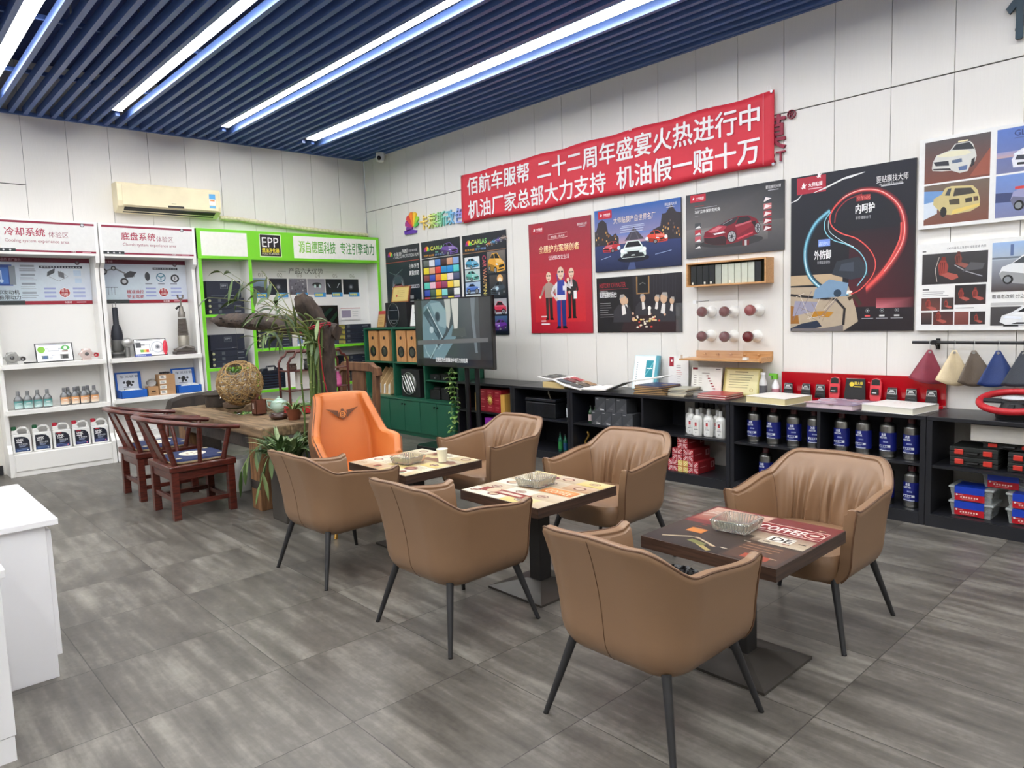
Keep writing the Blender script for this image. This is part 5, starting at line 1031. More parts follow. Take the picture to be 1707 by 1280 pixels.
def bottle(name, loc, h, r, body, label, text, group=None, labc=(230, 230, 230), capc=(30, 30, 30), neck=.35, m=GLOSS):
    t = thing(name, text, 'bottle', loc, group=group)
    b = MB(); b.lathe([(r*.92, 0), (r, .01), (r, h*.58), (r*.9, h*.66), (r*neck, h*.8), (r*neck, h*.93)], m, rgb(body), 18); b.build('body', t)
    b = MB(); b.lathe([(r*1.012, h*.12), (r*1.012, h*.5)], PRINT, rgb(labc), 18); b.build('label', t)
    b = MB(); b.lathe([(r*neck*1.15, h*.92), (r*neck*1.15, h), (0, h+.002)], MATTE, rgb(capc), 14); b.build('cap', t); return t
bottle('white_bottle', (4.2, -.37, SH), .25, .032, (40, 44, 46), 0, 'dark bottle with a white label at the right of the office machine', None, (225, 228, 230))
for k, (x, h) in enumerate(((4.09, .2), (4.14, .18), (4.2, .19))): bottle('green_bottle', (x, -.40+.02*k, BS), h, .022, (30, 90, 70), 0, 'small green bottle on the cabinet floor behind the far armchair, %s' % ('left one', 'middle one', 'right one')[k], 'green bottles on the cabinet floor', (40, 120, 60) if k != 1 else (30, 70, 110))
for k, x in enumerate((4.49, 4.545)): bottle('green_wax_bottle', (x, -.38, SH), .17, .026, (30, 60, 36), 0, ('dark green bottle at the left of the grey cartons', 'dark green bottle touching the grey cartons')[k], 'dark green bottles beside the grey cartons', (46, 60, 44) if k else (190, 170, 170))
for k, (x, z) in enumerate([(4.618, 0), (4.742, 0), (4.866, 0), (4.990, 0), (4.668, .134), (4.795, .134), (4.922, .134)]):
    t = thing('grey_carton', 'charcoal carton, %s, %s' % (('lower row of the stack', 'upper row of the stack')[k > 3], (('leftmost', 'second from left', 'third from left', 'rightmost') if k < 4 else ('left one', 'middle one', 'right one'))[k % 4]), 'carton', (x, -.37, SH+z), group='charcoal cartons under the sample book')
    b = MB(); b.box((-.061, -.08, 0), (.061, .08, .133), MATTE, rgb(58, 60, 64)); A = Art(b, (-.061, -.08, 0), RX, RZ, .122, .133, PRINT); A.p([(.0, 0), (1, 0), (1, .8)], (72, 74, 78)); A.r(.1, .86, .35, .9, (150, 150, 150)); A.r(.5, .1, .88, .17, (215, 215, 215)) if k in (0, 1, 4) else None; A.r(.45, .2, .7, .24, (130, 130, 132)); b.build('carton', t, .001)
t = thing('gold_ornament', 'small curled gold ornament on the cabinet floor behind an armchair', 'ornament', (4.42, -.36, BS)); b = MB(); b.lathe([(.05, 0), (.05, .015), (.02, .03), (.012, .05)], METAL, rgb(190, 150, 80), 16); b.build('foot', t); b = MB(); b.tube([(.012*math.cos(k*.5)*(3-k*.12), 0, .05+k*.012) for k in range(16)], .012, METAL, rgb(205, 165, 90)); b.build('scroll', t)
# white lotion bottles
def lotion():
    t = thing('white_lotion_bottle', '', 'bottle')
    b = MB(); b.lathe([(.042, 0), (.046, .008), (.046, .145), (.038, .165), (.015, .178), (.015, .185)], GLOSS, rgb(226, 226, 222), 20, sx=1.0, sy=.6); b.build('body', t)
    b = MB(); b.lathe([(.016, .18), (.0155, .222), (.012, .225)], GLOSS, rgb(205, 205, 202), 14); b.build('cap', t)
    b = MB(); A = Art(b, (-.03, -.0278, .01), RX, RZ, .06, .13, PRINT); A.r(0, 0, 1, 1, (226, 226, 222)); A.r(.34, .58, .66, .82, (200, 60, 60)); A.r(.42, .74, .58, .82, (60, 60, 70)); A.bars(.25, .5, .5, 2, .08, .02, (160, 150, 150)); A.r(.2, .34, .85, .375, (60, 60, 64)); A.c(.5, .14, .004, (60, 60, 60), 8); A.r(.2, .9, .26, .96, (120, 120, 120)); A.r(.7, .9, .76, .96, (120, 120, 120)); b.build('label', t); return t
lp = lotion(); LS = [(5.70, -.40, 'front row, left of centre'), (5.795, -.38, 'front row, second from left'), (5.915, -.39, 'front row, right end'), (5.615, -.36, 'half hidden left of the front row'), (5.565, -.30, 'far left of the group'), (5.85, -.33, 'between the two right front ones'), (5.75, -.30, 'back row, left one'), (5.965, -.29, 'back row, right end'), (5.66, -.28, 'back row, far left')]
for i, (x, y, w_) in enumerate(LS):
    lb = 'white plastic bottle with small red label, %s' % w_
    if i == 0: lp.location = (x, y, SH); tag(lp, lb, None, 'white bottles with red labels')
    else: dup(lp, (x, y, SH), 0, lb, 'white bottles with red labels')
t = thing('power_adapter', 'black plugs and grey cable hanging behind the white bottles', 'cable', (5.6, -.1, CT-.03)); b = MB()
for k in range(4): b.box((-.1+.05*k, -.03, -.1), (-.065+.05*k, 0, -.02), MATTE, rgb(26, 26, 28))
b.tube([(.1, -.02, -.02), (.16, -.05, -.1), (.12, -.03, -.2), (.14, 0, -.25)], .004, MATTE, rgb(170, 170, 170)); b.build('adapter', t)
# flag boxes
def flag_box(loc, gold, label):
    t = thing('flag_box', label, 'box', loc, group='flag patterned boxes')
    b = MB(); s, dp = .101, .26; b.box((-s/2, 0, 0), (s/2, dp, s), MATTE, rgb(136, 22, 30)); b.build('carton', t)
    b = MB(); A = Art(b, (-s/2, 0, 0), RX, RZ, s, s, PRINT); base, wht, red = ((205, 190, 110), (240, 225, 170), (185, 130, 60)) if gold else ((166, 46, 56), (232, 205, 205), (140, 18, 32))
    A.r(0, 0, 1, 1, base)
    for q in (((.07, .07), (.93, .93)), ((.07, .93), (.93, .07))): A.l(q, .015, wht); A.l(q, .005, red)
    A.r(.41, 0, .59, 1, wht); A.r(0, .41, 1, .59, wht); A.r(.435, 0, .565, 1, red); A.r(0, .435, 1, .565, red); b.build('flag_print', t)
    b = MB(); A = Art(b, (s/2, 0, 0), RYV, RZ, dp, s, PRINT); A.r(.75, .3, .95, .8, (200, 150, 150)); A.r(.79, .36, .91, .74, (120, 30, 36)); A.r(.1, .5, .5, .55, (200, 120, 120)); b.build('side_print', t); return t
flag_box((5.475, -.44, BS+.001), False, 'red flag patterned box, bottom row left, partly behind the armchair'); flag_box((5.577, -.44, BS+.001), True, 'yellow flag patterned box in the middle of the bottom row'); flag_box((5.679, -.44, BS+.001), False, 'red flag patterned box at the right of the bottom row')
flag_box((5.52, -.44, BS+.1025), False, 'red flag patterned box, left of the middle pair'); flag_box((5.63, -.44, BS+.1025), False, 'red flag patterned box, right of the middle pair'); flag_box((5.574, -.44, BS+.204), False, 'red flag patterned box on top of the small pile')
# blue and silver spray cans
def can():
    t = thing('spray_can', '', 'spray can'); sil = rgb(150, 150, 148)
    b = MB(); b.lathe([(.052, 0), (.054, .006), (.052, .012), (.052, .022), (.0535, .03), (.0535, .205), (.052, .215), (.052, .222), (.05, .226), (.03, .245), (.027, .25)], METAL, sil, 26); b.build('body', t)
    b = MB(); NB = rgb(20, 30, 110); b.lathe([(.0541, .045), (.0541, .175)], PRINT, NB, 26)
    for k in range(8):
        a0 = -PI/2-.75+1.5*k/8; a1 = a0+1.5/8; f = lambda a, z: (.0546*math.cos(a), .0546*math.sin(a), z); i0 = len(b.v); b.v += [f(a0, .072), f(a1, .072), f(a1, .088), f(a0, .088), f(a0, .048), f(a1, .048), f(a1, .053), f(a0, .053)]; b.face((i0, i0+1, i0+2, i0+3), PRINT, rgb(215, 220, 230), True); b.face((i0+4, i0+5, i0+6, i0+7), PRINT, rgb(215, 220, 230), True)
    A = Art(b, (-.03, -.0552, .09), RX, RZ, .06, .085, PRINT, 0.0004); A.t('冰盾', .2, .72, .02, (225, 230, 240), bold=.02, wm=.03); A.t('KESTAR', .05, .52, .013, (225, 230, 240), bold=.02, wm=.046); [A.r(.4+.12*q, .2, .49+.12*q, .32, (150, 160, 200)) for q in range(5)]; [A.r(.08+.22*q, -.17, .24+.22*q, -.05, (40, 50, 120)) for q in range(4)]; A.bars(.1, -.28, .8, 2, .08, .03, (120, 130, 180)); b.build('label', t)
    b = MB(); b.lathe([(.026, .246), (.028, .25), (.028, .285), (.022, .29), (0, .291)], GLOSS, rgb(70, 20, 28), 16); b.build('cap', t); return t
cp = can(); CS = [(6.20, SH, 'leftmost on the upper shelf'), (6.365, SH, 'second from left on the upper shelf'), (6.53, SH, 'third from left on the upper shelf'), (6.69, SH, 'beside the middle divider on the upper shelf'), (6.89, SH, 'first right of the middle divider'), (7.045, SH, 'second right of the middle divider'), (7.208, SH, 'third right of the middle divider'), (7.362, SH, 'at the right end of the upper shelf'), (6.30, BS, 'alone on the lower left shelf'), (7.37, BS, 'on the lower shelf beside the right armchair'), (7.2, BS, 'half hidden behind the right armchair')]
for i, (x, z, w_) in enumerate(CS):
    lb = 'blue and silver spray can %s' % w_
    if i == 0: cp.location = (x, -.36, z); tag(cp, lb, None, 'blue and silver spray cans')
    else: dup(cp, (x, -.36, z), R.uniform(-.2, .2), lb, 'blue and silver spray cans')
# last unit: tool cases and tubs
def tool_case(loc, w, d, h, label, y2=0):
    t = thing('tool_case', label, 'tool case', loc, group='black tool cases with red latches')
    b = MB(); b.box((0, 0, 0), (w, d, h*.48), MATTE, rgb(26, 28, 28)); b.box((0, 0, h*.52), (w, d, h), MATTE, rgb(30, 34, 32)); b.box((.01, .01, h*.45), (w-.01, d, h*.55), MATTE, rgb(18, 18, 18)); b.build('shell', t, .006)
    for x in (.03, w-.08):
        b = MB(); b.box((x, -.012, h*.25), (x+.05, 0, h*.78), GLOSS, rgb(205, 60, 50)); b.build('latch', t, .003)
    b = MB(); b.tube([(w*.4, -.002, h*.45), (w*.4, -.025, h*.45), (w*.6, -.025, h*.45), (w*.6, -.002, h*.45)], .008, MATTE, rgb(24, 24, 24)); b.build('handle', t)
tool_case((7.605, -.40, SH), .27, .25, .062, 'black tool case with red latches, lowest of the left stack'); tool_case((7.603, -.40, SH+.064), .27, .25, .062, 'black tool case with red latches, second in the left stack')
tool_case((7.78, -.36, SH+.128), .29, .25, .045, 'thin black tool case bridging the two stacks under the white carton')
tool_case((7.925, -.40, SH), .27, .25, .058, 'black tool case with red latches, lower one at the right edge'); tool_case((7.925, -.40, SH+.06), .27, .25, .062, 'black tool case with red latches, upper one at the right edge')
t = thing('white_carton', 'long pale grey carton on top of black tool cases', 'carton', (7.72, -.40, SH+.175)); b = MB(); b.box((0, 0, 0), (.475, .3, .105), MATTE, rgb(196, 192, 184)); b.box((0, 0, .105), (.475, .3, .108), MATTE, rgb(60, 58, 58)); b.build('carton', t, .002)
def tub(loc, label, w=.24, bare=False):
    t = thing('plastic_tub', label, 'tub', loc, group='clear tubs with red and blue sleeves'); h, d = .082, .2
    b = MB(); cl = clear_sheet('tub_plastic', (225, 230, 228), .3, .2)
    vs = [(.012, .008, 0), (w-.012, .008, 0), (w-.012, d-.008, 0), (.012, d-.008, 0), (0, 0, h), (w, 0, h), (w, d, h), (0, d, h)]; b.add(vs, [(3, 2, 1, 0), (0, 1, 5, 4), (1, 2, 6, 5), (2, 3, 7, 6), (3, 0, 4, 7)], cl); b.build('body', t)
    b = MB(); b.box((-.008, -.008, h), (w+.008, d+.008, h+.014), clear_sheet('tub_lid', (205, 212, 212), .55, .2)); b.build('lid', t, .004)
    b = MB()
    for k in range(5): b.sphere((w*.15+k*w*.17, d*.5, .04), .028, MATTE, rgb(R.choice([(90, 86, 80), (215, 215, 210), (60, 60, 60)])), 8, (1, 1.6, 1))
    tag(b.build('contents', t), kind='stuff')
    b = MB(); u0, u1 = w*.12, w*.82
    b.add([(u0, -.004, 0.006), (u1, -.004, 0.006), (u1, -.010, h-.02), (u0, -.010, h-.02)], [(0, 1, 2, 3)], PRINT, rgb(190, 26, 40)); b.add([(u0, -.0105, h*.62), (u1, -.0105, h*.62), (u1, -.0115, h+.015), (u0, -.0115, h+.015)], [(0, 1, 2, 3)], PRINT, rgb(24, 60, 175)); b.add([(u0, -.0115, h+.0152), (u1, -.0115, h+.0152), (u1, d*.8, h+.0152), (u0, d*.8, h+.0152)], [(0, 1, 2, 3)], PRINT, rgb(24, 60, 175))
    A = Art(b, (u0, -.0105, .0), RX, RZ, u1-u0, h, PRINT, .001); [A.r(.2+.09*q, .3, .255+.09*q, .42, (238, 205, 195)) for q in range(7)]; A.r(.25, .2, .7, .23, (230, 150, 150)); A.c(.08, .52, .006, (240, 235, 235), 8); A.r(.12, .5, .3, .54, (230, 150, 150)); b.build('sleeve', t)
tub((7.612, -.40, BS), 'clear tub with red and blue sleeve, lower one of the left pair'); tub((7.612, -.40, BS+.0985), 'clear tub with red and blue sleeve, upper one of the left pair')
tub((7.93, -.40, BS), 'clear tub with red and blue sleeve, lower one at the right edge'); tub((7.93, -.40, BS+.0985), 'clear tub with red and blue sleeve, upper one at the right edge'); tub((7.78, -.34, BS+.1975), 'clear tub with red and blue sleeve lying across both piles', .24)
# ------------------------------------------------------------------ things on the cabinet tops
def book(loc, w, d, h, rot, label, cover, pages=(222, 205, 165), group=None, art=None, name='book'):
    t = thing(name, label, 'book', loc, rot, group)
    b = MB(); b.box((-w/2+.004, -d/2+.003, .003), (w/2-.004, d/2-.003, h-.003), PAPER, rgb(pages)); b.build('page_block', t)
    b = MB(); c = rgb(cover); b.box((-w/2, -d/2, 0), (w/2, d/2, .003), PRINT, c); b.box((-w/2, -d/2, h-.003), (w/2, d/2, h), PRINT, c); b.box((-w/2, d/2-.003, 0), (w/2, d/2, h), PRINT, c)
    A = Art(b, (-w/2, -d/2, h), RX, RYV, w, d, PRINT, .0005)
    if art: art(A)
    b.build('cover', t); return t
# open fabric sample book
t = thing('sample_book', 'large open sample book with coloured leather swatches on white pages', 'sample book', (4.35, -.26, CT))
b = MB(); b.box((-.46, -.17, 0), (-.16, .14, .055), PAPER, rgb(205, 180, 125)); b.build('page_block', t)
b = MB()
P0 = [(-.55, -.16, .098), (-.24, -.2, .075), (.12, -.1, .03), (.45, -.10, .04)]
def page(pts, wid, colr, th=.008):
    a = [Vector(p) for p in pts]; bk = [p+Vector((.03, wid, .012)) for p in a]; n = len(a); b.add(a+bk, [(i, i+1, n+i+1, n+i) for i in range(n-1)], PAPER, rgb(colr)); b.add([p-Vector((0, 0, th)) for p in a+bk], [(n+i, n+i+1, i+1, i) for i in range(n-1)], PAPER, rgb(colr)); b.add(a+[p-Vector((0, 0, th)) for p in a], [(n+i, n+i+1, i+1, i) for i in range(n-1)], PAPER, rgb(200, 198, 194))
page([(-.6, -.12, .10), (-.32, -.17, .085)], .27, (236, 234, 230)); page([(-.33, -.17, .09), (-.12, -.22, .04), (.12, -.24, .012)], .30, (238, 237, 234)); page([(.12, -.2, .014), (.4, -.2, .02)], .3, (232, 230, 226))
page([(.38, -.2, .02), (.60, -.18, .105), (1.0, -.15, .165)], .16, (236, 235, 232))
tag(b.build('page', t))
def swatches(O, U, V, w, h, cols, n, m_):
    b = MB(); A = Art(b, O, U, V, w, h, PRINT, .0015)
    for i in range(n):
        for j in range(m_): A.r(.05+i*(.92/n), .06+j*(.92/m_), .05+(i+.88)*(.92/n), .06+(j+.8)*(.92/m_), cols[(i*m_+j) % len(cols)])
    return b.build('swatch_print', t)
swatches((-.30, -.175, .088), (.45, -.065, -.075), (.03, .3, .012), .42, .29, [(58, 66, 80), (120, 56, 58), (176, 52, 62), (66, 64, 62), (92, 78, 64), (150, 112, 74)], 2, 3); swatches((-.57, -.115, .104), (.28, -.05, -.015), (.03, .27, .012), .25, .25, [(90, 92, 90), (70, 74, 72), (100, 92, 86), (60, 62, 64)], 3, 3)
for k in range(5): book((5.2+.008*(k % 2), -.27, CT+.016*k), .33-.01*k, .3, .015, .12-.05*k, ('folder with worn brown edge, %s in the stack beside the open sample book' % ('lowest', 'second', 'third', 'fourth')[k]) if k < 4 else 'dark blue folder with a gold seal on top of the stack', (74, 60, 50) if k < 4 else (60, 58, 110), (196, 160, 110), 'folders beside the sample book', None if k < 4 else (lambda A: (A.r(.1, .1, .9, .9, (66, 66, 120)), A.c(.7, .6, .03, (190, 165, 100)))), name='folder')
for k in range(5): book((5.475+.012*(k % 3), -.26, CT+.013*k), .2-.012*(k > 1)*2, .24, .012, .05*(k-2), 'pale booklet, %s of the low pile in front of the price card' % ('lowest', 'second', 'third', 'fourth', 'topmost')[k], ((210, 200, 175), (200, 196, 180), (120, 120, 116), (150, 146, 140), (170, 168, 150))[k], (215, 205, 180), 'pale booklets', name='booklet')
book((5.62, -.2, CT), .12, .16, .03, .1, 'thick grey booklet right of the pale pile', (130, 130, 130), (190, 186, 178), name='booklet')
for k in range(2): book((5.83, -.25, CT+.018*k), .27, .27, .016, -.05+.06*k, ('red folder, lower of the two red ones', 'red folder, upper of the two red ones')[k], (170, 60, 66), (220, 200, 190), 'red folders', (lambda A: A.r(.45, .6, .6, .64, (120, 30, 40))) if k else None, name='folder')
book((6.37, -.295, CT), .36, .34, .052, -.16, 'thick white book lying in front of the red toy display, left one', (235, 232, 226), (222, 208, 160), 'thick white books')
book((6.86, -.305, CT), .36, .34, .035, -.12, 'album with purple grey marbled cover between two thick white books', (150, 130, 150), (210, 190, 196), None, lambda A: [A.c(R.random(), R.random(), .02+.02*R.random(), R.choice([(190, 175, 190), (120, 110, 140), (200, 160, 170), (215, 210, 220)]), 6) for _ in range(40)] and A.r(.0, .95, 1, 1, (110, 60, 70)), name='album')
book((7.255, -.29, CT), .36, .34, .045, -.16, 'thick white book at the right end of the red toy display', (236, 234, 230), (224, 220, 205), 'thick white books', lambda A: [A.c(.35+.3*R.random(), .55+.3*R.random(), .006, (210, 160, 160), 5) for _ in range(14)])
# upright cards
def stand_card(loc, w, h, lean, label, draw, cat='card', th=.012, edge=(225, 225, 222), name='info_card'):
    t = thing(name, label, cat, loc); b = MB(); V = Vector((0, math.sin(lean), math.cos(lean)))
    b.prism([(0, 0), (w, 0), (w, h), (0, h)], (-w/2, 0, 0), RX, V, th, PAPER, rgb(edge)); b.build('board', t); b = MB(); A = Art(b, (-w/2, 0, 0), RX, V, w, h, PAPER); draw(A); b.build('print', t)
stand_card((4.93, -.12, CT+.007), .28, .325, .22, 'white and teal leaflet holder leaning on the wall behind folders', lambda A: (A.r(.0, 0, 1, 1, (205, 222, 224)), A.r(.03, .03, .84, .97, (236, 238, 236)), A.r(.88, 0, 1, 1, (90, 160, 175)), A.r(.5, .36, .8, .85, (40, 140, 155)), A.l([(.5, .4), (.66, .6), (.8, .8)], .008, (120, 195, 205)), A.r(.54, .6, .76, .63, (225, 240, 240)), [A.r(.12, .2+.07*k, .15, .24+.07*k, (120, 150, 160)) for k in range(9)]), th=.03, edge=(120, 170, 185))
stand_card((5.285, -.07, CT+.001), .215, .325, .05, 'white card with red logo corner left of the price chart', lambda A: (A.r(0, 0, 1, 1, (234, 232, 228)), A.r(.04, .7, .26, .97, (150, 24, 44)), bird_logo(A, .09, .82, .03), A.bars(.4, .72, .3, 2, .05, .015, (140, 130, 130)), A.bars(.4, .58, .3, 3, .05, .012, (210, 110, 110)), A.bars(.45, .42, .18, 4, .07, .01, (160, 150, 150))))
stand_card((5.61, -.13, CT+.002), .3, .235, .12, 'white price chart card with a diagonal row of dark red marks', lambda A: (A.r(0, 0, 1, 1, (234, 232, 224)), A.r(.03, .9, .2, .98, (130, 26, 40)), A.r(.8, .92, .95, .95, (120, 110, 110)), A.r(.35, .76, .6, .79, (150, 140, 130)), [A.r(.5+.047*k, .66-.095*k, .58+.047*k, .7-.095*k, (150, 36, 44)) for k in range(7)], [A.r(.08, .66-.085*k, .17, .68-.085*k, (130, 120, 115)) for k in range(7)], [A.r(.25, .66-.085*k, .36, .675-.085*k, (170, 160, 150)) for k in range(7)]))
stand_card((5.94, -.12, CT+.002), .34, .24, .22, 'yellow framed certificate leaning behind the red folders', lambda A: (A.r(0, 0, 1, 1, (176, 164, 96)), A.r(.05, .06, .95, .94, (226, 216, 150)), A.r(.08, .1, .92, .9, (235, 228, 176)), A.bars(.15, .74, .7, 6, .09, .02, (150, 150, 110)), A.r(.3, .84, .65, .87, (120, 110, 80)), A.c(.78, .22, .016, (190, 160, 90), 14), A.c(.78, .22, .012, (232, 224, 170), 14)), cat='certificate', th=.018, edge=(150, 136, 84), name='framed_certificate')
bottle('silver_spray_bottle', (6.148, -.12, CT), .21, .032, (200, 200, 200), 0, 'silver aerosol bottle with black print beside the yellow certificate', None, (90, 90, 95), (225, 225, 225), .55)
t = thing('trigger_spray_bottle', 'white trigger spray bottle with green head left of the toy display', 'spray bottle', (6.222, -.05, CT)); b = MB(); b.lathe([(.03, 0), (.032, .008), (.032, .10), (.014, .14), (.013, .155)], GLOSS, rgb(232, 232, 232), 16); b.build('body', t); b = MB(); b.cbox((0, 0, .175), (.03, .03, .045), GLOSS, rgb(110, 190, 60)); b.cbox((-.03, 0, .19), (.05, .022, .02), GLOSS, rgb(110, 190, 60)); b.cbox((-.035, 0, .165), (.008, .018, .035), GLOSS, rgb(110, 190, 60)); b.build('trigger', t); b = MB(); b.lathe([(.0325, .02), (.0325, .075)], PRINT, rgb(190, 130, 140), 16); b.build('label', t)
# red display strip with black plaques and toy cars
t = thing('red_display_board', 'long glossy red display board standing at the wall on black cabinets', 'display board', (0, 0, 0))
REDG = M('red_acrylic', (166, 12, 26), .12, var=.03, scale=3, coat=.4)
b = MB(); b.box((6.262, -.03, CT), (7.468, -.003, .952), REDG); b.box((6.262, -.09, CT), (7.468, -.03, CT+.02), REDG); b.build('board', t, .002)
def plaque(x0, x1, h, label, kind=0):
    t = thing('black_plaque', label, 'plaque', ((x0+x1)/2, -.045, CT+.0235), group='black plaques on the red board'); w = x1-x0; V = Vector((0, .12, .99))
    b = MB(); b.prism([(-w/2, 0), (w/2, 0), (w/2-.01, h), (-w/2+.01, h)], (0, -.035, 0), RX, V, .012, GLOSS, rgb(22, 22, 26)); b.build('plate', t, .003)
    b = MB(); A = Art(b, (-w/2, -.035, 0), RX, V, w, h, PRINT)
    if kind == 0:
        A.r(.12, .55, .88, .9, (190, 190, 188)); A.r(.15, .57, .85, .88, (22, 22, 26)); A.p([(.2, .6), (.8, .6), (.7, .72), (.6, .84), (.35, .84), (.25, .72)], (180, 180, 180)); A.r(.3, .64, .7, .7, (30, 30, 34)); A.r(.2, .3, .8, .34, (60, 60, 64))
    else: A.c(.34, .72, .018, (225, 200, 60), 12); A.t('膜大师', .46, .7, .024, (230, 205, 70), bold=.02, wm=.06); A.r(.46, .6, .8, .64, (225, 200, 60))
    b.build('print', t)
for i, (a0, a1) in enumerate([(6.297, 6.382), (6.445, 6.528), (6.558, 6.643), (7.086, 7.17), (7.215, 7.30), (7.348, 7.43)]): plaque(a0, a1, .108, 'small black plaque with car badge, %s on the red board' % ('leftmost', 'second from left', 'third from left', 'right of the second toy car', 'second from right', 'rightmost, behind the swatches')[i])
plaque(6.785, 6.945, .165, 'large black plaque with yellow lettering between two toy cars', 1)
def toy(x, label):
    t = thing('toy_car', label, 'toy car', (x, -.068, CT+.0235), group='toy cars on the red board'); V = Vector((0, .12, .99)); RC = rgb(215, 60, 70)
    b = MB(); pts = [(-.034, .0), (.034, .0), (.04, .03), (.04, .13), (.03, .165), (.0, .172), (-.03, .165), (-.04, .13), (-.04, .03)]; b.prism(pts, (0, -.012, 0), RX, V, .018, GLOSS, RC); b.build('car_body', t, .004)
    b = MB(); b.prism([(-.028, .05), (.028, .05), (.024, .095), (-.024, .095)], (0, -.024, 0), RX, V, .012, GLOSS, rgb(20, 20, 24)); b.prism([(-.03, .12), (.03, .12), (.028, .16), (0, .167), (-.028, .16)], (0, -.0135, .0), RX, V, .004, GLOSS, rgb(18, 18, 20)); A = Art(b, (-.02, -.0245, .06), RX, V, .04, .012); A.r(.1, .1, .9, .6, (200, 200, 200)); b.build('window', t)
    for sx in (-1, 1):
        b = MB(); b.tube([(sx*.036, -.008, .135), (sx*.05, -.008, .14)], .004, GLOSS, RC); b.build('mirror', t)
toy(6.71, 'red and black toy car on the red board left of the yellow lettering'); toy(7.012, 'red and black toy car on the red board right of the yellow lettering')
# swatch rail
t = thing('hanging_rail', 'black wall rail under the photo boards', 'rail', (0, 0, 0)); BM = M('black_steel', (30, 30, 32), .4, .3)
b = MB(); b.tube([(7.26, -.075, 1.20), (8.5, -.075, 1.20)], .011, BM); b.build('bar', t)
for x in (7.405, 8.35):
    b = MB(); b.box((x-.012, -.012, 1.15), (x+.012, -.002, 1.225), BM); b.box((x-.02, -.09, 1.185), (x+.012, -.01, 1.215), BM); b.tube([(x, -.02, 1.16), (x, -.07, 1.19)], .006, BM); b.build('bracket', t)
SWC = [((128, 42, 60), (110, 44, 54)), ((214, 196, 160), (200, 182, 146)), ((104, 92, 80), (196, 152, 110)), ((30, 54, 110), (170, 130, 100)), ((44, 50, 60), (36, 40, 48)), ((90, 60, 48), (80, 56, 44)), ((150, 150, 150), (120, 120, 120))]
SWN = ['burgundy', 'cream', 'taupe', 'navy blue', 'charcoal', 'brown', 'light grey']
for k, x in enumerate((7.374, 7.525, 7.64, 7.78, 7.92, 8.06, 8.2)):
    if k > 4: break
    t = thing('leather_swatch', '%s leather swatch hanging from the black rail' % SWN[k], 'swatch', (x, -.075, 1.2), .5 if k else .15, group='leather swatches on the rail')
    lm = M('swatch_%s' % SWN[k].replace(' ', '_'), SWC[k][0], .5, var=.06, scale=14, bump=.2, bscale=150)
    b = MB(); hooks = [(0, .019*math.cos(a), .019*math.sin(a)-.004) for a in [PI*1.1-i*PI*1.1/8 for i in range(9)]]+[(0, .0, -.03), (0, 0, -.062)]; b.tube(hooks, .0018, METAL, rgb(180, 180, 180), 6); b.build('hook', t)
    b = MB(); apex = Vector((0, 0, -.052)); rows = 10; colsn = 14; vv = []
    for r_ in range(rows+1):
        f = r_/rows; half = .012+.105*f
        for c_ in range(colsn+1):
            s_ = c_/colsn*2-1; zz = -.052-.235*f*(1-.10*s_*s_)-.012*f*math.sin(s_*2+k); yy = -.035*f*(1-s_*s_)*(1 if k != 2 else .6)+.02*f*math.sin(s_*3+k)
            vv.append((half*s_+(.02*f if k == 2 else -.012*f*(k == 0)), yy, zz))
    b.add(vv, [(r_*(colsn+1)+c_, r_*(colsn+1)+c_+1, (r_+1)*(colsn+1)+c_+1, (r_+1)*(colsn+1)+c_) for r_ in range(rows) for c_ in range(colsn)], lm, None, True); o = b.build('leather', t); o.modifiers.new('t', 'SOLIDIFY').thickness = .003
    b = MB(); b.lathe([(.005, -.003), (.009, -.003), (.009, .003), (.005, .003)], METAL, rgb(190, 190, 188), 12, (0, -.004, -.068), rot=Matrix.Rotation(PI/2, 3, 'X')); b.build('eyelet', t)
# red steering wheel lying on the cabinet
t = thing('steering_wheel', 'red rimmed car steering wheel with black hub lying on the cabinet', 'steering wheel', (7.93, -.29, CT+.001)); b = MB()
tl_ = Matrix.Rotation(.25, 3, 'X')
ring = [tl_ @ Vector((.19*math.cos(a), .18*math.sin(a), 0))+Vector((0, 0, .105)) for a in [2*PI*i/40 for i in range(40)]]
b.tube(ring, .022, M('red_leather', (178, 26, 36), .4, var=.05, scale=30, bump=.15), n=12, closed=True); b.build('rim', t)
b = MB(); b.lathe([(.1, 0), (.11, .04), (.08, .07), (.07, .10)], MATTE, rgb(28, 28, 30), 24); b.build('stand', t)
b = MB(); hub = tl_.to_4x4(); hub.translation = Vector((0, 0, .105)); b.box((-.06, -.055, -.015), (.06, .05, .02), MATTE, rgb(30, 32, 34), hub); b.build('hub', t, .01)
for sx in (-1, 1):
    b = MB(); b.box((.05 if sx > 0 else -.175, -.03, -.008), (.175 if sx > 0 else -.05, .02, .01), MATTE, rgb(34, 36, 38), hub); b.build('spoke', t, .005)
b = MB(); b.box((-.016, -.17, -.006), (.016, -.05, .006), MATTE, rgb(34, 36, 38), hub); b.build('spoke', t)
b = MB(); b.sphere((0, -.01, .125), .055, PC('wrap_film', .12, 0, .5), rgb(190, 192, 196), 12, (1.4, 1, .35)); b.build('hub_wrap', t)
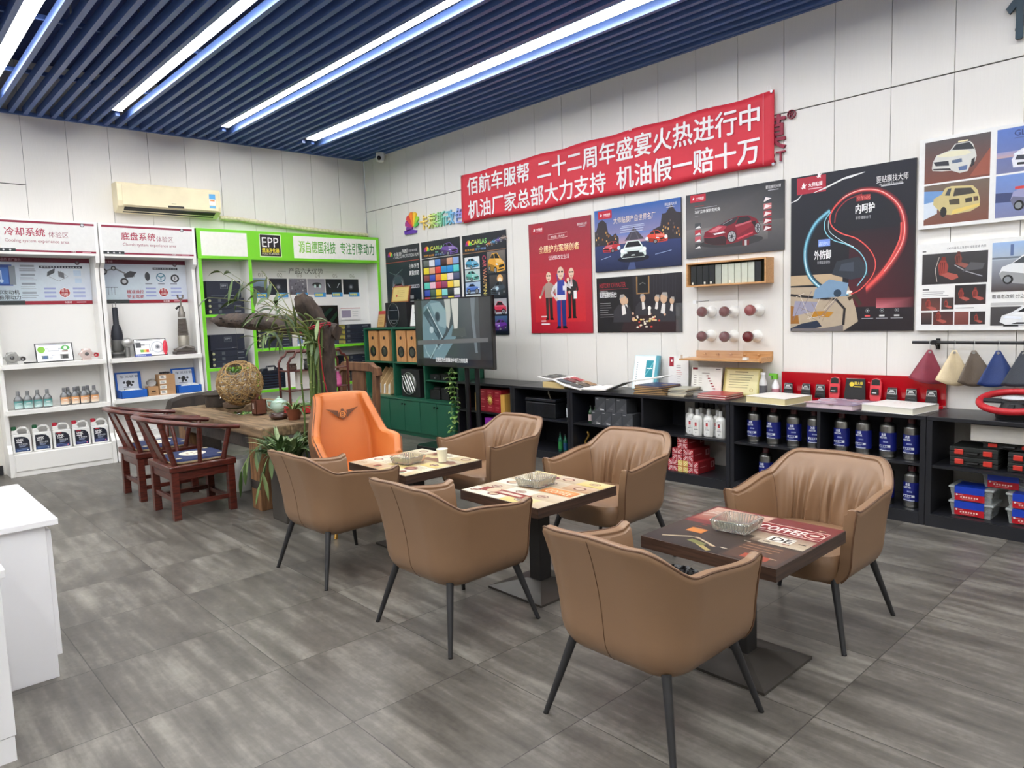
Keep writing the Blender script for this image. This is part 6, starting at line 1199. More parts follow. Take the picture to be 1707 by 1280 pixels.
# ------------------------------------------------------------------ green cabinet with speakers
DGR = M('forest_green_lacquer', (32, 92, 70), .4, var=.04, scale=4)
t = thing('green_cabinet', 'dark green cabinet with open cubbies above doors, behind the television', 'cabinet', (0, 0, 0))
gx = [.42, 1.105, 1.785, 2.47]; FD, UD = -.49, -.40
for a_, b_ in zip(gx[:-1], gx[1:]):
    mid = (a_+b_)/2
    for d0, d1, hx in ((a_+.004, mid-.002, mid-.03), (mid+.002, b_-.004, mid+.03)):
        b = MB(); b.box((d0, FD, .05), (d1, FD+.018, .445), DGR); o = b.build('door', t, .003)
        b = MB(); b.lathe([(.006, 0), (.006, .01), (.011, .014), (.011, .022), (.0, .024)], M('dark_knob', (26, 26, 28), .4, .5), None, 12, (hx, FD, .40), rot=Matrix.Rotation(PI/2, 3, 'X')); b.build('knob', o)
b = MB(); b.box((gx[0], FD+.02, 0), (gx[-1], -.016, .45), DGR); b.box((gx[0], FD+.03, 0), (gx[-1], FD+.05, .05), DGR); b.build('base', t)
b = MB(); b.box((gx[0]-.005, FD-.006, .45), (gx[-1]+.005, -.016, .472), DGR); b.build('worktop', t, .003)
for k, x in enumerate(gx):
    b = MB(); b.box((x-.013, UD, .472), (x+.013, -.016, 1.35), DGR); b.build('divider', t)
b = MB(); b.box((gx[0]-.013, -.026, .472), (gx[-1]+.013, -.016, 1.35), DGR); b.build('back_board', t)
b = MB(); b.box((gx[0]-.013, UD-.003, 1.35), (gx[-1]+.013, -.016, 1.372), DGR); b.build('top_board', t, .002)
for a_, b_ in zip(gx[:-1], gx[1:]):
    b = MB(); b.box((a_+.013, UD+.004, .905), (b_-.013, -.026, .925), DGR); b.build('shelf', t)
b = MB(); b.box((gx[2]+.013, UD+.006, .70), (gx[3]-.013, -.026, .712), DGR); b.build('shelf', t)
SPKW = M('speaker_oak', (212, 158, 104), .45, var=.08, scale=2.5, stretch=(25, 25, 2), dark=(190, 134, 82))
def speaker():
    t = thing('bookshelf_speaker', '', 'speaker'); w, d, h = .215, .22, .405
    b = MB(); b.box((-w/2, 0, 0), (w/2, d, h), SPKW); b.build('enclosure', t, .004)
    rx = Matrix.Rotation(PI/2, 3, 'X')
    b = MB(); b.lathe([(.0, .001), (.055, .001), (.062, .006), (.07, .006), (.074, .001)], MATTE, rgb(28, 26, 26), 26, (0, 0, .13), rot=rx); b.lathe([(.0, .012), (.02, .008), (.05, .0015)], METAL, rgb(120, 120, 118), 20, (0, -.001, .13), rot=rx); b.build('woofer', t)
    b = MB(); b.lathe([(.0, .006), (.012, .004), (.02, .003), (.022, .0)], MATTE, rgb(36, 30, 28), 18, (0, 0, .31), rot=rx); b.build('tweeter', t); return t
sp = speaker(); GL = ['leftmost in the green cabinet', 'second from left in the green cabinet', 'third from left, beside the divider', 'half hidden behind the television edge', 'in the last cubby behind the television']
for i, x in enumerate((.60, .88, 1.27, 1.52, 1.98)):
    lb = 'oak bookshelf speaker, %s' % GL[i]
    if i == 0: sp.location = (x, UD+.02, .926); tag(sp, lb, None, 'oak speakers in the green cabinet')
    else: dup(sp, (x, UD+.02, .926), 0, lb, 'oak speakers in the green cabinet')
LW = M('light_ply', (214, 180, 132), .6, var=.06, scale=4)
t = thing('file_rack', 'pale wooden file rack with white papers in the green cabinet', 'file rack', (.80, -.36, .473)); b = MB()
for k in range(4): b.prism([(0, 0), (.24, 0), (.24, .32), (.16, .36), (0, .16)], (-.18+.11*k, .0, 0), (0, 1, 0), (0, 0, 1), .01, LW)
b.box((-.19, .0, 0), (.15, .24, .01), LW); b.box((-.19, .23, 0), (.15, .24, .3), LW); b.build('rack', t)
b = MB()
for k in range(3): b.prism([(0.01, .01), (.22, .01), (.22, .26), (.02, .13)], (-.12+.11*k, .0, 0), (0, 1, 0), (0, 0, 1), .03, PAPER, rgb(232, 230, 226))
b.build('papers', t)
t = thing('subwoofer', 'black subwoofer box with chrome ribbed grille in the green cabinet', 'subwoofer', (1.43, -.37, .473)); b = MB(); b.box((-.2, 0, 0), (.2, .3, .36), MATTE, rgb(24, 25, 27)); b.build('enclosure', t, .006)
b = MB(); rx = Matrix.Rotation(PI/2, 3, 'X'); b.lathe([(0, .02), (.05, .014), (.12, .004), (.13, 0)], METAL, rgb(170, 172, 172), 28, (0, 0, .18), rot=rx); b.build('cone', t)
b = MB(); b.tube([(.14*math.cos(a), -.028, .18+.14*math.sin(a)) for a in [2*PI*i/30 for i in range(30)]], .006, METAL, rgb(205, 205, 205), closed=True)
for k in range(4): dx = -.08+.055*k; hh = math.sqrt(max(0, .0196-dx*dx)); b.tube([(dx-hh*.5-.0, -.03, .18+hh*.85), (dx+hh*.5, -.03, .18-hh*.85)], .005, METAL, rgb(205, 205, 205))
b.build('grille', t)
t = thing('amplifier', 'black car amplifiers stacked on the small shelf of the green cabinet', 'amplifier', (2.0, -.34, .7125)); b = MB(); b.box((-.18, 0, 0), (.02, .2, .07), MATTE, rgb(28, 30, 32)); b.box((.04, 0, 0), (.2, .2, .08), MATTE, rgb(22, 24, 26)); b.build('casing', t, .004); b = MB(); b.lathe([(.012, 0), (.012, .015)], METAL, rgb(190, 190, 190), 12, (-.06, 0, .03), rot=rx); b.lathe([(.012, 0), (.012, .015)], METAL, rgb(190, 190, 190), 12, (.12, 0, .03), rot=rx); b.build('knob', t)
t = thing('car_stereo_unit', 'pile of black car audio parts below the small amplifier shelf', 'car audio', (1.98, -.36, .473)); b = MB(); b.box((-.15, 0, 0), (.05, .2, .12), MATTE, rgb(24, 24, 26)); b.box((.06, .02, 0), (.2, .2, .15), MATTE, rgb(30, 30, 33)); b.sphere((-.05, .05, .13), .05, MATTE, rgb(20, 20, 22), 10, (1.4, 1, .6)); b.build('unit', t, .006)
# on top of the green cabinet
t = thing('gauge_display', 'large black box with an oval glass gauge on top of the green cabinet', 'display box', (.98, -.24, 1.373)); b = MB(); b.box((-.25, 0, 0), (.25, .2, .33), MATTE, rgb(24, 26, 30)); b.build('case', t, .004)
b = MB(); b.tube([(-.05+.13*math.cos(a), -.006, .165+.155*math.sin(a)) for a in [2*PI*i/36 for i in range(36)]], .004, METAL, rgb(150, 150, 150), closed=True); A = Art(b, (-.25, 0, 0), RX, RZ, .5, .33, PRINTG); A.c(.4, .5, .125, (34, 40, 46), 30, .15); A.l(arc(.4, .5, .2, .36, -2.4, -.7), .004, (150, 150, 150)); A.l([(.2, .28), (.6, .28)], .003, (170, 175, 178)); A.l([(.2, .68), (.6, .68)], .003, (170, 175, 178)); b.build('gauge_glass', t)
stand_card((1.02, -.20, 1.7035), .40, .215, .2, 'gold certificate in wooden frame on top of the black gauge box', lambda A: (A.r(0, 0, 1, 1, (150, 90, 50)), A.r(.04, .06, .96, .94, (205, 180, 105)), A.r(.1, .14, .9, .86, (212, 190, 120)), A.bars(.3, .7, .45, 4, .12, .015, (150, 120, 60)), A.c(.3, .4, .016, (190, 60, 50), 10)), cat='certificate', th=.02, edge=(120, 60, 44), name='framed_certificate')
stand_card((.62, -.26, 1.373), .18, .23, .2, 'small gold plaque with red top at the left end of the green cabinet', lambda A: (A.r(0, 0, 1, 1, (150, 100, 60)), A.r(.06, .05, .94, .78, (205, 165, 105)), A.r(.0, .8, 1, 1, (190, 70, 64)), A.bars(.2, .6, .6, 5, .1, .02, (150, 100, 60))), cat='plaque', th=.02, edge=(140, 80, 50), name='award_plaque')
stand_card((1.42, -.24, 1.373), .27, .30, .16, 'white document in black frame on the green cabinet beside the television', lambda A: (A.r(0, 0, 1, 1, (30, 30, 34)), A.r(.05, .04, .95, .96, (238, 237, 234)), A.r(.4, .74, .6, .77, (90, 90, 90)), A.r(.28, .58, .68, .63, (150, 150, 150)), A.bars(.3, .4, .4, 3, .08, .01, (180, 180, 180))), cat='document', th=.015, edge=(30, 30, 32), name='framed_document')
# ------------------------------------------------------------------ television on its stand
t = thing('television', 'black television on a floor stand showing a grey car part video', 'television', (2.775, -.72, 0), -.03)
BM = M('black_steel', (30, 30, 32), .4, .3)
b = MB(); b.box((-.715, 0, .925), (.715, .045, 1.70), GLOSS, rgb(16, 16, 18)); b.box((-.4, .045, 1.05), (.4, .09, 1.5), MATTE, rgb(24, 24, 26)); b.build('casing', t, .005)
SCR = PC('tv_screen', .12, emit=.8, var=.01); sb = SCR.node_tree.nodes['Principled BSDF']; SCR.node_tree.links.remove(sb.inputs['Base Color'].links[0]); sb.inputs['Base Color'].default_value = (.01, .01, .012, 1)
b = MB(); A = Art(b, (-.70, 0, .95), RX, RZ, 1.40, .735, SCR)
A.r(0, 0, 1, 1, (50, 52, 53)); A.g(.1, .1, .86, 1, (66, 80, 84), (96, 110, 114), (60, 66, 68), (84, 92, 94)); A.g(.0, 0, .1, 1, (48, 50, 50), (66, 68, 68)); A.g(.86, 0, 1, 1, (40, 42, 43), (62, 64, 64))
A.p([(.1, .1), (.18, .1), (.42, .5), (.48, .78), (.36, .97), (.24, 1), (.13, .9), (.1, .6)], (120, 150, 158)); A.p([(.22, .95), (.36, .96), (.46, .78), (.43, .56), (.34, .6)], (150, 178, 184)); A.p([(.12, .8), (.2, .9), (.36, .45), (.33, .38)], (70, 92, 100)); A.l([(.18, .9), (.38, .42)], .012, (205, 222, 226)); A.l([(.2, .72), (.3, .5)], .03, (90, 116, 124)); A.c(.32, .74, .052, (96, 118, 124), 20, .06); A.c(.32, .74, .036, (60, 78, 86), 20, .044); A.c(.23, .54, .04, (190, 210, 214), 14)
A.p([(.2, .02), (.36, .04), (.56, .42), (.52, .62), (.44, .46), (.26, .2)], (120, 150, 160)); A.l([(.14, .2), (.2, .1), (.3, .3)], .02, (160, 190, 196)); A.l([(.12, .3), (.17, .12)], .012, (150, 176, 182)); A.l([(.24, .4), (.32, .24), (.4, .36)], .01, (170, 196, 200))
A.p([(.42, 1), (.5, 1), (.5, .76), (.47, .55), (.44, .6), (.44, .8)], (205, 208, 200)); A.p([(.51, 1), (.61, 1), (.6, .74), (.58, .5), (.545, .48), (.53, .7)], (222, 222, 214)); A.l([(.505, .98), (.5, .7)], .006, (150, 152, 146))
A.p([(.76, 1), (.82, 1), (.8, .7), (.83, .2), (.8, .2), (.77, .6)], (120, 132, 138)); A.c(.62, .46, .06, (70, 78, 78), 14); A.c(.64, .47, .03, (110, 118, 116), 10); A.p([(.02, .3), (.96, .36), (.96, .42), (.02, .37)], (112, 114, 114)); A.p([(.02, .0), (1, .0), (1, .1), (.02, .08)], (26, 26, 28)); A.p([(.5, .44), (.7, .44), (.68, .57), (.52, .55)], (84, 92, 90))
A.t('这是因为长期震动中有压力的结果', .27, .045, .05, (240, 240, 240), bold=.03, wm=.60)
b.build('screen', t)
for x in (.14, .32):
    b = MB(); b.tube([(x, .09, .05), (x, .09, 1.3)], .028, BM, n=14); b.build('post', t)
b = MB(); b.box((.0, .03, 1.2), (.46, .10, 1.3), BM); b.build('mount', t)
b = MB(); b.prism([(-.42, -.24), (-.36, -.30), (.30, -.26), (.38, -.22), (.38, -.12), (.0, -.12), (-.32, .19), (-.40, .19)], (0.02, 0, .055), (1, 0, 0), (0, 1, 0), .05, GLOSS, rgb(22, 22, 24)); b.box((.05, -.15, .005), (.42, .2, .05), GLOSS, rgb(22, 22, 24)); b.build('base', t, .006)
LEAFM = PC('leaf_sheen', .45, var=.12)
t = thing('trailing_ivy', 'green trailing vine hanging down beside the television post', 'plant', (2.72, -.69, -.008))
for s_ in range(3):
    b = MB(); pts = [(.02*s_, -.02*s_, .93)]
    for k in range(1, 14): pts.append((.02*s_+.03*math.sin(k*.9+s_*2), -.02*s_+.02*math.cos(k*.7+s_), .93-.055*k))
    if s_ == 1: pts = pts[:9]
    b.tube(pts, .003, LEAFM, rgb(90, 120, 60), 5)
    for p in pts[1:]:
        for q in range(3): a_ = R.uniform(0, 2*PI); b.leaf(p, (math.cos(a_), math.sin(a_), .1), R.uniform(.05, .08), R.uniform(.03, .045), LEAFM, rgb(R.choice([(120, 160, 80), (96, 140, 70), (150, 178, 100), (70, 110, 56)])), 1.3)
    b.build('tendril', t)
# ------------------------------------------------------------------ coffee tables
WEN = M('dark_wenge_edge', (72, 52, 42), .42, var=.2, scale=3, stretch=(2, 2, 40), dark=(48, 34, 28))
TB = M('table_steel', (34, 32, 32), .45, .2, var=.1)
def collage(A, kind):
    if kind == 'dark':
        A.r(0, 0, 1, 1, (66, 52, 46)); A.r(.0, .52, 1, 1, (120, 44, 44)); A.g(.02, .6, .5, .97, (150, 70, 60), (210, 170, 150)); A.r(.45, .66, .97, .84, (140, 32, 36)); A.l([(.45, .66), (.97, .66), (.97, .84), (.45, .84), (.45, .66)], .006, (225, 200, 185)); A.t('COFFEE', .5, .69, .062, (238, 228, 220), bold=.03, wm=.2); A.c(.9, .75, .04, (225, 205, 190)); A.c(.9, .75, .034, (140, 32, 36)); A.c(.9, .75, .02, (225, 205, 190), 14, .012)
        A.g(.4, .4, .98, .62, (200, 185, 160), (150, 120, 100)); A.r(.68, .47, .86, .58, (232, 226, 215)); A.t('DE', .71, .48, .05, (60, 50, 46), bold=.03); A.g(.4, .4, .66, .48, (90, 70, 58), (170, 150, 130)); A.g(0, .0, .6, .5, (38, 32, 30), (70, 56, 48)); A.r(.16, .3, .29, .4, (190, 110, 46)); A.r(.17, .31, .28, .39, (210, 130, 60)); A.l([(.1, .1), (.3, .22), (.5, .12)], .012, (190, 170, 140)); A.l([(.36, .12), (.52, .02)], .02, (170, 150, 90)); A.l([(.3, .14), (.44, .1)], .03, (120, 120, 70)); A.r(.62, .02, .98, .36, (84, 58, 46)); A.r(.72, .06, .9, .14, (160, 70, 50)); A.bars(.63, .32, .3, 3, .05, .012, (150, 110, 80))
        for k in range(26): A.r(*(lambda x, y: (x, y, x+.05, y+.012))(R.random()*.94, R.random()*.98), R.choice([(180, 150, 120), (40, 34, 32), (150, 60, 50), (205, 190, 170)]))
        for k in range(12): A.l([(R.random()*.4, .55+R.random()*.4), (R.random()*.45, .55+R.random()*.4)], .006, (225, 205, 190))
    else:
        A.r(0, 0, 1, 1, (222, 205, 172)); pal = [(235, 222, 190), (214, 190, 140), (226, 200, 120), (200, 180, 150), (238, 230, 212), (190, 150, 110), (222, 140, 70) if kind == 'cream' else (205, 120, 66), (150, 60, 54), (178, 170, 150)]
        n = 5
        for i in range(n):
            u = 0
            while u < 1:
                w_ = R.uniform(.15, .4); c_ = R.choice(pal[:6]); A.g(u+.006, i/n+.006, min(1, u+w_)-.006, (i+1)/n-.006, c_, mix3(c_, (255, 250, 235), .4)); k = R.random()
                uu = u+w_/2
                if uu < .93:
                    if k < .3: A.c(uu, (i+.5)/n, .04, (120, 70, 60), 18, .03); A.c(uu, (i+.5)/n, .028, (215, 190, 160), 16, .02)
                    elif k < .55: cc_ = R.choice([(110, 50, 46), (90, 80, 70), (150, 110, 60)]); A.c(uu, (i+.5)/n, .036, cc_, 20, .024); A.c(uu, (i+.5)/n, .030, mix3(cc_, (235, 220, 195), .75), 20, .019); A.r(uu-.035, (i+.46)/n, uu+.035, (i+.54)/n, cc_)
                    elif k < .8: A.bars(u+.02, (i+.75)/n, w_*.6, 4, .035, .01, (130, 105, 85))
                    else: A.c(uu, (i+.5)/n, .03, (140, 60, 56), 16); A.c(uu+.03, (i+.4)/n, .018, (100, 120, 80), 10)
                u += w_
        if kind == 'cream': A.g(.58, .42, .97, .58, (214, 120, 50), (232, 160, 90)); A.t('COFFEE', .62, .45, .05, (240, 220, 190), bold=.02, wm=.18); A.r(.1, .12, .7, .24, (150, 66, 58)); A.c(.25, .18, .04, (225, 200, 170)); A.r(.34, .155, .62, .2, (232, 214, 194)); A.c(.3, .86, .07, (130, 70, 74), 20, .04); A.c(.3, .86, .05, (222, 205, 180), 20, .026)
        else: A.r(.02, .5, .3, .66, (214, 120, 70)); A.c(.76, .25, .05, (120, 56, 56), 20, .04); A.c(.76, .25, .03, (200, 150, 130), 16, .02); A.r(.45, .62, .95, .72, (150, 110, 90))
def table(loc, kind, label, w=.6, h=.555):
    t = thing('coffee_table', label, 'table', loc, group='square coffee tables')
    b = MB(); b.box((-w/2, -.3, h-.052), (w/2, .3, h), WEN); b.build('table_top', t, .002)
    b = MB(); A = Art(b, (-w/2+.004, -.3+.004, h), RX, RYV, w-.008, .592, PRINT, .0004); collage(A, kind); b.c = [[(x[0]*.74, x[1]*.74, x[2]*.74, 1) for x in fc] for fc in b.c]; tag(b.build('printed_surface', t), 'dark coffee themed print with COFFEE lettering' if kind == 'dark' else 'cream collage print of coffee motifs')
    b = MB(); b.box((-.042, -.042, .05), (.042, .042, h-.052), TB); b.build('column', t, .004)
    b = MB(); s = .205; b.add([(-s, -s, 0), (s, -s, 0), (s, s, 0), (-s, s, 0), (-s, -s, .012), (s, -s, .012), (s, s, .012), (-s, s, .012), (-.05, -.05, .055), (.05, -.05, .055), (.05, .05, .055), (-.05, .05, .055)], [(3, 2, 1, 0), (0, 1, 5, 4), (1, 2, 6, 5), (2, 3, 7, 6), (3, 0, 4, 7), (4, 5, 9, 8), (5, 6, 10, 9), (6, 7, 11, 10), (7, 4, 8, 11), (8, 9, 10, 11)], M('base_plate', (62, 58, 54), .4, .2, var=.15, scale=6)); b.build('base', t)
    b = MB()
    for (x, y) in ((-.2, -.2), (.2, -.2), (.2, .2), (-.2, .2)): b.lathe([(.012, h-.06), (.012, h-.052)], MATTE, rgb(40, 40, 40), 8, (x, y, 0))
    b.build('screw_pad', t)
    return t
TH = .555
table((7.562, -2.965, 0), 'dark', 'square coffee table with dark brown print, nearest to the camera')
table((6.345, -2.96, 0), 'cream', 'square coffee table with cream print and glass ashtray, middle one')
table((5.20, -2.965, 0), 'cream2', 'square coffee table with cream print and paper cup, farthest one', .66)
def ashtray(loc, rot, label):
    t = thing('ashtray', label, 'ashtray', loc, rot, 'glass ashtrays'); g = glass('crystal', (252, 252, 240), .05); g.node_tree.nodes['Principled BSDF'].inputs['Transmission Weight'].default_value = .88
    b = MB(); n = 48; s = .086
    def sq(a, r, rib=0):
        c, s_ = math.cos(a), math.sin(a); k = r/max(abs(c), abs(s_)); k = min(k, r*1.34); k += rib*.0028*math.cos(a*44); return c*k, s_*k
    prof = [(.070, 0, 0), (.074, .003, 1), (s, .042, 1), (s-.004, .046, 0), (s-.013, .045, 0), (.060, .012, 0), (0.001, .012, 0)]
    N_ = 264; base = 0
    for r_, z, rb in prof: b.v += [(*sq(2*PI*j/N_, r_, rb), z) for j in range(N_)]
    for i in range(len(prof)-1):
        for j in range(N_): b.face((i*N_+j, i*N_+(j+1) % N_, (i+1)*N_+(j+1) % N_, (i+1)*N_+j), g, None, False)
    b.face(list(range(N_))[::-1], g, None); b.face([(len(prof)-1)*N_+j for j in range(N_)], g, None); b.build('bowl', t); return t
ashtray((7.52, -2.94, TH+.006), .1, 'square ribbed glass ashtray on the dark printed table'); ashtray((6.30, -2.93, TH+.006), .15, 'square ribbed glass ashtray on the middle cream table'); ashtray((5.22, -3.03, TH+.006), .2, 'square ribbed glass ashtray on the farthest table near the paper cup')
t = thing('paper_cup', 'small white paper cup on the farthest coffee table', 'cup', (5.39, -2.88, TH+.006)); b = MB(); b.lathe([(.025, 0), (.036, .082), (.0375, .084), (.036, .086), (.034, .083), (.024, .006), (0, .006)], MATTE, rgb(238, 236, 215), 24); b.build('cup', t)
t = thing('waste_bin', 'black bin with gathered plastic liner under the dark printed table', 'bin', (7.235, -2.99, 0)); b = MB(); b.lathe([(.085, 0), (.09, .01), (.108, .29), (.112, .30), (.104, .30), (.086, .012), (0, .012)], GLOSS, rgb(28, 28, 30), 28); b.build('bin', t)
b = MB(); n = 60
for k, (r_, z) in enumerate([(.116, .22), (.118, .29), (.113, .308), (.1, .295), (.085, .2), (.07, .08)]):
    b.v += [((r_+.004*math.sin(j*5+k))*math.cos(2*PI*j/n), (r_+.004*math.sin(j*5+k))*math.sin(2*PI*j/n), z+.004*math.sin(j*3)) for j in range(n)]
for i in range(5):
    for j in range(n): b.face((i*n+j, i*n+(j+1) % n, (i+1)*n+(j+1) % n, (i+1)*n+j), PC('bin_liner', .22), rgb(20, 20, 22), True)
b.build('liner', t)
# ------------------------------------------------------------------ tan armchairs
LEA = M('tan_leather', (134, 104, 78), .36, var=.03, scale=5, bump=.06, bscale=260, spec=.6)
PIPE = M('leather_piping', (92, 64, 44), .5)
LEG = M('dark_leg', (44, 44, 46), .42, .2)
def smooth(a, b_, x): x = min(1, max(0, (x-a)/(b_-a))); return x*x*(3-2*x)
def build_armchair():
    t = thing('armchair', '', 'armchair')
    ST = 150
    # plan: from the left arm tip round the back to the right arm tip, as angle-free arc length stations
    def plan(s, w, bk, fr, rad):
        """s in 0..1; half width w, back at -bk, front tip at fr, corner radius rad"""
        L1 = fr+bk-rad; L2 = rad*PI/2; L3 = 2*(w-rad); T = 2*(L1+L2)+L3; d = s*T
        if d < L1: return (-w, fr-d), (-1, 0)
        d -= L1
        if d < L2: a = d/rad; return (-w+rad-rad*math.cos(a), -bk+rad-rad*math.sin(a)), (-math.cos(a), -math.sin(a))
        d -= L2
        if d < L3: return (-w+rad+d, -bk), (0, -1)
        d -= L3
        if d < L2: a = d/rad; return (w-rad+rad*math.sin(a), -bk+rad-rad*math.cos(a)), (math.sin(a), -math.cos(a))
        d -= L2; return (w, -bk+rad+d), (1, 0)
    def top(s):
        q = abs(s-.5)*2      # 0 back centre .. 1 arm tip
        back = .742-.006*smooth(.0, .22, q)-.105*smooth(.24, .47, q)
        return back-.034*smooth(.48, .92, q)+.014*smooth(.93, 1., q)
    ts = [0, .025, .06, .11, .17, .24, .32, .42, .52, .62, .72, .8, .87, .93, .97, 1]
    th = .046
    secs = []
    for i in range(ST+1):
        s = i/ST; q = abs(s-.5)*2; zt = top(s); zb = .272; sec = []
        def pt(tt, off, bulge=0):
            z = zb+(zt-zb)*tt; u = min(1, max(0, (.385-z)/.115))
            under = .10*(1-math.sqrt(1-u*u))
            fl = ((z-zb)/.47)**2.2
            w = .285; bk = .266+.03*fl*(1-smooth(.5, .9, q)); fr = .215+.015*tt
            (x, y), (nx, ny) = plan(s, w, bk, fr, .15)
            o_ = off-under+bulge+.055*fl
            return Vector((x+nx*o_, y+ny*o_, z))
        outer = [pt(tt, 0) for tt in ts]
        inner = []
        for tt in ts[::-1]:
            p = pt(tt, -th, 0)
            if tt >= .98: p = pt(1, -th+.006); p.z -= .004
            b_ = smooth(.52, .3, q) if False else (1-smooth(.28, .46, q))   # the padded back
            pf = math.sin(PI*min(1, max(0, tt)))
            (x, y), (nx, ny) = plan(s, .28, .29, .23, .165)
            puff = .022*pf*b_+.006*pf
            fold = 0
            if .12 < tt < .97:
                u = (s-.5)*2
                m_ = b_*(1-smooth(.62, .95, tt))
                fold = m_*(.013*math.sin(u*46+4*tt*(1 if u > 0 else -1))*math.exp(-((u-.02)/.25)**2)+.011*math.sin(u*71+1.7+tt*5)+.006*math.sin(u*113+tt*9)*(1-tt))
                fold += -.018*math.exp(-((u-.09+.05*tt)/.014)**2)*b_*(1-smooth(.5, .9, tt))
            p = p-Vector((nx, ny, 0))*(puff+fold*1.0)
            inner.append(p)
        rimp = [pt(1, -.004)+Vector((0, 0, .012)), pt(1, -th*.5)+Vector((0, 0, .017)), pt(1, -th+.004)+Vector((0, 0, .010))]
        secs.append(outer+rimp+inner)
    K = len(secs[0]); b = MB()
    for sct in secs: b.v += [tuple(p) for p in sct]
    for i in range(ST):
        for j in range(K-1): b.face((i*K+j, (i+1)*K+j, (i+1)*K+j+1, i*K+j+1), LEA, None, True)
    b.face([j for j in range(K)], LEA, None, True); b.face([ST*K+j for j in range(K)][::-1], LEA, None, True)
    o = b.build('shell', t); bv = o.modifiers.new('soft', 'BEVEL'); bv.width = .008; bv.segments = 2; bv.limit_method = 'ANGLE'; bv.angle_limit = math.radians(55)
    # piping round the upper edge and down the arm fronts
    b = MB(); no = len(ts)
    path = [secs[0][j]+Vector((0, .004, 0)) for j in range(2, no)]+[sct[no]+Vector((0, 0, .0)) for sct in secs]+[secs[-1][j]+Vector((0, .004, 0)) for j in range(no-1, 1, -1)]
    b.tube(path, .0042, PIPE, n=6); b.build('piping', t)
    # seams: centre back outside, arm/back inside
    b = MB(); c = ST//2; b.tube([secs[c][j]+Vector((.0, -.0005, 0)) for j in range(1, no)], .0013, PIPE, n=5)
    for i in (int(ST*.27), int(ST*.73)): b.tube([secs[i][j] for j in range(no+3, K-1)], .0018, PIPE, n=5)
    b.build('seam', t)
    # seat cushion: rounded plan
    b = MB(); n = 64
    def pl(a, w, bk, fr, r=5.0):
        c, s_ = math.cos(a), math.sin(a); yy = fr if s_ > 0 else bk
        k = (abs(c)**r+abs(s_)**r)**(-1/r); return c*k*w, s_*k*yy
    lay = [(.20, .19, .235, .276), (.222, .21, .262, .285), (.236, .235, .276, .31), (.240, .24, .282, .36), (.238, .24, .278, .385), (.23, .235, .268, .402), (.2, .2, .23, .413), (.1, .1, .13, .418), (.001, .001, .001, .419)]
    for w, bk, fr, z in lay: b.v += [(*pl(2*PI*j/n, w, bk, fr), z+(.006*math.sin(j*.7) if .3 < z < .4 else 0)*0) for j in range(n)]
    for i in range(len(lay)-1):
        for j in range(n): b.face((i*n+j, i*n+(j+1) % n, (i+1)*n+(j+1) % n, (i+1)*n+j), LEA, None, True)
    b.face(list(range(n))[::-1], LEA, None); b.build('seat', t)
    b = MB(); b.box((-.17, -.16, .277), (.17, .17, .29), M('seat_base_black', (26, 24, 22), .7)); b.build('seat_base', t)
    for sx in (-1, 1):
        for sy in (-1, 1):
            b = MB(); b.tube([(sx*.205, sy*.2, .30), (sx*.285, sy*.278, .004)], .017, LEG, n=14, radii=[.0175, .0105]); b.tube([(sx*.285, sy*.278, .006), (sx*.2855, sy*.2785, 0)], .011, MATTE, rgb(30, 30, 30), 10); b.build('leg', t)
    return t
ach = build_armchair(); GA = 'tan leather armchairs at the coffee tables'
ach.location = (7.525, -3.555, 0); tag(ach, 'tan armchair seen from behind, nearest to the camera beside the dark table', None, GA)
dup(ach, (6.345, -3.545, 0), .02, 'tan armchair seen from behind at the middle cream table', GA)
dup(ach, (5.205, -3.535, 0), .03, 'tan armchair seen from behind, farthest back, beside the orange chair', GA)
dup(ach, (7.565, -2.36, 0), PI, 'tan armchair facing the camera in front of the blue spray cans', GA)
dup(ach, (6.335, -2.36, 0), PI+.04, 'tan armchair facing the camera in front of the white bottles and flag boxes', GA)
dup(ach, (5.215, -2.33, 0), PI-.04, 'tan armchair facing the camera nearest the television', GA)
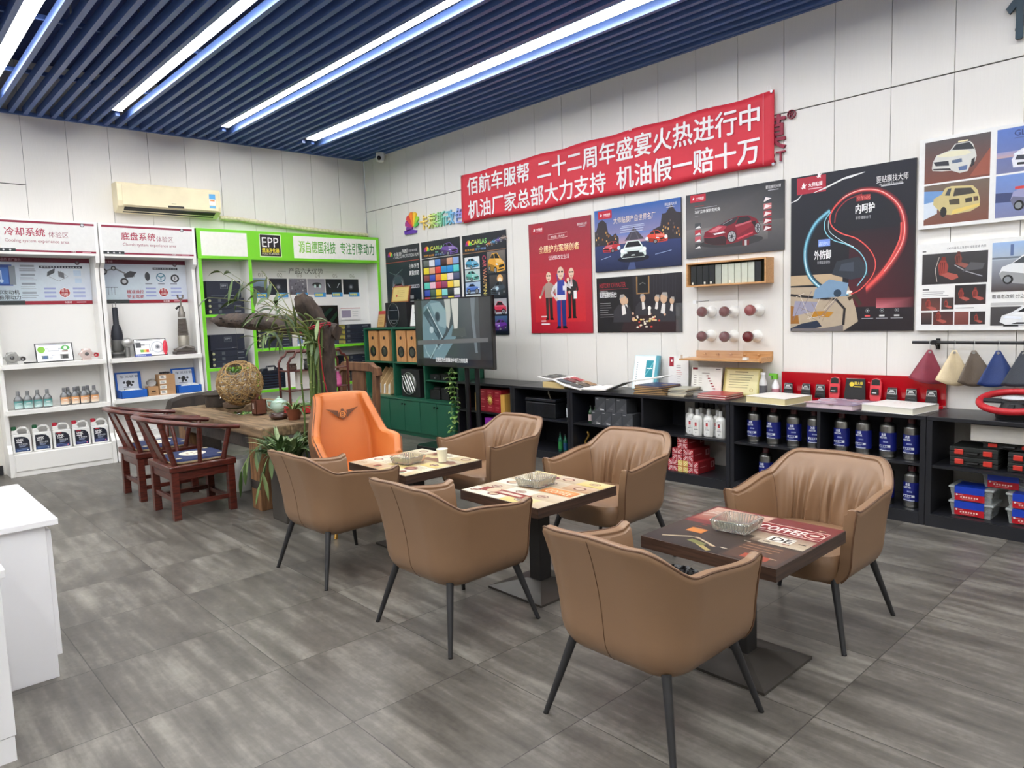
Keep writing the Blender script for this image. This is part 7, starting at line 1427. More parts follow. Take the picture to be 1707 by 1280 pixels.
# ------------------------------------------------------------------ orange chair
t = thing('orange_chair', 'orange leather chair with winged badge at the farthest coffee table', 'chair', (4.52, -3.02, 0), -PI/2-.22)
ORG = M('orange_leather', (196, 112, 54), .4, var=.03, scale=5, bump=.06, bscale=200)
OBK = M('brown_back_leather', (120, 84, 60), .5, var=.05)
ST = 80; secs = []
def otop(q): return .94-.012*q*q*4*(q < .5)-.28*smooth(.36, .68, q)-.02*smooth(.7, .95, q)-.10*smooth(.88, 1, q)
for i in range(ST+1):
    s = i/ST; q = abs(s-.5)*2; zt = otop(q); zb = .36; sec = []
    def pt(tt, off):
        z = zb+(zt-zb)*tt; hz = (z-zb)/.6
        w = .255+.02*math.sin(PI*min(1, hz)); w = w-.05*smooth(.45, 1, hz)+.045*smooth(.5, .9, q)*smooth(.1, .5, hz); bk = .23+.12*hz; fr = .22; rad = .10
        L1 = fr+bk-rad; L2 = rad*PI/2; L3 = 2*(w-rad); T = 2*(L1+L2)+L3; d = s*T
        if d < L1: x, y, nx, ny = -w, fr-d, -1, 0
        elif d < L1+L2: a = (d-L1)/rad; x, y, nx, ny = -w+rad-rad*math.cos(a), -bk+rad-rad*math.sin(a), -math.cos(a), -math.sin(a)
        elif d < L1+L2+L3: x, y, nx, ny = -w+rad+d-L1-L2, -bk, 0, -1
        elif d < L1+2*L2+L3: a = (d-L1-L2-L3)/rad; x, y, nx, ny = w-rad+rad*math.sin(a), -bk+rad-rad*math.cos(a), math.sin(a), -math.cos(a)
        else: x, y, nx, ny = w, -bk+rad+(d-L1-2*L2-L3), 1, 0
        return Vector((x+nx*off, y+ny*off, z))
    tt_ = [0, .1, .25, .4, .55, .7, .82, .92, 1]
    secs.append([pt(a, 0) for a in tt_]+[pt(1, -.012)+Vector((0, 0, .016)), pt(1, -.035)+Vector((0, 0, .018)), pt(1, -.052)+Vector((0, 0, .006))]+[pt(a, -.06-.012*math.sin(PI*a)) for a in tt_[::-1]])
K = len(secs[0]); b = MB()
for sct in secs: b.v += [tuple(p) for p in sct]
for i in range(ST):
    for j in range(K-1): b.face((i*K+j, (i+1)*K+j, (i+1)*K+j+1, i*K+j+1), OBK if j < 8 else ORG, None, True)
b.face([j for j in range(K)], ORG, None, True); b.face([ST*K+j for j in range(K)][::-1], ORG, None, True)
o = b.build('shell', t); bv = o.modifiers.new('soft', 'BEVEL'); bv.width = .012; bv.segments = 3; bv.limit_method = 'ANGLE'; bv.angle_limit = math.radians(55)
b = MB(); b.tube([sct[9] for sct in secs], .003, M('dark_piping', (66, 40, 24), .5), n=6); b.tube([secs[-1][j]+Vector((0, .008, 0)) for j in range(2, 9)], .003, M('dark_piping', (66, 40, 24), .5), n=6); b.tube([secs[0][j]+Vector((0, .008, 0)) for j in range(2, 9)], .003, M('dark_piping', (66, 40, 24), .5), n=6); b.build('piping', t)
b = MB(); n = 48
for w, bk, fr, z in [(.2, .2, .24, .33), (.21, .21, .265, .36), (.212, .212, .27, .41), (.205, .21, .26, .435), (.16, .16, .2, .447), (.001, .001, .001, .45)]:
    for j in range(n):
        a = 2*PI*j/n; c, s_ = math.cos(a), math.sin(a); k = (abs(c)**5+abs(s_)**5)**(-.2); b.v.append((c*k*w, s_*k*(fr if s_ > 0 else bk), z))
for i in range(5):
    for j in range(n): b.face((i*n+j, i*n+(j+1) % n, (i+1)*n+(j+1) % n, (i+1)*n+j), ORG, None, True)
b.face(list(range(n))[::-1], ORG, None); b.build('seat', t)
# winged badge on the inner back
b = MB(); up_ = (secs[ST//2][-7]-secs[ST//2][-4]).normalized(); ctr = (secs[ST//2][-6]+secs[ST//2][-5])/2; A = Art(b, ctr+Vector((.0, .003, .08))-up_*.05+Vector((.12, 0, 0)), (-1, 0, 0), up_, .24, .1, PRINT, .004); DK = (92, 52, 26)
for sgn in (-1, 1):
    for k in range(6):
        y0 = .78-.09*k; A.l([(.5+sgn*.13, y0-.12), (.5+sgn*(.5-.055*k), y0+.10)], [.0085, .004], DK)
A.c(.5, .42, .03, DK); A.c(.5, .42, .024, (205, 122, 52)); A.t('B', .5, .24, .034, DK, 'c', bold=.02); A.p([(.44, .72), (.56, .72), (.53, .86), (.47, .86)], DK); A.p([(.42, .16), (.5, .06), (.58, .16), (.5, .14)], DK); b.build('badge', t)
b = MB(); b.box((-.17, -.17, .30), (.17, .17, .332), MATTE, rgb(40, 32, 28)); b.build('seat_base', t)
for sx in (-1, 1):
    for sy in (-1, 1):
        b = MB(); b.tube([(sx*.15, sy*.15, .31), (sx*.22, sy*.22, .06)], .015, M('black_chair_leg', (30, 28, 28), .4), n=12, radii=[.017, .012]); o = b.build('leg', t); b = MB(); b.tube([(sx*.22, sy*.22, .06), (sx*.235, sy*.235, 0)], .012, METAL, rgb(215, 170, 90), 12); b.build('brass_tip', o)
# ------------------------------------------------------------------ white counters at the left
t = thing('white_counter', 'low glossy white counter with overhanging worktop at the left edge', 'counter', (0, 0, 0)); GW = M('gloss_white', (243, 243, 246), .14, var=.005, coat=.3)
b = MB(); b.box((4.62, -6.3, 0), (5.52, -5.09, .672), GW); b.build('carcass', t, .002)
b = MB(); b.box((4.58, -6.32, .6725), (5.545, -5.045, .70), GW); b.build('worktop', t, .003)
b = MB(); b.box((4.64, -5.088, .09), (5.50, -5.068, .645), GW); b.build('door', t, .002)
b = MB(); b.box((4.78, -5.3, .7001), (4.795, -5.27, .703), MATTE, rgb(120, 120, 125)); tag(b.build('screw_cap'), 'tiny grey cap on the white counter worktop', 'cap')
t = thing('white_drawer_unit', 'white cabinet corner in the lower left corner of the photo', 'cabinet', (0, 0, 0))
b = MB(); b.box((5.62, -6.3, .09), (6.11, -5.325, .66), GW); b.build('carcass', t, .003); b = MB(); b.box((5.64, -6.28, 0), (6.09, -5.335, .089), GW); b.build('plinth', t); b = MB(); b.box((6.0905, -6.28, 0), (6.108, -5.33, .089), GW); b.build('plinth_panel', t)
b = MB(); b.box((5.6, -6.3, .6605), (6.13, -5.31, .69), GW); b.build('worktop', t, .003)
# ------------------------------------------------------------------ old timber tea table
OLD = M('old_timber', (150, 124, 94), .55, var=.1, scale=2.2, stretch=(1.5, 14, 14), dark=(100, 80, 58), bump=.35, bscale=12)
OLDL = M('old_timber_upright', (150, 110, 74), .6, scale=2.2, stretch=(14, 14, 1.5), dark=(104, 72, 46), bump=.3, bscale=12)
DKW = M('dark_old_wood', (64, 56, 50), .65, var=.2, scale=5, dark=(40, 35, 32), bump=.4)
TT = .69
t = thing('tea_table', 'heavy old timber tea table with an open trough in its top', 'table', (0, 0, 0))
def plank(lo, hi, name='plank', m=OLD, bev=.012):
    b = MB(); b.box(lo, hi, m); return b.build(name, t, bev)
plank((1.66, -3.37, TT-.085), (3.76, -3.13, TT)); plank((1.66, -2.62, TT-.085), (3.76, -2.38, TT)); plank((3.44, -3.13, TT-.085), (3.765, -2.62, TT), 'end_plank'); plank((1.66, -3.13, TT-.085), (2.02, -2.62, TT), 'end_plank')
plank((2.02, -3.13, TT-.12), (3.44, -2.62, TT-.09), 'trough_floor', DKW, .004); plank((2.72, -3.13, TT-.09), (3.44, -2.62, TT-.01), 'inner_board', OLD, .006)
for x, y in ((3.5, -3.26), (3.5, -2.5), (1.82, -3.26), (1.82, -2.5)):
    b = MB(); b.box((x-.085, y-.075, .0), (x+.085, y+.075, TT-.085), OLDL)
    if (x, y) == (3.5, -3.26): b.box((x-.087, y-.0775, .17), (x+.087, y-.07, .24), DKW)
    b.build('leg', t, .01)
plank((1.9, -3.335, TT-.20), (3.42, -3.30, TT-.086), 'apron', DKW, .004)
t = thing('timber_block', 'dark weathered slab with rounded end at the far end of the tea table', 'slab', (1.2, -2.86, 0)); b = MB()
b.prism([(-.28, 0), (.28, 0), (.28, .14), (.2, .175), (-.1, .16), (-.24, .12)], (.0, -.12, .60), (0, 1, 0), (0, 0, 1), .12, DKW); b.build('slab', t, .02); b = MB(); b.box((-.3, -.32, 0), (.1, .1, .598), DKW); b.build('block', t, .02)
# planter with strap leaf plants seen in the trough
t = thing('moss_tray', 'strip of green moss and leaves inside the tea table trough', 'moss', (2.45, -2.95, TT-.075)); b = MB()
for k in range(70): a_ = R.uniform(0, 6.28); b.leaf((R.uniform(-.2, .15), R.uniform(-.10, .12), 0), (math.cos(a_), math.sin(a_), 1.2), R.uniform(.04, .08), .018, LEAFM, rgb(R.choice([(110, 150, 70), (80, 120, 56), (140, 170, 90)])), 1.0, 3)
tag(b.build('leaves', t), kind='stuff')
# --- things on the table
t = thing('iron_pot', 'round dark iron pot with flat lid on the tea table', 'pot', (1.93, -3.02, TT)); b = MB(); IR = M('cast_iron', (58, 50, 44), .6, .2, var=.2, scale=20, bump=.3); b.lathe([(.1, 0), (.105, .02), (.105, .11), (.1, .115)], IR, None, 28); b.build('pot', t); b = MB(); b.lathe([(.125, .115), (.128, .125), (.1, .135), (.03, .145), (.02, .16), (.0, .162)], IR, None, 28); b.build('lid', t)
t = thing('tea_tray', 'low brown carved tea tray right of the iron pot', 'tray', (2.24, -2.97, TT)); b = MB(); b.lathe([(.09, 0), (.115, .015), (.12, .05), (.108, .05), (.1, .02), (0, .018)], M('carved_brown', (92, 74, 60), .6, var=.15, scale=20), None, 24, sx=1.2, sy=.8); b.build('tray', t)
for k in range(4):
    b = MB(); b.lathe([(.02, 0), (.03, .03), (.026, .03), (.018, .006), (0, .006)], GLOSS, rgb(70, 56, 48), 14, (-.05+.035*k, .02*(k % 2), .02)); b.build('cup', t)
t = thing('tool_holder', 'square dark wood holder with tea tools near the tea table edge', 'holder', (2.90, -3.01, TT)); b = MB(); WB = M('red_brown_wood', (96, 56, 40), .45, var=.12, scale=6); s = .048; 
for lo, hi in (((-s, -s, 0), (s, s, .008)), ((-s, -s, 0), (-s+.008, s, .13)), ((s-.008, -s, 0), (s, s, .13)), ((-s, -s, 0), (s, -s+.008, .13)), ((-s, s-.008, 0), (s, s, .13))): b.box(lo, hi, WB)
b.build('box', t, .002); b = MB(); b.box((-.02, -s-.001, .05), (.0, -s, .1), PAPER, rgb(225, 222, 215)); b.build('label', t)
for x, y, h in ((-.015, 0, .18), (.02, .01, .17), (0, -.02, .15)):
    b = MB(); b.tube([(x, y, .01), (x*1.3, y, h)], .008, WB, radii=[.006, .011]); b.build('tea_tool', t)
t = thing('black_tea_caddy', 'small black caddy left of the wooden tool holder', 'caddy', (2.73, -2.97, TT)); b = MB(); b.lathe([(.035, 0), (.038, .01), (.036, .08), (.02, .09), (0, .092)], GLOSS, rgb(36, 32, 30), 18); b.build('caddy', t); b = MB(); b.lathe([(.012, .09), (.014, .105), (0, .11)], GLOSS, rgb(60, 50, 44), 12); b.build('knob', t)
t = thing('teapot', 'pale celadon green round teapot beside the brown rack', 'teapot', (2.92, -2.83, TT)); CEL = M('celadon_glaze', (186, 214, 200), .15, var=.04, scale=8, coat=.5); b = MB(); b.lathe([(.045, 0), (.075, .03), (.082, .06), (.07, .095), (.04, .11), (.03, .112)], CEL, None, 28); b.build('body', t); b = MB(); b.lathe([(.034, .112), (.03, .12), (.01, .126), (.012, .138), (0, .142)], CEL, None, 20); b.build('lid', t); b = MB(); b.tube([(.0, .07, .05), (.0, .11, .075), (.0, .125, .1)], .012, CEL, radii=[.016, .011, .008]); b.build('spout', t); b = MB(); b.tube([(-.03, -.05, .1), (-.02, -.11, .11), (0, -.11, .06), (0, -.075, .035)], .007, CEL); b.build('handle', t)
t = thing('red_tray', 'red tray with small things beside the brown metal rack', 'tray', (3.13, -2.7, TT)); b = MB(); b.box((-.1, -.14, 0), (.1, .14, .01), GLOSS, rgb(176, 40, 46)); b.box((.09, -.14, .01), (.1, .14, .06), GLOSS, rgb(176, 40, 46)); b.box((-.1, -.14, .01), (-.09, .14, .06), GLOSS, rgb(176, 40, 46)); b.box((-.09, -.14, .01), (.09, -.13, .06), GLOSS, rgb(176, 40, 46)); b.box((-.09, .13, .01), (.09, .14, .06), GLOSS, rgb(176, 40, 46)); b.build('tray', t, .003)
b = MB(); b.sphere((0, .02, .05), .05, MATTE, rgb(70, 110, 60), 10, (1.3, 1.6, .6)); tag(b.build('leaf_pile', t), kind='stuff')
t = thing('wood_coaster_box', 'small dark shiny wooden dish at the near end of the tea table', 'dish', (3.32, -3.02, TT)); b = MB(); b.lathe([(.07, 0), (.085, .02), (.08, .035), (.07, .03), (.06, .012), (0, .01)], M('dark_polished', (62, 36, 28), .25, var=.2), None, 24, sx=1.2, sy=.9); b.build('dish', t)
t = thing('brown_plant_pot', 'small brown pot with a strap leaf plant on the tea table end', 'potted plant', (3.52, -2.98, TT)); b = MB(); b.lathe([(.045, 0), (.065, .08), (.068, .09), (.06, .09), (.055, .07), (0, .068)], M('brown_clay', (120, 66, 44), .5, var=.1), None, 20); b.build('pot', t); b = MB()
for k in range(26): a_ = R.uniform(0, 6.28); b.leaf((.02*math.cos(a_), .02*math.sin(a_), .07), (math.cos(a_), math.sin(a_), R.uniform(.6, 1.8)), R.uniform(.14, .26), .022, LEAFM, rgb(R.choice([(96, 132, 70), (140, 150, 90), (80, 110, 60)])), 1.8, 5)
tag(b.build('foliage', t), kind='stuff')
# brown metal rack with bottles
t = thing('metal_rack', 'brown arched metal rack holding bottles on the tea table', 'rack', (2.95, -2.45, TT)); RB = M('rack_brown', (84, 40, 34), .4, .2)
def arch_(x, y0, y1, h): return [(x, y0, 0), (x, y0, h-.1), (x, y0+.03, h-.05), (x, y0+.06, h-.04), (x, y0+.08, h), (x, y1-.08, h), (x, y1-.06, h-.04), (x, y1-.03, h-.05), (x, y1, h-.1), (x, y1, 0)]
for x in (-.16, .03): b = MB(); b.tube(arch_(x, -.30, .30, .53), .012, RB, n=8); b.build('arch', t)
for z in (.18, .36):
    b = MB(); b.box((-.16, -.29, z-.006), (.03, .29, z), RB); b.build('tier', t)
for y in (-.3, .3):
    for z in (.18, .36): b = MB(); b.tube([(-.16, y, z), (.03, y, z)], .008, RB); b.build('cross_bar', t)
bottle('black_jar', (2.93, -2.52, TT+.3605), .1, .05, (38, 38, 40), 0, 'black round lidded jar on the upper tier of the brown rack', None, (44, 44, 46), (34, 34, 36), .9)
bottle('brown_jar', (2.86, -2.66, TT+.3605), .06, .045, (74, 56, 50), 0, 'brown flat jar at the left of the upper rack tier', None, (84, 64, 56), (66, 50, 44), .9)
t = thing('paper_sleeve', 'tall white paper bag standing in the brown rack', 'bag', (2.87, -2.57, TT+.1805)); b = MB(); b.box((-.02, -.06, 0), (.03, .06, .17), PAPER, rgb(228, 226, 220)); b.build('bag', t, .003)
bottle('clear_bottle', (2.93, -2.4, TT+.1805), .16, .035, (205, 210, 205), 0, 'pale bottle with dark cap in the brown rack behind bamboo stems', None, (120, 130, 120), (30, 30, 30))
bottle('pink_bottle', (2.9, -2.22, TT+.1805), .15, .035, (205, 90, 150), 0, 'pink bottle at the right end of the brown rack', None, (220, 110, 165), (235, 200, 215), .5)
# ------------------------------------------------------------------ driftwood stand and wicker ball
DRF = M('driftwood', (74, 61, 52), .8, var=.2, scale=7, stretch=(2, 2, 1), dark=(36, 29, 26), bump=.9, bscale=16)
t = thing('driftwood_stand', 'dark driftwood trunk with a log lashed across it beside the tea table', 'driftwood', (0, 0, 0))
def rough(b, pts, radii, m, n=14, seed=1, amp=.12, flat=1.0):
    rr = random.Random(seed); i0 = len(b.v); b.tube(pts, .1, m, n=n, radii=radii)
    k = len(pts)
    for i in range(k):
        c = Vector(pts[i])
        for j in range(n):
            v = Vector(b.v[i0+i*n+j]); f = 1+amp*math.sin(j*1.7+seed)+amp*.7*math.sin(j*3+i*1.3+seed)+rr.uniform(-amp, amp)*.5
            d = (v-c)*f; b.v[i0+i*n+j] = tuple(c+d)
def dense(pts, radii, k=5):
    P, Q = [], []
    for i in range(len(pts)-1):
        for j in range(k): P.append(Vector(pts[i]).lerp(Vector(pts[i+1]), j/k)); Q.append(radii[i]+(radii[i+1]-radii[i])*j/k)
    return P+[Vector(pts[-1])], Q+[radii[-1]]
b = MB(); p_, r_ = dense([(3.93, -2.90, 0), (3.93, -2.91, .5), (3.92, -2.905, .9), (3.92, -2.89, 1.2), (3.92, -2.895, 1.38), (3.92, -2.965, 1.52), (3.92, -3.04, 1.64), (3.92, -3.07, 1.70)], [.1, .09, .085, .078, .085, .08, .07, .035]); rough(b, p_, r_, DRF, seed=3); b.build('trunk', t)
b = MB(); p_, r_ = dense([(2.52, -3.23, 1.535), (2.62, -3.2, 1.525), (2.85, -3.13, 1.52), (3.2, -3.03, 1.50), (3.55, -2.93, 1.46), (3.83, -2.86, 1.42), (3.97, -2.79, 1.40)], [.012, .05, .062, .068, .072, .074, .06]); rough(b, p_, r_, DRF, seed=8, amp=.08); o = b.build('cross_log', t)
b = MB(); HOL = M('worm_holes', (24, 19, 17), .9)
for k in range(20):
    f = R.uniform(.12, .8); c = Vector((2.52, -3.23, 1.535)).lerp(Vector((3.95, -2.76, 1.40)), f)+Vector((.030, -.063, R.uniform(-.02, .035))); b.sphere(c, R.uniform(.006, .012), HOL, None, 8, (2.6, 1.2, .8))
b.build('worm_hole', o)
b = MB(); RIB = M('red_ribbon', (150, 22, 40), .5, var=.08)
for z in (1.43, 1.445): b.tube([(3.965+.12*math.cos(a), -2.975+.115*math.sin(a), z+.035*math.sin(a+1)) for a in [2*PI*i/24 for i in range(24)]], .005, RIB, closed=True)
b.tube([(4.08, -3.0, 1.45), (4.11, -3.03, 1.35), (4.11, -3.02, 1.2), (4.1, -3.0, 1.05), (4.1, -2.97, .9)], .0045, RIB); b.sphere((4.08, -3.0, 1.445), .016, RIB, None, 8, (1, 1, .8)); b.build('red_ribbon', t)
t = thing('wicker_ball', 'woven wicker ball with silver filling hanging from the driftwood log', 'wicker ball', (2.71, -3.09, .965))
WK = PC('wicker', .55, var=.15); b = MB(); RAD = .2; hole = Vector((.55, -.45, .70)).normalized()
for k in range(150):
    a1 = Vector((R.gauss(0, 1), R.gauss(0, 1), R.gauss(0, 1))).normalized(); a2 = a1.orthogonal().normalized(); a3 = a1.cross(a2); h0 = R.uniform(-.35, .35); st = R.uniform(0, 6.28); ln = R.uniform(1.6, 4.5); col = rgb(R.choice([(176, 146, 96), (150, 118, 72), (196, 168, 116), (120, 92, 58)])); run = []
    for i in range(26):
        a = st+ln*i/25; v = (a2*math.cos(a)+a3*math.sin(a))*math.sqrt(1-h0*h0)+a1*h0; v = v*RAD*R.uniform(.975, 1.01)
        if v.normalized().dot(hole) > .93:
            if len(run) > 2: b.tube(run, .0028, WK, col, 5)
            run = []
        else: run.append(v)
    if len(run) > 2: b.tube(run, .0028, WK, col, 5)
for k in range(5):
    o1 = hole.orthogonal().normalized(); o2 = hole.cross(o1); b.tube([(hole*.935+(o1*math.cos(a)+o2*math.sin(a))*(.355+.006*k))*RAD for a in [2*PI*i/24 for i in range(24)]], .003, WK, rgb(170, 138, 88), 5, closed=True)
b.build('weave', t)
b = MB(); b.lathe([(0, -.17), (.1, -.15), (.15, -.09), (.14, -.05), (.0, -.045)], SATINM, rgb(205, 200, 195), 20)
for k in range(260):
    an, rr_ = R.uniform(0, 6.28), R.uniform(.02, .165); z = R.uniform(-.12, -.02)
    if rr_*rr_+z*z < .036: b.leaf((rr_*math.cos(an), rr_*math.sin(an), z), (R.gauss(0, 1), R.gauss(0, 1), R.gauss(.3, 1)), .035, .02, METAL, rgb(R.choice([(230, 226, 222), (190, 182, 176), (150, 130, 110)])), .2, 2)
tag(b.build('silver_filling', t), kind='stuff')
b = MB()
for k in range(30): b.leaf((.07+R.uniform(-.03, .03), -.06+R.uniform(-.03, .03), .10), (R.gauss(0, 1), R.gauss(0, 1), .8), .06, .016, LEAFM, rgb(R.choice([(84, 130, 60), (110, 150, 76)])), .8, 3)
tag(b.build('green_sprig', t), kind='stuff')
b = MB(); b.tube([(0, 0, .19), (.0, 0, .50)], .0018, MATTE, rgb(60, 60, 60), 5); b.tube([(.012*math.cos(a), .012*math.sin(a)*.3, .51+.014*math.sin(a)) for a in [i*.5 for i in range(11)]], .0025, METAL, rgb(170, 170, 160), 5); b.tube([(0, 0, .52), (0, 0, .545)], .002, METAL, rgb(170, 170, 160), 5); b.build('hook', t)
# ------------------------------------------------------------------ bamboo and the big strap leaf plant
t = thing('lucky_bamboo', 'tall lucky bamboo tied to the driftwood trunk with red ribbon', 'bamboo', (4.03, -3.06, .0))
b = MB(); b.lathe([(.07, 0), (.085, .05), (.09, .36), (.093, .38), (.085, .38), (.08, .34), (0, .33)], M('white_pot', (226, 224, 220), .3, var=.03), None, 28); b.build('pot', t)
tips = []
for k in range(18):
    a_ = R.uniform(0, 6.28); q = R.uniform(.01, .055); x, y = q*math.cos(a_)*.7, q*math.sin(a_)+.06*(k/16-.5)
    pts = []; lean = R.uniform(-.35, .12)
    Hh = R.uniform(.95, 1.15)
    for i in range(12):
        f = i/11; pts.append((x*(1.0)+.01*math.sin(i+k), y+(.01*math.cos(i*1.3+k)), .33+Hh*f))
    end = Vector(pts[-1]); dirv = Vector((R.uniform(-.3, .2), lean-.1, 1.0))
    for i in range(1, 5): pts.append(tuple(end+dirv*.03*i+Vector((0, -.0035*i*i, -.002*i*i))))
    rad = [.0068+.001*(i % 2) for i in range(len(pts))]; b = MB(); b.tube(pts, .008, LEAFM, rgb(R.choice([(74, 96, 42), (60, 82, 36), (92, 108, 54)])), 8, radii=rad)
    for i in range(1, 11, 2): v = Vector(pts[i]); b.lathe([(.0078, -.003), (.009, 0), (.0078, .003)], LEAFM, rgb(150, 156, 96), 8, v)
    b.build('stem', t); tips.append(Vector(pts[-1]))
GC = [(58, 82, 38), (74, 98, 48), (88, 112, 62), (120, 138, 90), (44, 66, 32)]
for k in range(20):
    s0 = R.choice(tips); d = Vector((R.uniform(-.6, .2), R.uniform(-1.0, -.15) if k < 16 else R.uniform(.1, .7), R.uniform(.0, 1.0) if k < 16 else R.uniform(-.4, .3))); L_ = R.uniform(.3, .62) if k < 16 else .3
    b = MB(); pts = [s0+d*L_*i/6+Vector((0, 0, -.16*(i/6)**2*L_)) for i in range(7)]; b.tube(pts, .003, LEAFM, rgb(116, 120, 66), 5, radii=[.004-.0004*i for i in range(7)])
    for p in pts[3:]:
        for q in range(R.choice([0, 1, 1, 2])): b.leaf(p, Vector((R.uniform(-.6, .6), R.uniform(-.9, .5), R.uniform(-1.1, .35))), R.uniform(.10, .19), R.uniform(.016, .034), LEAFM, rgb(R.choice(GC)), 1.0, 4, side=R.uniform(-1, 1))
    b.build('twig', t)
t = thing('strap_leaf_plant', 'bushy green strap leaf plant in planter behind the back left armchair', 'plant', (3.97, -3.27, 0))
b = MB(); b.box((-.12, -.095, 0), (.12, .095, .42), M('dark_planter', (66, 62, 58), .5, var=.05)); b.build('planter', t, .01)
for cl in range(10):
    b = MB(); cx, cy = R.uniform(-.08, .08), R.uniform(-.07, .10)
    for k in range(16):
        a_ = R.uniform(0, 6.28); b.leaf((cx+.02*math.cos(a_), cy+.02*math.sin(a_), .41), (math.cos(a_)*.6-.12, math.sin(a_)*.7+.05, R.uniform(1.0, 2.8)), R.uniform(.22, .38), R.uniform(.02, .042), LEAFM, rgb(R.choice([(60, 88, 44), (76, 106, 58), (104, 126, 82), (48, 72, 36), (140, 155, 112)])), R.uniform(1.4, 2.6), 6, side=R.uniform(-.4, .4))
    b.build('leaf_clump', t)
b = MB()
for (x, y, z, dx, dy) in ((.0, -.08, .5, .05, -.16), (-.05, -.08, .56, -.1, -.22)):
    pts = [Vector((x+dx*f, y+dy*f, z+.2*f-.36*f*f)) for f in [i/8 for i in range(9)]]; b.tube(pts, .003, LEAFM, rgb(120, 140, 80), 5)
    for p in pts[3:]: b.leaf(p, (R.uniform(-.3, .3), R.uniform(-.5, .2), -1), R.uniform(.14, .22), .035, LEAFM, rgb(R.choice(GC)), .4, 5)
b.build('trailing_shoot', t)
t = thing('steel_planter', 'grey box planter standing under the tea table end', 'planter', (2.98, -2.75, 0)); b = MB(); b.box((-.18, -.15, 0), (.18, .15, .36), M('steel_grey', (150, 154, 156), .4, .3, var=.06)); b.box((-.185, -.155, .34), (.185, .155, .37), GLOSS, rgb(190, 192, 192)); b.build('box', t, .004)
t = thing('white_bin', 'white round bin on the floor under the tea table', 'bin', (2.72, -3.14, 0)); b = MB(); b.lathe([(.085, 0), (.09, .01), (.108, .30), (.1, .3), (.085, .012), (0, .012)], GLOSS, rgb(226, 226, 222), 28); b.build('bin', t)
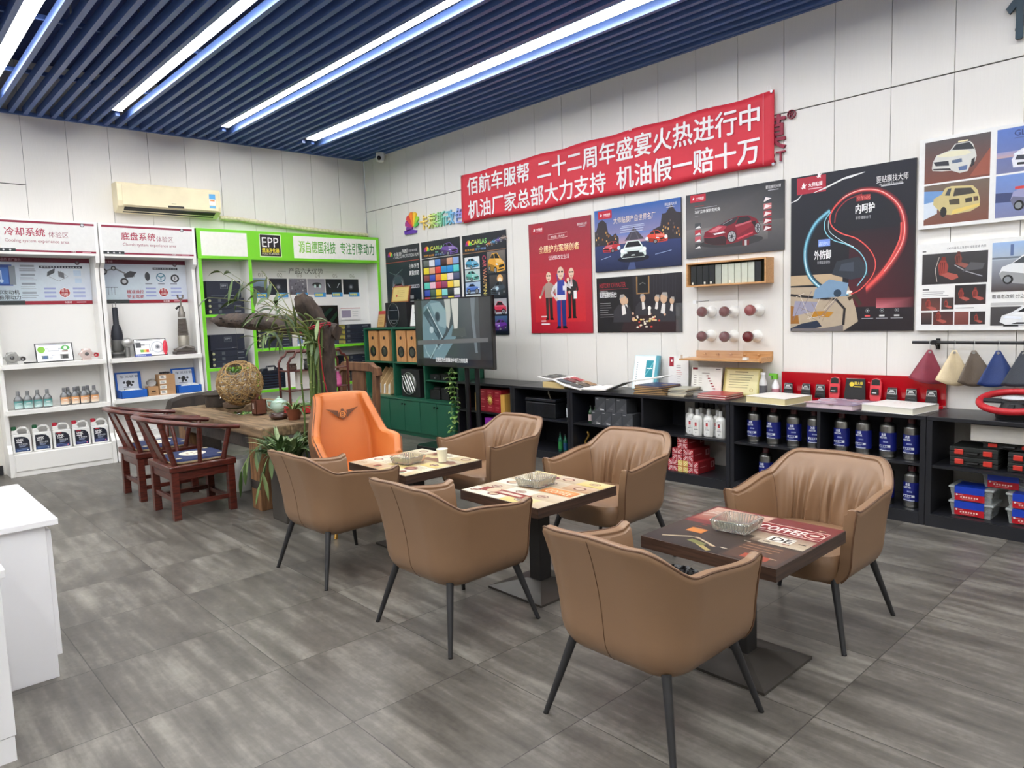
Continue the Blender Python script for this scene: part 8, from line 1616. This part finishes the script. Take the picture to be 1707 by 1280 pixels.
# ------------------------------------------------------------------ red wood chairs
RW = M('rosewood', (98, 42, 32), .3, var=.15, scale=4, stretch=(3, 3, 20), dark=(64, 26, 20), coat=.25)
CUSH = M('navy_cushion', (36, 48, 88), .85, var=.15, scale=30, bump=.2)
def rosewood_chair():
    t = thing('rosewood_chair', '', 'chair')
    for sx in (-1, 1):
        for sy in (-1, 1):
            b = MB(); b.box((sx*.235-.028, sy*.215-.028, 0), (sx*.235+.028, sy*.215+.028, .375), RW); b.build('leg', t, .004)
    b = MB(); b.box((-.275, -.255, .375), (.275, .255, .425), RW); b.build('seat', t, .008)
    b = MB(); b.box((-.24, -.235, .31), (.24, -.215, .374), RW); b.box((-.24, .215, .31), (.24, .235, .374), RW); b.box((-.25, -.21, .31), (-.23, .21, .374), RW); b.box((.23, -.21, .31), (.25, .21, .374), RW); b.build('apron', t)
    for lo, hi in (((-.25, -.19, .10), (-.22, .19, .135)), ((.22, -.19, .10), (.25, .19, .135)), ((-.21, -.23, .14), (.21, -.2, .175)), ((-.21, .2, .08), (.21, .23, .115))):
        b = MB(); b.box(lo, hi, RW); b.build('stretcher', t, .003)
    path = [(.33, .27, .68), (.335, .12, .70), (.335, -.08, .735), (.315, -.22, .765), (.24, -.325, .785), (.12, -.365, .79), (-.12, -.365, .79), (-.24, -.325, .785), (-.315, -.22, .765), (-.335, -.08, .735), (-.335, .12, .70), (-.33, .27, .68)]
    P = []
    for i in range(len(path)-1):
        for j in range(4): P.append(Vector(path[i]).lerp(Vector(path[i+1]), j/4))
    P.append(Vector(path[-1])); b = MB(); i0 = 0; b.tube(P, .024, RW, n=12)
    for i, v in enumerate(b.v): pass
    for i, c in enumerate(P):
        for j in range(12):
            v = Vector(b.v[i*12+j]); b.v[i*12+j] = (c.x+(v.x-c.x)*1.25, c.y+(v.y-c.y)*1.25, c.z+(v.z-c.z)*.8)
    b.build('top_rail', t)
    for (p0, p1, r_) in (((-.22, -.2, .42), (-.28, -.30, .765), .021), ((.22, -.2, .42), (.28, -.30, .765), .021), ((-.25, .16, .42), (-.33, .19, .68), .02), ((.25, .16, .42), (.33, .19, .68), .02), ((-.25, -.02, .42), (-.33, -.04, .72), .016), ((.25, -.02, .42), (.33, -.04, .72), .016)):
        b = MB(); d = Vector(p1)-Vector(p0); b.tube([p0, p1], r_, RW, n=10); b.build('post', t)
    b = MB(); b.prism([(-.075, 0), (.075, 0), (.07, .37), (-.07, .37)], (0, -.215, .42), (1, 0, 0), Vector((0, -.36, .93)), .018, RW); b.build('back_splat', t, .003)
    b = MB(); n = 40
    lay = [(.2, .425), (.225, .43), (.23, .445), (.222, .458), (.12, .463), (.001, .463)]
    for r_, z in lay:
        for j in range(n):
            a = 2*PI*j/n; c, s_ = math.cos(a), math.sin(a); k = (abs(c)**6+abs(s_)**6)**(-1/6); b.v.append((c*k*r_, s_*k*r_*.95+.01, z))
    for i in range(len(lay)-1):
        for j in range(n): b.face((i*n+j, i*n+(j+1) % n, (i+1)*n+(j+1) % n, (i+1)*n+j), CUSH if i > 1 else MATTE, rgb(205, 190, 150), True)
    A = Art(b, (-.23, -.21, .463), RX, RYV, .46, .44, MATTE, .001); A.c(.5, .5, .115, (226, 220, 205), 30, .1)
    for k in range(6): A.c(.5+.09*math.cos(k), .5+.1*math.sin(k), .012, (150, 120, 90), 6)
    for sx in (0, 1):
        for sy in (0, 1): A.c(.14+.72*sx, .14+.72*sy, .025, (196, 184, 150), 6)
    b.build('cushion', t); return t
rc = rosewood_chair(); rc.location = (3.08, -3.675, 0); tag(rc, 'dark red wood chair with navy cushion, nearer one at the tea table', None, 'dark red wood chairs at the tea table')
dup(rc, (2.215, -3.675, 0), 0, 'dark red wood chair with navy cushion, nearer the white shelves', 'dark red wood chairs at the tea table')
# old wooden armchair on the far side
t = thing('timber_armchair', 'rough brown timber armchair behind the orange chair', 'chair', (2.62, -2.05, 0), PI+.08); TW = M('rough_timber', (122, 84, 56), .5, var=.12, scale=3, stretch=(10, 10, 1.5), dark=(84, 54, 35), bump=.25, bscale=10)
for sx in (-1, 1):
    b = MB(); b.prism([(-.035, 0), (.035, 0), (.03, 1.0), (-.03, 1.0)], (sx*.29, -.22, 0), (1, 0, 0), Vector((0, -.06, 1)), .06, TW); b.build('back_post', t, .006)
    b = MB(); b.box((sx*.29-.035, .2, 0), (sx*.29+.035, .27, .37), TW); b.build('front_leg', t, .006)
b = MB(); b.prism([(-.37, .93), (-.33, .92), (-.25, .97), (.25, .97), (.33, .92), (.37, .93), (.36, 1.01), (.28, 1.03), (.24, 1.06), (-.24, 1.06), (-.28, 1.03), (-.36, 1.01)], (0, -.265, 0), (1, 0, 0), (0, 0, 1), .06, TW); b.build('top_rail', t, .008)
b = MB(); b.prism([(-.12, .42), (.12, .42), (.10, .98), (-.10, .98)], (0, -.255, 0), (1, 0, 0), (0, 0, 1), .03, TW); b.build('back_splat', t, .004)
b = MB(); b.box((-.33, -.27, .37), (.33, .27, .42), TW); b.build('seat', t, .006)
b = MB(); b.box((-.3, .21, .28), (.3, .24, .37), TW); b.box((-.3, -.25, .28), (.3, -.22, .37), TW); b.build('apron', t)
